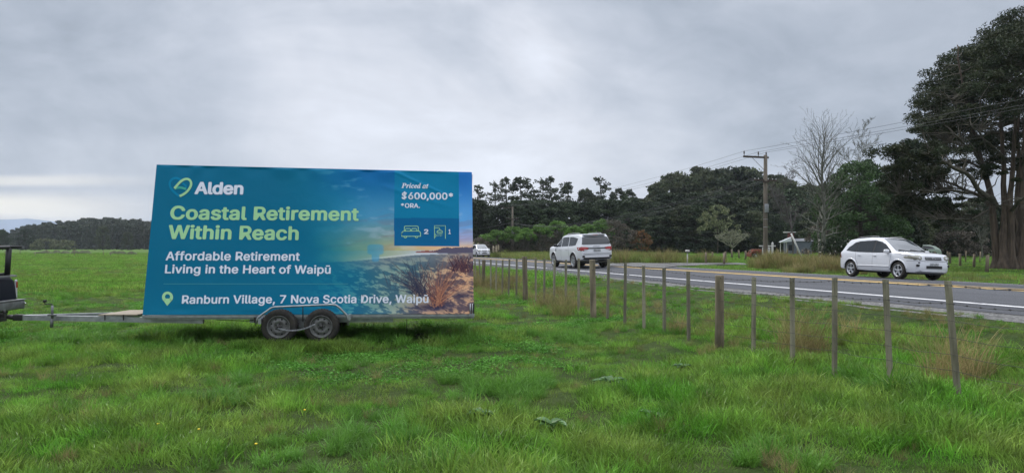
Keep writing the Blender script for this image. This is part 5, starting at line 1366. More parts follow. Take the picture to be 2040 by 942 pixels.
def leaf_cloud(C, Rd, per, size, r_, flat=.5, asp=.55, shell=.5, up=0.0):
    C = np.asarray(C, float); Rd = np.asarray(Rd, float)
    n = len(C) * per; ci = np.repeat(np.arange(len(C)), per)
    u = r_.normal(size=(n, 3)); u /= np.linalg.norm(u, axis=1)[:, None]
    rad = r_.random(n) ** (1 / (2 + 2 * shell)); P = C[ci] + u * rad[:, None] * Rd[ci]
    nn = r_.normal(size=(n, 3)); nn[:, 2] = nn[:, 2] * .6 + up; nn += u * .6; nn /= np.linalg.norm(nn, axis=1)[:, None]
    t = r_.normal(size=(n, 3)); t -= (t * nn).sum(1)[:, None] * nn; t /= np.linalg.norm(t, axis=1)[:, None]; s = np.cross(nn, t)
    sz = size * r_.uniform(.55, 1.35, n)[:, None]
    V = np.stack([P - t * sz, P + s * sz * asp - t * sz * .1, P + t * sz, P - s * sz * asp * .8 + t * sz * .15], 1).reshape(-1, 3)
    return V, np.arange(n * 4).reshape(n, 4)
def wobble_line(p0, p1, r0, r1, n, r_, amp=.06, rise=0.0):
    p0 = np.array(p0, float); p1 = np.array(p1, float); L_ = np.linalg.norm(p1 - p0); P = [p0]
    for i in range(1, n):
        t = i / n; P.append(p0 + (p1 - p0) * t + r_.normal(size=3) * amp * L_ * .5 + np.array([0, 0, rise * L_ * 4 * t * (1 - t)]))
    P.append(p1); return [(P[i], P[i + 1], r0 + (r1 - r0) * i / n, r0 + (r1 - r0) * (i + 1) / n) for i in range(n)]
def make_tree(name, segs, C, Rd, per, size, bark, leaf, seed, k=6, crown='crown', **kw):
    """thing = trunk mesh + crown mesh; returns the root Empty"""
    root = empty(name); r_ = np.random.default_rng(seed)
    V, Fs = segs_mesh(segs, k); link('trunk', fast_mesh('trunk', V, Fs, [M[bark]], smooth=True), root)
    if len(C):
        V, Fs = leaf_cloud(C, Rd, per, size, r_, **kw); link(crown, fast_mesh(crown, V, Fs, [M[leaf]], smooth=False), root)
    return root
# prototypes, all 10 m high
def pine_open(seed, spread=2.2, low=.45, clumpr=.55, top_round=False):
    r_ = np.random.default_rng(seed); segs = []; z = 0; P = np.array([0., 0, 0]); n = 12; tr_ = [P]
    for i in range(n): P = P + np.array([r_.normal() * .08, r_.normal() * .08, 9.6 / n]); tr_.append(P)
    for i in range(n): segs.append((tr_[i], tr_[i + 1], .19 * (1 - i / n) + .03, .19 * (1 - (i + 1) / n) + .03))
    C = []; Rd = []
    z = low * 10
    while z < 9.7:
        t = (z - low * 10) / (10 - low * 10)
        prof = (math.sin(math.pi * min(1, t * .75 + .28)) if not top_round else math.sqrt(max(0, 1 - (2 * t - .75) ** 2 * .6)))
        for b in range(r_.integers(2, 5)):
            a = r_.uniform(0, 2 * math.pi); L_ = spread * prof * r_.uniform(.45, 1.1) * (1 if t < .85 else .6)
            base = np.array([np.interp(z, [q[2] for q in tr_], [q[0] for q in tr_]), np.interp(z, [q[2] for q in tr_], [q[1] for q in tr_]), z])
            tip = base + np.array([math.cos(a) * L_, math.sin(a) * L_, L_ * r_.uniform(.05, .45)])
            segs += wobble_line(base, tip, .045, .015, 3, r_, .06)
            for q in (1.0, .68):
                if q < 1 and r_.random() < .35: continue
                c = base + (tip - base) * q + r_.normal(size=3) * .15; rr = clumpr * r_.uniform(.55, 1.05) * (.8 if t > .8 else 1); C.append(c); Rd.append((rr, rr, rr * .5))
        z += r_.uniform(.28, .62)
    C.append(tr_[-1]); Rd.append((.45, .45, .5))
    return segs, C, Rd
def dense_crown(seed, w=3.4, h=10, n=70, cr=1.0, bottom=.02, power=.5, cone=0.0, layered=.55):
    r_ = np.random.default_rng(seed); segs = wobble_line((0, 0, -.2), (0, 0, h * .9), .32, .06, 7, r_, .02); C = []; Rd = []
    for i in range(n):
        t = r_.random(); z = h * (bottom + (1 - bottom) * t)
        prof = (1 - max(0, t - .35) ** 2 / .43) ** power if cone == 0 else (1 - t) ** cone * .95 + .05
        prof = max(prof, .06); a = r_.uniform(0, 2 * math.pi); rr = w * prof * r_.uniform(.62, 1.0) * (1 + .18 * math.sin(3 * a + seed))
        c = np.array([rr * math.cos(a), rr * math.sin(a), z * (1 - .04 * r_.random())]); s_ = cr * r_.uniform(.6, 1.1); c[2] = min(c[2], h - s_ * .4); C.append(c); Rd.append((s_, s_, s_ * layered))
        if i % 2 == 0: segs += wobble_line((0, 0, max(.3, z * .8)), c * .92, .06, .02, 3, r_, .05)
    return segs, C, Rd
PRO = {}
def proto(key, fn):
    PRO[key] = fn; return fn
PRO['pine0'] = make_tree('pine_tree', *pine_open(1), 16, .17, 'bark_dark', 'lf_pine', 1)
PRO['pine1'] = make_tree('pine_tree', *pine_open(2, 2.5, .40, .6), 17, .17, 'bark_dark', 'lf_pine', 2)
PRO['pine2'] = make_tree('pine_tree', *pine_open(5, 2.4, .42, .75, True), 30, .19, 'bark_dark', 'lf_pine', 3)
PRO['pine3'] = make_tree('pine_tree', *pine_open(9, 1.7, .50, .5), 15, .17, 'bark_dark', 'lf_pine', 4)
for i in range(3): PRO[f'mac{i}'] = make_tree('cypress_tree', *dense_crown(20 + i, 4.4, n=170, cr=1.0, layered=.38), 70, .22, 'bark_dark', 'lf_macro', 10 + i)
for i in range(3): PRO[f'hill{i}'] = make_tree('conifer_tree', *dense_crown(30 + i, 3.6, n=110, cr=1.0, cone=0 if i < 2 else .8), 60, .22, 'bark_dark', 'lf_hill', 14 + i)
PRO['spire'] = make_tree('spruce_tree', *dense_crown(41, 2.6, n=110, cr=.8, cone=.9, layered=.35), 34, .26, 'bark_dark', 'lf_hill', 19)
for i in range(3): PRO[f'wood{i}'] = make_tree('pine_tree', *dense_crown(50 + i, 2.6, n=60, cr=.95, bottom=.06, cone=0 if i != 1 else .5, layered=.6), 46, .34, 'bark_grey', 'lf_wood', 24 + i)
PRO['round'] = make_tree('evergreen_tree', *dense_crown(61, 4.6, n=230, cr=.85, bottom=.12, power=.6, layered=.7), 90, .15, 'bark_dark', 'lf_round', 31, shell=.8)
for p in PRO.values(): p.location = (0, -500, -100)
def put_tree(key, px, top, Yt, wscale=1.0, name=None, label=None, cat='tree', group=None, ry=None, dz=0.0, base=None):
    src = PRO[key]; X_ = (px - 1020) / F * Yt; g = gz(X_, Yt) + dz if base is None else base; H = EYE + (HOR - top) / F * Yt - g
    o = copy_tree(src); o.name = name or src.name.split('.')[0]
    o.location = (X_, Yt, g); s_ = H / 10; o.scale = (s_ * wscale, s_ * wscale, s_); o.rotation_euler = (0, 0, random.uniform(0, 6.28) if ry is None else ry)
    tag(o, label, cat, group); return o
ORD = 'first second third fourth fifth sixth seventh eighth ninth tenth eleventh twelfth thirteenth fourteenth fifteenth sixteenth seventeenth eighteenth nineteenth twentieth twenty-first twenty-second twenty-third twenty-fourth twenty-fifth twenty-sixth twenty-seventh'.split()
def ordinals(objs, text, lo=930):
    """objs: (px, object) pairs; the ones in view get their place counted from the left"""
    k = 0
    for px, o in sorted(objs, key=lambda t: t[0]):
        if lo < px < 2045: o['label'] = text % ORD[k]; k += 1
ROW = {}
def row(key, px, o): ROW.setdefault(key, []).append((px, o)); return o
# open pines behind the hedge
for px, top, key, ws, lab in ((957, 369, 'pine3', 1.1, 'slim open pine nearest the right edge of the billboard'), (988, 361, 'pine0', .8, 'second pine from the billboard, thin with airy crown'), (1013, 352, 'pine1', .95, 'tall pine with flat top left of the round-crowned pine'),
        (1039, 354, 'pine2', 1.15, 'round-crowned pine with dark domed top'), (1083, 355, 'pine0', 1.0, 'left one of three close pines above the hedge middle'), (1103, 350, 'pine1', .95, 'tallest middle pine of the three close pines'), (1129, 364, 'pine2', .95, 'broad lower pine on the right of three close pines'),
        (1166, 376, 'hill0', .55, 'short bushy pine rising just above the hedge'), (1185, 382, 'hill1', .55, 'low dark pine next to the short bushy pine'), (1207, 352, 'pine3', 1.15, 'lone slender pine standing high above the hedge'), (1234, 376, 'pine2', .85, 'small spreading pine right of the lone slender pine'), (1254, 378, 'pine2', .8, 'small domed pine at the foot of the wooded hill')):
    put_tree(key, px, top, 152, ws, label=lab, group='pines above the cypress hedge')
# continuous dark cypress belt
GL = 'dark cypress of the continuous belt behind the road'
for i, px in enumerate(np.arange(640, 1330, 26)):
    o = put_tree(f'mac{i % 3}', px + random.uniform(-6, 6), 403 + random.uniform(-7, 9) - 8 * (px > 1150), 128 + random.uniform(-5, 5), 1.0, label=GL, group='dark cypresses of the belt behind the road'); row('belt', px, o)
# wooded hill
hill_t = [(1285, 388, 'hill1', 150), (1300, 366, 'spire', 165), (1320, 356, 'hill2', 165), (1345, 344, 'hill0', 170), (1370, 342, 'hill1', 170), (1391, 329, 'spire', 175), (1410, 338, 'hill0', 170), (1436, 337, 'hill1', 165), (1462, 331, 'mac1', 165),
          (1486, 334, 'hill0', 165), (1505, 342, 'pine2', 160), (1520, 354, 'hill1', 160), (1540, 349, 'mac0', 155), (1560, 356, 'hill0', 150), (1585, 362, 'hill1', 150), (1612, 368, 'hill0', 150), (1640, 372, 'hill1', 145), (1670, 378, 'hill2', 145), (1700, 380, 'hill0', 140)]
for px, top, key, Yt in hill_t: o = put_tree(key, px, top, Yt, .95, label='bushy evergreen on the skyline of the wooded hill', group='evergreens on the skyline of the wooded hill'); row('sky', px, o)
for i, px in enumerate(np.arange(1300, 1760, 30)):
    o = put_tree(['hill0', 'mac1', 'hill1', 'mac2'][i % 4], px + random.uniform(-8, 8), 385 + random.uniform(-10, 14), 138 + random.uniform(-4, 4), 1.1, label='dark evergreen in the middle rows of the wooded hill', group='evergreens in the middle rows of the wooded hill'); row('mid', px, o)
for i, px in enumerate(np.arange(1255, 2100, 34)):
    if 1540 < px < 1612: continue
    o = put_tree(['mac0', 'hill1', 'mac2', 'hill0'][i % 4], px + random.uniform(-8, 8), 424 + random.uniform(-16, 12), 116 + random.uniform(-4, 4), 1.1, label='low dark evergreen along the foot of the wood', group='evergreens along the foot of the wood'); row('foot', px, o)
for i, px in enumerate(np.arange(1760, 2140, 36)):
    o = put_tree(['hill1', 'hill0'][i % 2], px + random.uniform(-8, 8), 398 + random.uniform(-8, 16), 130, 1.1, label='greenish tree of the wood beyond the right paddock', group='trees of the wood beyond the right paddock'); row('right', px, o)
ordinals(ROW['belt'], '%s dark cypress right of the billboard in the belt behind the road')
ordinals(ROW['sky'], '%s skyline evergreen of the wooded hill, counted from the left')
ordinals(ROW['mid'], '%s dark middle-row evergreen of the wooded hill, counted from the left')
ordinals(ROW['foot'], '%s low evergreen along the foot of the wood, counted from the left')
ordinals(ROW['right'], '%s greenish tree beyond the right paddock, counted from the left')
# left wood
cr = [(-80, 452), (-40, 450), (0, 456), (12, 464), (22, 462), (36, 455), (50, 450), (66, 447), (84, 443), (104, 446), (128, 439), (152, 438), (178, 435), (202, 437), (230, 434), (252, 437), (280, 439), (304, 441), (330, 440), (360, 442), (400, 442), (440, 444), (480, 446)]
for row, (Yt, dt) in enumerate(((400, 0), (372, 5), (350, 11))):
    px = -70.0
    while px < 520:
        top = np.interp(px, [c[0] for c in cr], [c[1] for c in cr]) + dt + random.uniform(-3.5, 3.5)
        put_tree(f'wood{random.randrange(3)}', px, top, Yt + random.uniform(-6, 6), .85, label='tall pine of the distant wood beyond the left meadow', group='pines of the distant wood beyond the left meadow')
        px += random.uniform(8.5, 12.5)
for px, top, key, ws, lab in ((52, 455, 'mac1', .9, 'broad dark tree at the left end of the distant wood'), (205, 450, 'hill0', .8, 'dark tree with bare stem standing before the distant wood'), (255, 460, 'hill1', .8, 'smaller dark tree right of the bare-stemmed one before the wood'), (5, 458, 'mac2', .8, 'dark tree above the rack of the navy utility vehicle')):
    put_tree(key, px, top, 300, ws, label=lab)
def shrub(name, px, top, Yt, w, leaf, label, seed, n=40, per=60, size=.12, cr=.5, bark='bark_dark', twig=False, flat=.7, group=None, bottom=.1, kw=None, power=.5):
    X_ = (px - 1020) / F * Yt; g = gz(X_, Yt); H = EYE + (HOR - top) / F * Yt - g
    segs, C, Rd = dense_crown(seed, w, H, n, cr, bottom, power, 0, flat)
    root = make_tree(name, [(a, b, r0 * .35, r1 * .35) for a, b, r0, r1 in segs], C, Rd, per, size, bark, leaf, seed, 5, 'foliage', **(kw or {}))
    root.location = (X_, Yt, g); tag(root, label, 'shrub', group); return root
for px, top, w, s_, lab in ((92, 476, 5, 71, 'pale leafless willow clump before the distant wood'), (130, 479, 4.2, 72, 'rounded pale bush at the foot of the distant wood')):
    shrub('pale_bush', px, top, 290, w, 'lf_pale', lab, s_, 50, 60, .30, 1.1)
# green topped hedge shrubs
for i, (px, top, w) in enumerate(((968, 467, 1.4), (990, 458, 1.7), (1020, 450, 1.9), (1049, 455, 1.4), (1077, 446, 1.7), (1110, 439, 2.0), (1145, 449, 1.4), (1170, 445, 1.3), (1199, 437, 1.8))):
    Yt = 100 + (i % 3) * 1.2; X_ = (px - 1020) / F * Yt; g = gz(X_, Yt); H = EYE + (HOR - top) / F * Yt - g
    root = empty('hedge_shrub', (X_, Yt, g)); r_ = np.random.default_rng(80 + i)
    C = [(r_.normal() * w * .42, r_.normal() * .8, H * r_.uniform(.06, .72)) for _ in range(34)]; V, Fs = leaf_cloud(C, [(.6, .6, .55)] * 34, 60, .14, r_, asp=.22); link('twigs', fast_mesh('twigs', V, Fs, [M['twigs']]), root)
    C = []; 
    for _ in range(46):
        a = r_.uniform(0, 6.28); q = r_.random() ** .5; C.append((w * q * math.cos(a), 1.3 * q * math.sin(a), H * (.97 - .34 * q ** 2.4) - r_.random() * .30))
    V, Fs = leaf_cloud(C, [(.42, .42, .30)] * 46, 110, .11, r_, up=.5); link('foliage', fast_mesh('foliage', V, Fs, [M['lf_bright']]), root)
    segs = []
    for _ in range(9): a = r_.uniform(0, 6.28); segs += wobble_line((0, 0, 0), (w * .7 * math.cos(a), math.sin(a), H * .8), .05, .02, 4, r_, .08)
    V, Fs = segs_mesh(segs, 5); link('stems', fast_mesh('stems', V, Fs, [M['bark_grey']]), root)
    nth = ('leftmost', 'second', 'third', 'fourth', 'middle', 'sixth', 'seventh', 'eighth', 'rightmost')[i]
    tag(root, f'{nth} of the green-topped hedge shrubs behind the road', 'shrub', 'green-topped hedge shrubs')
for px, top, w, s_, lf, nm_, lab in ((1222, 438, 1.9, 91, 'twigs', 'bare_shrub', 'brown leafless shrub right of the green-topped hedge'), (1245, 443, 1.6, 92, 'twigs', 'bare_shrub', 'brown twiggy shrub between hedge and orange shrub'),
        (1278, 457, 1.5, 93, 'lf_red', 'rust_shrub', 'orange-brown shrub standing against the dark trees'), (955, 474, 1.6, 94, 'twigs', 'bare_shrub', 'brown twiggy shrub beside the billboard edge')):
    shrub(nm_, px, top, 97, w, lf, lab, s_, 44, 26 if lf == 'lf_red' else 60, .14, .45, kw=dict(asp=.3))
shrub('pale_tree', 1430, 409, 104, 2.9, 'lf_pale', 'pale grey-green tree above the umbrella-shaped tree', 95, 60, 26, .16, .6, bottom=.45)
shrub('pale_tree', 1360, 407, 112, 2.4, 'lf_hill', 'yellowish tree top in the dark wood left of the pale tree', 96, 50, 40, .18, .6, bottom=.4)
shrub('rust_shrub', 1908, 462, 78, 3.0, 'twigs', 'broad rust-brown shrub behind the nose of the white SUV', 97, 70, 70, .12, .55)
for i, (px, top, w) in enumerate(((1700, 452, 3.0), (1760, 440, 3.2), (1815, 448, 3.0), (1868, 452, 2.8), (1990, 455, 3.0), (1650, 440, 2.8))):
    shrub('undergrowth_bush', px, top, 84 + i, w, 'twigs' if i % 2 else 'lf_hill', ('grey-brown thicket bush behind the roof of the white SUV', 'tall brown thicket left of the big tree', 'mixed thicket between big tree and round evergreen', 'low thicket bush under the long limbs', 'thicket bush behind the big trunk', 'brown thicket right of the bare tree', 'dim green bush between cottage and bare tree')[i], 100 + i, 60, 60, .15, .6)
cam_s = shrub('camellia_bush', 1664, 474, 44, .95, 'lf_camellia', 'dark camellia bush with small white flowers beside the rear of the white SUV', 120, 46, 90, .06, .30, power=.45)
r_ = np.random.default_rng(5); C = []
for _ in range(34): a = r_.uniform(0, 6.28); z = r_.uniform(.4, 1.9); C.append((math.cos(a) * .98, math.sin(a) * .98, z))
V, Fs = leaf_cloud(C, [(.04, .04, .04)] * len(C), 6, .035, r_); link('flowers', fast_mesh('flowers', V, Fs, [mat('white_petals', (.7, .66, .6), .6)]), cam_s)

for i, (px, top, Yt, ws) in enumerate(((1782, 365, 76, .9), (1828, 392, 80, .9), (1872, 402, 82, .9), (1930, 412, 84, .9), (1975, 405, 82, .9))):
    put_tree(['mac1', 'hill0', 'mac0', 'hill1', 'mac2'][i], px, top, Yt, ws, label=('dark layered evergreen right of the round evergreen', 'dark evergreen behind the roof of the white SUV', 'dark evergreen behind the long bare limbs', 'dull green evergreen above the rust-brown shrub', 'evergreen immediately left behind the giant trunk')[i])
# bare trees
def bare(seed, H, r0, forks, spread=.55, depth=5, lean=(0, 0), first=.28, up=.25, thin=.0075, nstep=5):
    r_ = np.random.default_rng(seed); segs = []
    def grow(p, d, L_, r, dep):
        n = nstep if dep > 2 else 3; st = L_ / n; re = max(thin, r * (.45 if dep > 0 else .2))
        for i in range(n):
            d = d + r_.normal(size=3) * .07 * (1 + .4 * (depth - dep)); d[2] += up * .12; d = d / np.linalg.norm(d); q = p + d * st
            ra = r + (re - r) * i / n; rb = r + (re - r) * (i + 1) / n; segs.append((p, q, ra, rb)); p = q
            if dep > 0 and (i + 1) / n > (first if dep == depth else .12):
                for _ in range(forks if dep > 1 else forks + 1):
                    if r_.random() < .85:
                        ax = r_.normal(size=3); ax -= ax @ d * d; ax /= np.linalg.norm(ax) + 1e-9
                        nd = d * r_.uniform(.55, .9) + ax * spread * r_.uniform(.7, 1.3); nd[2] += up * .6; nd /= np.linalg.norm(nd)
                        grow(p, nd, L_ * r_.uniform(.38, .62) * (1 - .35 * (i + 1) / n), rb * .55, dep - 1)
    d0 = np.array([lean[0], lean[1], 1.]); grow(np.zeros(3), d0 / np.linalg.norm(d0), H, r0, depth)
    return segs
Yb = 60; Xb = (1641 - 1020) / F * Yb; g = gz(Xb, Yb); Hb = EYE + (HOR - 218) / F * Yb - g
bt = empty('bare_tree', (Xb, Yb, g)); tag(bt, 'tall leafless tree with pale grey trunk right of the power pole', 'tree')
def leader_tree(seed, H, r0, z0_, wid, nb=34, sway=.25, thin=.006):
    r_ = np.random.default_rng(seed); segs = []; P = [np.array([0., 0, 0])]; n = 16
    for i in range(n): P.append(np.array([sway * math.sin(i * .5) * i / n + r_.normal() * .03, r_.normal() * .04, H * (i + 1) / n]))
    rad = lambda z: r0 * max(.04, 1 - z / H) ** .85 + .008
    for a, b_ in zip(P[:-1], P[1:]): segs.append((a, b_, rad(a[2]), rad(b_[2])))
    PZ = np.array(P)
    def bough(p, d, L_, r, dep):
        n = max(3, int(L_ / .38)); st = L_ / n
        for i in range(n):
            d = d + r_.normal(size=3) * .10 + np.array([0, 0, .05 + .03 * (dep < 2)]); d /= np.linalg.norm(d); q = p + d * st
            ra = max(thin, r * (1 - i / n * .8)); rb = max(thin, r * (1 - (i + 1) / n * .8)); segs.append((p, q, ra, rb)); p = q
            if dep > 0 and i >= 1 and r_.random() < (.88 if dep > 1 else .75):
                ax = r_.normal(size=3); ax -= ax @ d * d; ax /= np.linalg.norm(ax); nd = d * .78 + ax * .62 * r_.uniform(.7, 1.2); nd[2] += .12; nd /= np.linalg.norm(nd)
                bough(p, nd, L_ * r_.uniform(.28, .5) * (1.15 - .5 * i / n), rb * .6, dep - 1)
    for k in range(nb):
        z = z0_ + (H * .93 - z0_) * (k / nb) ** .9; t = (z - z0_) / (H - z0_); a = k * 2.4 + r_.uniform(-.4, .4)
        env = wid * np.interp(t, [0, .15, .45, .7, 1], [.85, 1.0, 1.0, .75, .3]) * r_.uniform(.75, 1.1)
        el = np.interp(t, [0, .12, .3, 1], [.20, .50, .80, 1.15]) + r_.normal() * .08
        L_ = env / max(.38, math.cos(el)) * .95; L_ = min(L_, (H - z) * .95 + .6)
        p = np.array([np.interp(z, PZ[:, 2], PZ[:, 0]), np.interp(z, PZ[:, 2], PZ[:, 1]), z]); d = np.array([math.cos(a) * math.cos(el), math.sin(a) * math.cos(el), math.sin(el)])
        bough(p, d, L_, rad(z) * .5, 3 if L_ > 1.6 else 2)
    return segs
s1 = leader_tree(4, Hb * .91, .20, 2.2, 2.95, nb=46, thin=.0060)
V, Fs = segs_mesh(s1, 5); link('trunk', fast_mesh('trunk', V, Fs, [M['bark_grey']], smooth=True), bt)
print('bare segs', len(s1))
bt2 = empty('bare_tree', ((1634 - 1020) / F * 61, 61, g)); tag(bt2, 'thinner leafless tree leaning left beside the tall bare tree', 'tree')
s2 = leader_tree(9, Hb * .66, .13, 2.6, 2.7, nb=14, sway=-.9, thin=.0050); V, Fs = segs_mesh(s2, 5); link('trunk', fast_mesh('trunk', V, Fs, [M['bark_grey']], smooth=True), bt2)
def bare_at(px, top, Yt, seed, r0, label, m='bark_grey', **k):
    X_ = (px - 1020) / F * Yt; g = gz(X_, Yt); H = EYE + (HOR - top) / F * Yt - g; r = empty('bare_tree', (X_, Yt, g)); tag(r, label, 'tree')
    V, Fs = segs_mesh(bare(seed, H * .95, r0, 2, **k), 4); link('trunk', fast_mesh('trunk', V, Fs, [M[m]]), r); return r
bare_at(1722, 300, 88, 12, .16, 'small leafless tree top showing above the round evergreen', depth=4, thin=.014)
bare_at(1957, 440, 72, 15, .10, 'small grey leafless tree before the wood, left of the big trunk', depth=4, thin=.012)
bare_at(1580, 372, 95, 18, .13, 'reddish twiggy tree behind the power pole', 'bark_twig', depth=4, thin=.016, spread=.8)
bare_at(1915, 300, 95, 21, .16, 'grey leafless tree seen through the gaps of the big tree', depth=4, thin=.014)
bare_at(1788, 372, 90, 23, .13, 'leafless tree in the thicket behind the round evergreen', depth=4, thin=.014)
# pale umbrella shaped tree
X_ = (1457 - 1020) / F * 84; g = gz(X_, 84); um = empty('umbrella_tree', (X_, 84, g)); tag(um, 'small pale umbrella-shaped leafless tree on the far lawn', 'tree')
r_ = np.random.default_rng(33); segs = wobble_line((0, 0, 0), (.1, 0, 1.0), .10, .08, 3, r_, .04); tips = []
for k in range(9):
    a = 2 * math.pi * k / 9 + r_.uniform(-.2, .2); L_ = r_.uniform(1.1, 2.3); tip = np.array([math.cos(a) * L_, math.sin(a) * L_, 2.1 + r_.uniform(-.1, .35) + .5 * (2.3 - L_) / 1.2]); b_ = wobble_line((.1, 0, 1.0), tip, .06, .02, 5, r_, .07, .06); segs += b_
    for s in b_[1:]:
        for _ in range(5): d = r_.normal(size=3) * .35; d[2] = abs(d[2]) * .8 + .05; e = s[1] + d; segs.append((s[1], e, .014, .008)); tips.append(e)
for e in tips:
    for _ in range(3): d = r_.normal(size=3) * .22; d[2] = abs(d[2]) * .7; segs.append((e, e + d, .009, .007))
V, Fs = segs_mesh(segs, 4); M['bark_pale'] = mat('pale_lichen_bark', (.22, .22, .16), .9); link('trunk', fast_mesh('trunk', V, Fs, [M['bark_pale']]), um)
V, Fs = leaf_cloud([e for e in tips], [(.2, .2, .12)] * len(tips), 5, .05, r_); link('crown', fast_mesh('crown', V, Fs, [M['lf_pale']]), um)
# round evergreen
put_tree('round', 1712, 322, 66, .95, name='evergreen_tree', label='round dark green evergreen between the bare tree and the big tree', ry=1.0)
put_tree('round', 1748, 372, 72, .80, name='evergreen_tree', label='lower shoulder evergreen right of the round one', ry=3.0)

# the great cypress at the right
def big_tree():
    Yt = 42; Xc = (2016 - 1020) / F * Yt; g = gz(Xc, Yt); r_ = np.random.default_rng(77)
    root = empty('giant_cypress', (Xc, Yt, g)); tag(root, 'huge dark cypress with fibrous reddish multi-stemmed trunk and long bare limbs', 'tree')
    W3 = lambda px, py, dy=0.0: np.array([(px - 1020) / F * (Yt + dy) - Xc, dy, EYE + (HOR - py) / F * (Yt + dy) - g])
    # stems
    stems = [[(1990, 540, -.3), (1984, 480, -.2), (1978, 420, -.1), (1968, 360, .1), (1950, 300, .3), (1935, 250, .4), (1920, 190, .3), (1912, 130, .2), (1908, 90, .2)],
             [(2002, 542, -.8), (2000, 470, -.6), (2001, 400, -.4), (1999, 330, -.2), (1995, 260, 0), (1990, 190, 0), (1986, 120, 0), (1984, 60, 0)],
             [(2016, 543, -1.0), (2014, 470, -.8), (2012, 400, -.7), (2018, 330, -.6), (2022, 250, -.4), (2024, 170, -.2), (2026, 90, 0)],
             [(2036, 544, -.8), (2036, 460, -.7), (2034, 400, -.8), (2038, 320, -.8), (2046, 240, -.6), (2054, 160, -.3), (2058, 70, 0)],
             [(2060, 542, 0), (2066, 460, .3), (2078, 380, .6), (2096, 300, 1.0), (2120, 220, 1.2), (2140, 150, 1)],
             [(2024, 538, 1.2), (2026, 440, 1.5), (2028, 340, 2.0), (2030, 240, 2.4), (2032, 130, 2.2)]]
    rad = [.31, .30, .28, .37, .36, .26]; mbT = []; nodes = []
    mb = MB()
    for st, r0 in zip(stems, rad):
        P = [W3(*s) for s in st]; P[0][2] = -.4
        # smooth and roughen
        Q = []; 
        for a, b_ in zip(P[:-1], P[1:]):
            for t in (0, .25, .5, .75): Q.append(a + (b_ - a) * t + r_.normal(size=3) * .025)
        Q.append(P[-1]); n = len(Q)
        rr = [r0 * (1.35 if q[2] < .6 else 1) * max(.08, (1 - .93 * min(1, max(0, q[2]) / 14.2) ** .62)) for q in Q]
        mb.tube([tuple(q) for q in Q], rr, 18); nodes += [(q, r) for q, r in zip(Q, rr)]
    # flutes of the trunk base
    for v_i in range(len(mb.v)):
        x, y, z = mb.v[v_i]; a = math.atan2(y, x)
        s_ = .05 * math.sin(9 * a + z * .9) + .16 * (float(fbm(x * 5 + 50, y * 5 + z * .7 + 50, 3)) - .5); f_ = max(.25, 1 - z / 6)
        mb.v[v_i] = (x * (1 + s_ * f_), y * (1 + s_ * f_), z)
    for k in range(16):          # loose bark slabs and burrs on the base
        a = r_.uniform(-2.6, -.4); z0b = r_.uniform(.1, 2.4); rr_ = 1.15; cx_ = .35 + rr_ * math.cos(a); cy_ = -.2 + rr_ * .55 * math.sin(a)
        mb.tube([(cx_, cy_, z0b), (cx_ + r_.normal() * .05, cy_ - .03, z0b + .6), (cx_ + r_.normal() * .08, cy_, z0b + 1.3)], [.05, .10, .03], 6)
    mb.build('trunk', M['bark_red'], root)
    # long bare limbs
    limbs = [[(1985, 412, 0), (1962, 388, -.8), (1935, 355, -1.5), (1900, 335, -2.2), (1870, 318, -2.6), (1850, 305, -3), (1825, 303, -3.2)],
             [(1988, 408, -.3), (1955, 392, .8), (1920, 378, 1.5), (1880, 360, 2.0), (1845, 346, 2.3), (1810, 352, 2.6)],
             [(1982, 400, -.2), (1940, 385, -.5), (1900, 380, -1), (1860, 384, -1.2), (1810, 380, -1.5), (1780, 390, -1.8)],
             [(1978, 416, 0), (1950, 430, -.5), (1915, 436, -1.0), (1885, 436, -1.5), (1860, 440, -1.8)],
             [(1960, 425, -.3), (1945, 440, -.6), (1925, 452, -1.0), (1905, 466, -1.2)],
             [(1972, 350, .1), (1945, 330, .5), (1915, 320, 1.0), (1890, 322, 1.4), (1865, 330, 1.7)],
             [(1966, 345, .1), (1940, 300, -.6), (1910, 275, -1.2), (1880, 262, -1.6)],
             [(1958, 318, .3), (1930, 290, 1.0), (1905, 285, 1.6), (1878, 292, 2.0)],
             [(2000, 330, -.2), (1975, 290, -1.2), (1950, 262, -1.8), (1925, 240, -2.2)],
             [(1945, 280, .3), (1920, 240, .2), (1900, 205, 0), (1880, 190, 0)],
             [(2014, 420, -.8), (2030, 400, -2.5), (2050, 385, -4.2), (2075, 380, -5.5)],
             [(2036, 330, -.8), (2060, 300, -2.5), (2090, 290, -4), (2120, 280, -5)]]
    segs = []
    for i, lb in enumerate(limbs):
        P = [W3(*p) for p in lb]; n = len(P) - 1; ra = (.17, .13, .10, .085, .06, .09, .09, .08, .09, .08, .12, .12)[i]
        for j in range(n):
            a, b_ = P[j], P[j + 1]; m_ = (a + b_) / 2 + r_.normal(size=3) * .10
            r1 = ra * (1 - j / n * .75); r2 = ra * (1 - (j + .5) / n * .75); r3 = ra * (1 - (j + 1) / n * .75); segs += [(a, m_, r1, r2), (m_, b_, r2, r3)]; nodes += [(a, r1), (m_, r2)]
            for _ in range(4):
                d = r_.normal(size=3); d = d / np.linalg.norm(d) * r_.uniform(.6, 1.6); d[0] -= .5; d[2] = abs(d[2]) * .6 if r_.random() < .6 else -abs(d[2]) * .35
                segs += wobble_line(m_, m_ + d, .03, .010, 3, r_, .09)
                e = m_ + d
                for _2 in range(3): d2 = r_.normal(size=3) * .35; segs.append((e, e + d2, .012, .007))
    # foliage clumps
    C = []; Rd = []
    cen = W3(2075, 195, 1.5)
    rx, ry_, rz_ = 7.6, 6.6, 5.6
    def inside_gap(c): return False
    tries = 0
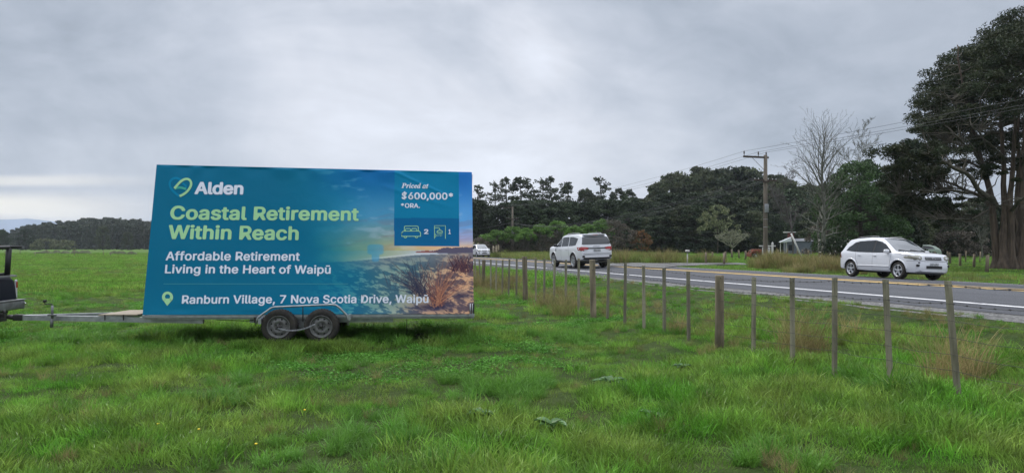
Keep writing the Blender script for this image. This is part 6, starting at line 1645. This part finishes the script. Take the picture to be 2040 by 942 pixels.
    while len(C) < 1150 and tries < 20000:
        tries += 1
        u = r_.normal(size=3); u /= np.linalg.norm(u); u[2] = u[2]
        q = r_.uniform(.55, 1.0) ** .5; c = cen + u * q * np.array([rx, ry_, rz_])
        # crown edge as seen in the photograph: rises from the left shoulder to the top
        left = np.interp(c[2], [5.2, 6.6, 7.6, 8.7, 9.8, 11.2, 12.6, 13.6, 14.6, 15.2], [-3.5, -5.0, -5.35, -5.25, -4.6, -3.9, -3.5, -2.6, -1.5, -.2])
        if c[0] < left + .5 + r_.uniform(-.25, .6) + .35 * math.sin(c[2] * 2.6): continue
        if c[2] < 9.0 - .25 * max(0, c[0]) and r_.random() < .86: continue
        if c[2] < 6.2: continue
        s_ = r_.uniform(.38, .80); C.append(c); Rd.append((s_ * 1.1, s_ * 1.1, s_ * r_.uniform(.40, .75)))
    # left shoulder mass on the long limbs
    for (px, py, dy, sx, sz, n) in ((1800, 310, -2, 1.15, .9, 34), (1790, 345, -1, 1.2, .9, 26), (1830, 300, -2.5, 1.0, .7, 26), (1855, 345, 0, 1.1, .8, 22), (1815, 375, 1, 1.5, .8, 22), (1870, 300, 0, 1.0, .6, 16), (1840, 405, 0, 1.6, .8, 18), (1885, 425, .5, 1.4, .7, 14), (1790, 400, 1, 1.0, .8, 10), (1900, 240, 0, 1.0, .6, 12)):
        c0 = W3(px, py, dy)
        for _ in range(n): s_ = r_.uniform(.28, .58); C.append(c0 + r_.normal(size=3) * np.array([sx, 1.1, sz]) * .48); Rd.append((s_, s_, s_ * .62))
    for (px, py) in ((1890, 270), (1905, 315), (1935, 310), (1950, 350), (1870, 385), (1925, 400), (1960, 285), (1990, 300), (2025, 330), (1975, 350), (2030, 290)):
        c0 = W3(px, py, r_.uniform(-1, 3))
        for _ in range(4): s_ = r_.uniform(.25, .55); C.append(c0 + r_.normal(size=3) * .5); Rd.append((s_ * 1.2, s_ * 1.2, s_ * .4))
    NP = np.array([n_[0] for n_ in nodes])
    for c, rd in zip(C, Rd):
        c = np.array(c); dd = np.linalg.norm((NP - c) * np.array([1, 1, .8]), axis=1) + np.where(NP[:, 2] > c[2] - .3, 3, 0); j = int(np.argmin(dd)); a, r = nodes[j]
        segs += wobble_line(a, c, min(.055, r * .6), .012, 4, r_, .07, -.03)
    V, Fs = segs_mesh(segs, 5); link('limbs', fast_mesh('limbs', V, Fs, [M['bark_limb']], smooth=True), root)
    V, Fs = leaf_cloud(C, Rd, 190, .10, r_, asp=.32, shell=.2); link('crown', fast_mesh('crown', V, Fs, [M['lf_big']]), root)
    return root
big_tree()

# toetoe plumes and dirt heaps
for px, top, Yt, lab in ((989, 488, 88, 'cream pampas plumes on the verge behind the fence'), (947, 483, 95, 'cream pampas plumes next to the billboard edge')):
    X_ = (px - 1020) / F * Yt; g = gz(X_, Yt); r_ = np.random.default_rng(int(px)); root = empty('pampas_grass', (X_, Yt, g)); tag(root, lab, 'pampas grass'); H = EYE + (HOR - top) / F * Yt - g
    segs = []; C = []
    for _ in range(7): a = r_.uniform(0, 6.28); t_ = np.array([math.cos(a) * .4, math.sin(a) * .4, H * r_.uniform(.75, 1)]); segs += wobble_line((0, 0, 0), t_, .015, .01, 3, r_, .03); C += [t_ - np.array([0, 0, k * .16]) for k in range(4)]
    V, Fs = segs_mesh(segs, 4); link('stems', fast_mesh('stems', V, Fs, [M['gr_dry']]), root)
    V, Fs = leaf_cloud(C, [(.10, .10, .16)] * len(C), 22, .09, r_, asp=.3); link('plumes', fast_mesh('plumes', V, Fs, [mat('cream_plume', (.5, .44, .32), .9)]), root)
    V, Fs = leaf_cloud([(0, 0, .35)] * 6, [(.7, .7, .45)] * 6, 70, .22, r_, asp=.1); link('leaves', fast_mesh('leaves', V, Fs, [M['gr_verge']]), root)
for i, (px, py, w) in enumerate(((88, 506, 2.6), (113, 505, 1.1), (130, 506, 1.3), (150, 506, 1.3), (169, 506, 2.0), (225, 507.5, 1.2), (240, 507.5, 1.6), (262, 507.5, 1.3))):
    v = gpx(px, py); r_ = np.random.default_rng(200 + i); mb = MB(); n = 9; V = [(0, 0, .62 + .2 * r_.random())]; Fs = []
    for r in (.4, .75, 1.0):
        for k in range(14): a = 2 * math.pi * k / 14; q = r * (1 + r_.normal() * .10); V.append((w * q * math.cos(a), .9 * q * math.sin(a), (.55 if r == .4 else .3 if r == .75 else -.12) * (1 + r_.normal() * .25)))
    for k in range(14): Fs.append((0, 1 + k, 1 + (k + 1) % 14))
    for r in range(2):
        for k in range(14): Fs.append((1 + r * 14 + k, 1 + (r + 1) * 14 + k, 1 + (r + 1) * 14 + (k + 1) % 14, 1 + r * 14 + (k + 1) % 14))
    mb.add(V, Fs, 0, True); M['soil'] = M.get('soil') or mat('turned_soil', (.05, .055, .03), .95, (.075, .10, .035), 2.2, bump=.8)
    o = mb.build('soil_heap', M['soil'], None, v); tag(o, ('leftmost and widest', 'second', 'third', 'fourth', 'fifth', 'sixth', 'seventh', 'rightmost')[i] + ' low dark soil heap in the far left meadow', 'soil heap', 'low dark heaps of soil in the far left meadow')
# distant hill on the left
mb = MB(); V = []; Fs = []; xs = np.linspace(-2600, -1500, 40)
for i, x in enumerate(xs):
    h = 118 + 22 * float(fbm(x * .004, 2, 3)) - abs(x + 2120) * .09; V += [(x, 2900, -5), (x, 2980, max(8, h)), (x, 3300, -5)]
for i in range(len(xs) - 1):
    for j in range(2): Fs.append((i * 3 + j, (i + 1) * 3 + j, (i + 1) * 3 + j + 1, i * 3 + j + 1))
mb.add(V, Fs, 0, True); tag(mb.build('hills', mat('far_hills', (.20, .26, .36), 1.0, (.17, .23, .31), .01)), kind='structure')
# the prototypes themselves are not part of the place
for p in PRO.values():
    for ch in list(p.children): bpy.data.objects.remove(ch)
    bpy.data.objects.remove(p)

# ------------------------------------------------------------------ moist air
hm = bpy.data.materials.new('moist_air'); hm.use_nodes = True; n = hm.node_tree.nodes; l = hm.node_tree.links; n.clear()
pv_ = n.new('ShaderNodeVolumePrincipled'); pv_.inputs['Color'].default_value = (.82, .90, 1.0, 1); pv_.inputs['Density'].default_value = .00016; pv_.inputs['Anisotropy'].default_value = .2
ho = n.new('ShaderNodeOutputMaterial'); l.new(pv_.outputs[0], ho.inputs['Volume'])
mb = MB(); mb.box((0, 1500, 74), (7000, 4600, 172)); tag(mb.build('haze', hm), kind='stuff')

# ------------------------------------------------------------------ grass
TC = bpy.data.collections.new('tuft_sources')
def blades_mesh(name, n, R0, h0, h1, w, m, lean=.55, curl=.5, seed=0, seg=3, twist=.6, extra=None):
    r_ = np.random.default_rng(seed); V = []; Q = []; T3 = []; b = 0
    a = r_.uniform(0, 2 * np.pi, n); rad = R0 * np.sqrt(r_.random(n)); bx, by = rad * np.cos(a), rad * np.sin(a)
    da = a + r_.normal(0, twist * 2, n); H = r_.uniform(h0, h1, n); ln = np.abs(r_.normal(0, lean, n)); cu = r_.uniform(.1, 1, n) * curl; ww = w * r_.uniform(.6, 1.3, n); fa = r_.uniform(0, 2 * np.pi, n)
    for i in range(n):
        d = np.array([math.cos(da[i]), math.sin(da[i]), 0]); s = np.array([math.cos(fa[i]), math.sin(fa[i]), 0]); p = np.array([bx[i], by[i], -.02]); ang = ln[i] * .6; b = len(V)
        for k in range(seg + 1):
            t = k / seg; wd = ww[i] * (1 - t * .35) if k < seg else 0
            if k < seg: V += [p - s * wd / 2, p + s * wd / 2]
            else: V.append(p)
            L_ = H[i] / seg; ang2 = ang + cu[i] * t * 1.6; p = p + (d * math.sin(ang2) + np.array([0, 0, math.cos(ang2)])) * L_
        for k in range(seg - 1): Q.append((b + 2 * k, b + 2 * k + 1, b + 2 * k + 3, b + 2 * k + 2))
        T3.append((b + 2 * seg - 2, b + 2 * seg - 1, b + 2 * seg))
    return fast_mesh(name, np.array(V), [np.array(Q), np.array(T3)], [M[m]])
def leafy_mesh(name, n, R0, h, size, m, seed):
    r_ = np.random.default_rng(seed); C = np.stack([r_.normal(0, R0 * .5, n), r_.normal(0, R0 * .5, n), r_.uniform(.01, h, n)], 1)
    V, Fs = leaf_cloud(C, np.full((n, 3), .01), 1, size, r_, asp=.8, up=1.6); return fast_mesh(name, V, Fs, [M[m]])
src = []
def add_src(me):
    o = bpy.data.objects.new('tuft_%02d' % len(src), me); TC.objects.link(o); src.append(o); return len(src) - 1
# 0-3 short meadow, 4-5 longer, 6-7 coarse blue, 8-9 clover, 10-11 dry, 12-13 verge, 14 far clump, 15 short fine
ID = {}
ID['short'] = [add_src(blades_mesh('t', 120, .22, .05, .13, .0070, 'gr', .7, .9, s)) for s in (1, 2, 3)]
ID['long'] = [add_src(blades_mesh('t', 110, .17, .08, .19, .0075, 'gr', .6, 1.0, s)) for s in (4, 5, 6)]
ID['coarse'] = [add_src(blades_mesh('t', 110, .13, .16, .36, .0100, 'gr_blue', .65, 1.25, s, 4)) for s in (7, 8)]
ID['clover'] = [add_src(leafy_mesh('t', 130, .26, .06, .016, 'clover', s)) for s in (9, 10)]
ID['dry'] = [add_src(blades_mesh('t', 90, .15, .25, .60, .0060, 'gr_dry', .55, .9, s, 4)) for s in (11, 12)]
ID['verge'] = [add_src(blades_mesh('t', 110, .22, .20, .48, .0080, 'gr_verge', .5, .8, s)) for s in (13, 14)]
ID['far'] = [add_src(blades_mesh('t', 90, .75, .07, .17, .020, 'gr', .6, .8, s, 2)) for s in (15, 16)]
ID['verge_far'] = [add_src(blades_mesh('t', 110, .55, .30, .75, .026, 'gr_verge', .45, .7, s, 2)) for s in (17, 18)]
ID['dry_far'] = [add_src(blades_mesh('t', 130, .42, .45, 1.05, .020, 'gr_dry', .38, .7, s, 3)) for s in (19, 20)]
def scatter(name, P, rz, sc, idx, label=None):
    me = bpy.data.meshes.new(name); me.vertices.add(len(P)); me.vertices.foreach_set('co', np.asarray(P, np.float32).ravel())
    for nm_, ty, d in (('rz', 'FLOAT', rz), ('sc', 'FLOAT', sc), ('ix', 'INT', idx)):
        at_ = me.attributes.new(nm_, ty, 'POINT'); at_.data.foreach_set('value', np.asarray(d, np.int32 if ty == 'INT' else np.float32))
    me.update(); o = link(name, me); tag(o, label, 'grass', kind='stuff')
    ng = bpy.data.node_groups.new(name, 'GeometryNodeTree'); ng.interface.new_socket('Geometry', in_out='INPUT', socket_type='NodeSocketGeometry'); ng.interface.new_socket('Geometry', in_out='OUTPUT', socket_type='NodeSocketGeometry')
    n = ng.nodes; l = ng.links; gi = n.new('NodeGroupInput'); go = n.new('NodeGroupOutput')
    ci = n.new('GeometryNodeCollectionInfo'); ci.inputs['Collection'].default_value = TC; ci.inputs['Separate Children'].default_value = True; ci.inputs['Reset Children'].default_value = True
    ip = n.new('GeometryNodeInstanceOnPoints'); ip.inputs['Pick Instance'].default_value = True
    def na(k, ty): x = n.new('GeometryNodeInputNamedAttribute'); x.data_type = ty; x.inputs['Name'].default_value = k; return x.outputs['Attribute']
    cx = n.new('ShaderNodeCombineXYZ'); l.new(na('rz', 'FLOAT'), cx.inputs[2]); e2r = n.new('FunctionNodeEulerToRotation'); l.new(cx.outputs[0], e2r.inputs[0]); l.new(e2r.outputs[0], ip.inputs['Rotation'])
    l.new(na('sc', 'FLOAT'), ip.inputs['Scale']); l.new(na('ix', 'INT'), ip.inputs['Instance Index'])
    l.new(gi.outputs[0], ip.inputs['Points']); l.new(ci.outputs[0], ip.inputs['Instance']); l.new(ip.outputs[0], go.inputs[0])
    md = o.modifiers.new('scatter', 'NODES'); md.node_group = ng; return o
rg = np.random.default_rng(99)
def sample(Y0, Y1, dens, margin=1.5, half=.77):
    A = half * (Y1 * Y1 - Y0 * Y0) + 2 * margin * (Y1 - Y0); n = int(A * dens)
    Y_ = np.sqrt(rg.uniform(Y0 ** 2, Y1 ** 2, n)); X_ = rg.uniform(-1, 1, n) * (half * Y_ + margin); return X_, Y_
def pick(group, n): return np.array(ID[group])[rg.integers(0, len(ID[group]), n)]
def meadow(Y0, Y1, dens, far=False):
    X_, Y_ = sample(Y0, Y1, dens); p, q = pq(X_, Y_)
    keep = (p < 11.25 + (fbm(X_ * .9, Y_ * .9, 2) - .5) * .7) | ((p > 24.8) & (Y_ < 60) & False)
    if not far: keep &= rg.random(len(X_)) < .45 + .55 * S(.36, .50, fbm(X_ * 1.7 + 3, Y_ * 1.7 + 8, 3))
    X_, Y_, p = X_[keep], Y_[keep], p[keep]; n = len(X_)
    nz = fbm(X_ * .45, Y_ * .45, 4); nz2 = fbm(X_ * .9 + 31, Y_ * .9 + 7, 3); nz3 = fbm(X_ * .28 + 77, Y_ * .28, 3)
    ix = pick('far' if far else 'short', n); sc = .72 + .75 * S(.40, .65, nz) * (1.0 if not far else .8)
    if not far:
        m = (nz > .50) & (rg.random(n) < .75); ix[m] = pick('long', m.sum())
        m = (nz2 > .60) & (rg.random(n) < .55); ix[m] = pick('coarse', m.sum()); sc[m] = .42 + .9 * (nz2[m] - .6) / .2 * .4
        m = (nz3 > .56) & (nz2 < .52) & (rg.random(n) < .7); ix[m] = pick('clover', m.sum()); sc[m] = 1.0
        m = (nz2 < .36) & (rg.random(n) < .05); ix[m] = pick('dry', m.sum()); sc[m] = .35
    if not far:
        m = rg.random(n) < .035; ix[m] = pick('dry', m.sum()); sc[m] = rg.uniform(.22, .4, m.sum())
    # verge strip beyond the fence: rougher, with straw
    m = (p > 7.0); 
    if not far:
        mm = m & (rg.random(n) < .12); ix[mm] = pick('verge', mm.sum()); sc[mm] = .45
        mm = m & (fbm(X_ * .8 + 11, Y_ * .8, 3) > .58) & (rg.random(n) < .35); ix[mm] = pick('dry', mm.sum()); sc[mm] = .5
        mm = (p > 6.2) & (p < 8.6) & (Y_ > 15) & (rg.random(n) < .13 * S(15, 20, Y_)); ix[mm] = pick('dry', mm.sum()); sc[mm] = rg.uniform(.6, 1.1, mm.sum())
        mm = (p > 9.8); sc[mm] *= .6
    else:
        mo = (fbm(X_ * .09 + 5, Y_ * .09, 3) > .5) & (rg.random(n) < .35) & (p < 5); ix[mo] = pick('verge_far', mo.sum()); sc[mo] = .22
        mm = (p > 6.4) & (p < 9.0) & (rg.random(n) < .40); ix[mm] = pick('dry_far', mm.sum()); sc[mm] = .55
    # around fence line and under the trailer: longer
    mf = (np.abs(p - 6.7) < .5) & (~m | True); sc[mf] *= 1.25
    u_ = (X_ - BL.x) * UH.x + (Y_ - BL.y) * UH.y; n__ = (X_ - BL.x) * NH.x + (Y_ - BL.y) * NH.y
    ut = (u_ > -2.5) & (u_ < W_ + .1) & (n__ > -.15) & (n__ < 2.3) & (rg.random(n) < .35)
    if not far: ix[ut] = pick('coarse', ut.sum()); sc[ut] = .75
    wq = (u_ > 2.0) & (u_ < 4.0) & (n__ > -.75) & (n__ < -.15)
    if not far: ix[wq] = pick('long', wq.sum()); sc[wq] = 1.45
    if far: sc *= np.where(Y_ > 100, 1.7, 1.0)
    sc *= rg.uniform(.8, 1.2, n)
    return np.stack([X_, Y_, ground(X_, Y_) - .01], 1), rg.uniform(0, 6.28, n), sc, ix
parts_ = [meadow(4.2, 9, 40), meadow(9, 15, 32), meadow(15, 26, 15), meadow(26, 45, 6, True), meadow(45, 100, 2.2, True), meadow(100, 170, .8, True)]
ns_ = 170; us_ = rg.uniform(1.75, 3.7, ns_); nn_ = rg.uniform(-.50, -.24, ns_)
Xs = BL.x + UH.x * us_ + NH.x * nn_; Ys = BL.y + UH.y * us_ + NH.y * nn_
parts_.append((np.stack([Xs, Ys, ground(Xs, Ys) - .01], 1), rg.uniform(0, 6.28, ns_), rg.uniform(1.0, 1.5, ns_), pick('long', ns_)))
P = [np.concatenate([a[k] for a in parts_]) for k in range(4)]
scatter('meadow_grass', *P, label='lush green pasture grass covering the meadow up to the road')
# far verge and paddock
X_, Y_ = sample(24, 150, 2.2, 2); p, q = pq(X_, Y_)
dr = (np.array([(X_ > 1e9)])[0])
keep = (p > 24.9) & (X_ > -20)
# the driveway stays clear
polyp = np.array([(v.x, v.y) for v in poly])
def in_poly(x, y, P):
    c = np.zeros(len(x), bool); j = len(P) - 1
    for i in range(len(P)):
        xi, yi = P[i]; xj, yj = P[j]; k = ((yi > y) != (yj > y)) & (x < (xj - xi) * (y - yi) / (yj - yi + 1e-12) + xi); c ^= k; j = i
    return c
keep &= ~in_poly(X_, Y_, polyp)
X_, Y_, p = X_[keep], Y_[keep], p[keep]; n = len(X_)
pxs = 1020 + F * X_ / Y_
ix = pick('far', n); sc = np.full(n, .9)
tall = ((p > 25.5) & (p < 34) & (pxs < 1440) & (Y_ > 40)); lawn = (pxs > 1330) & (pxs < 1520) & (p < 40)
near_v = (p < 30) & (rg.random(n) < .5) & ~lawn; ix[near_v] = pick('verge_far', near_v.sum()); sc[near_v] = .45
m = tall & ~lawn & (rg.random(n) < .9); ix[m] = pick('verge_far', m.sum()); sc[m] = rg.uniform(.8, 1.3, m.sum())
m = (p < 27.5) & (pxs < 1300) & (rg.random(n) < .45); ix[m] = pick('dry_far', m.sum()); sc[m] = .42
scatter('paddock_grass', np.stack([X_, Y_, ground(X_, Y_) - .02], 1), rg.uniform(0, 6.28, n), sc * rg.uniform(.8, 1.2, n), ix, label='green grass of the far verge and the paddock beyond the road')
# long brown grass between the driveway and the big tree
def belt(name, cells, dens, h, label, mixv=.25, key='dry_far', key2='verge_far'):
    Ps = []; sc = []; ix = []
    for (pa, pb, ta, da, sh) in cells:
        a = at(pa, 520, 1); 
        n = int(abs(pb - pa) / F * da * da * .12 * dens) + 4
        px = rg.uniform(pa, pb, n); Yv = da + rg.uniform(0, sh, n); Xv = (px - 1020) / F * Yv
        Ps.append(np.stack([Xv, Yv, ground(Xv, Yv) - .03], 1)); base = h * ta * np.minimum(1, 2.2 * np.minimum(px - pa + 4, pb + 4 - px) / (pb - pa) + .45); sc.append(base * rg.uniform(.7, 1.15, n))
        i_ = pick(key, n); mm = rg.random(n) < mixv; i_[mm] = pick(key2, mm.sum()); ix.append(i_)
    P_ = np.concatenate(Ps); scatter(name, P_, rg.uniform(0, 6.28, len(P_)), np.concatenate(sc), np.concatenate(ix), label)
belt('brown_grass', [(1512, 1560, 1.15, 42.5, 4), (1540, 1600, .95, 41, 5), (1580, 1650, 1.05, 39, 6), (1630, 1700, .95, 37, 6), (1560, 1700, .60, 36.5, 3), (1690, 1770, .55, 34, 5), (1500, 1540, .85, 44, 3)], 3.4, 1.12, 'long brown dry grass around the foot of the power pole')
belt('bank_grass', [(1205, 1300, 1.25, 58, 9), (1285, 1375, 1.1, 57, 7), (1360, 1440, .95, 56, 5)], 2.6, 1.3, 'tall pale green grass bank left of the driveway', .88)
# separate dry tussocks by the fence
def tussock(px, py, Yt, H, R0, label, seed, n=260, m='gr_dry'):
    X_ = (px - 1020) / F * Yt; o = link('dry_tussock', blades_mesh('dry_tussock', n, R0, H * .3, H, .0068, m, .38, 1.0, seed, 5, twist=1.6), None, (X_, Yt, gz(X_, Yt) - .02)); tag(o, label, 'grass tussock'); return o
tussock(1603, 690, 11.0, 1.15, .34, 'large straw-coloured tussock between the fifth battens and the road', 301, 420)
tussock(1575, 695, 10.6, .9, .22, 'smaller straw tussock at the foot of a batten beside the large one', 302)
tussock(1900, 745, 8.4, 1.0, .32, 'straw tussock behind the nearest leaning batten', 303, 340)
tussock(1945, 750, 8.6, .7, .22, 'lower straw tussock right of the nearest leaning batten', 307, 170)
tussock(1690, 660, 11.6, .6, .25, 'sparse straw clump beyond the fence right of the large tussock', 308, 200)
tussock(1352, 640, 13.2, .6, .2, 'thin straw tussock beyond the fence left of the thick middle post', 304, 220)
tussock(1135, 600, 18.0, .8, .3, 'straw tussock beyond the fence under the large white SUV', 305, 360)
tussock(1120, 608, 17.0, .6, .3, 'low straw clump beside the fence under the large white SUV', 306, 260)
# dock plants
def dock(px, py, s, seed, label):
    v = gpx(px, py); r_ = np.random.default_rng(seed); mb = MB()
    for k in range(10):
        a = r_.uniform(0, 6.28); L_ = s * r_.uniform(.6, 1.1); W2 = L_ * .30; d = Vector((math.cos(a), math.sin(a), 0)); sd_ = Vector((-d.y, d.x, 0)); V = []; el = r_.uniform(.35, .9)
        for t in np.linspace(0, 1, 7):
            c = d * L_ * t + Vector((0, 0, .03 + L_ * el * t * (1.15 - t))); w_ = W2 * math.sin(math.pi * min(1, t * .9 + .08)) ** .8 * (1 + .12 * math.sin(t * 17 + k)); V += [c - sd_ * w_ + Vector((0, 0, .02)), c, c + sd_ * w_ + Vector((0, 0, .02))]
        mb.add(V, [(3 * i + j, 3 * i + j + 1, 3 * i + j + 4, 3 * i + j + 3) for i in range(6) for j in range(2)], 0, True)
    o = mb.build('dock_plant', M['dock'], None, v + Vector((0, 0, .03))); tag(o, label, 'weed')
dock(1216, 772, .22, 1, 'broad-leaved dock plant in the grass, the largest of them')
dock(1362, 742, .16, 2, 'small dock plant in the meadow near the thick fence post')
dock(1098, 860, .20, 3, 'dock plant half hidden in the front grass right of the middle')
dock(960, 840, .15, 4, 'small flat dock plant in the grass near the bottom middle')
dock(1300, 842, .15, 5, 'pale dock leaves in the grass at lower right of the middle')
for i, (px, py) in enumerate(((315, 876), (396, 888), (607, 846), (510, 920))):
    v = gpx(px, py); mb = MB(); z = .15; mb.tube([(0, 0, 0), (.01, 0, z)], .002, 4, 1); mb.lathe([(.001, z + .006), (.010, z + .007), (.012, z), (.005, z - .005)], 10, 0, 'z')
    o = mb.build('dandelion', [M['flower'], M['gr']], None, v); tag(o, ('yellow dandelion farthest left in the front grass', 'yellow dandelion second from the left in the front grass', 'yellow dandelion farthest right and highest in the front grass', 'lowest yellow dandelion near the bottom edge of the meadow')[i], 'flower', 'yellow dandelions in the front grass')
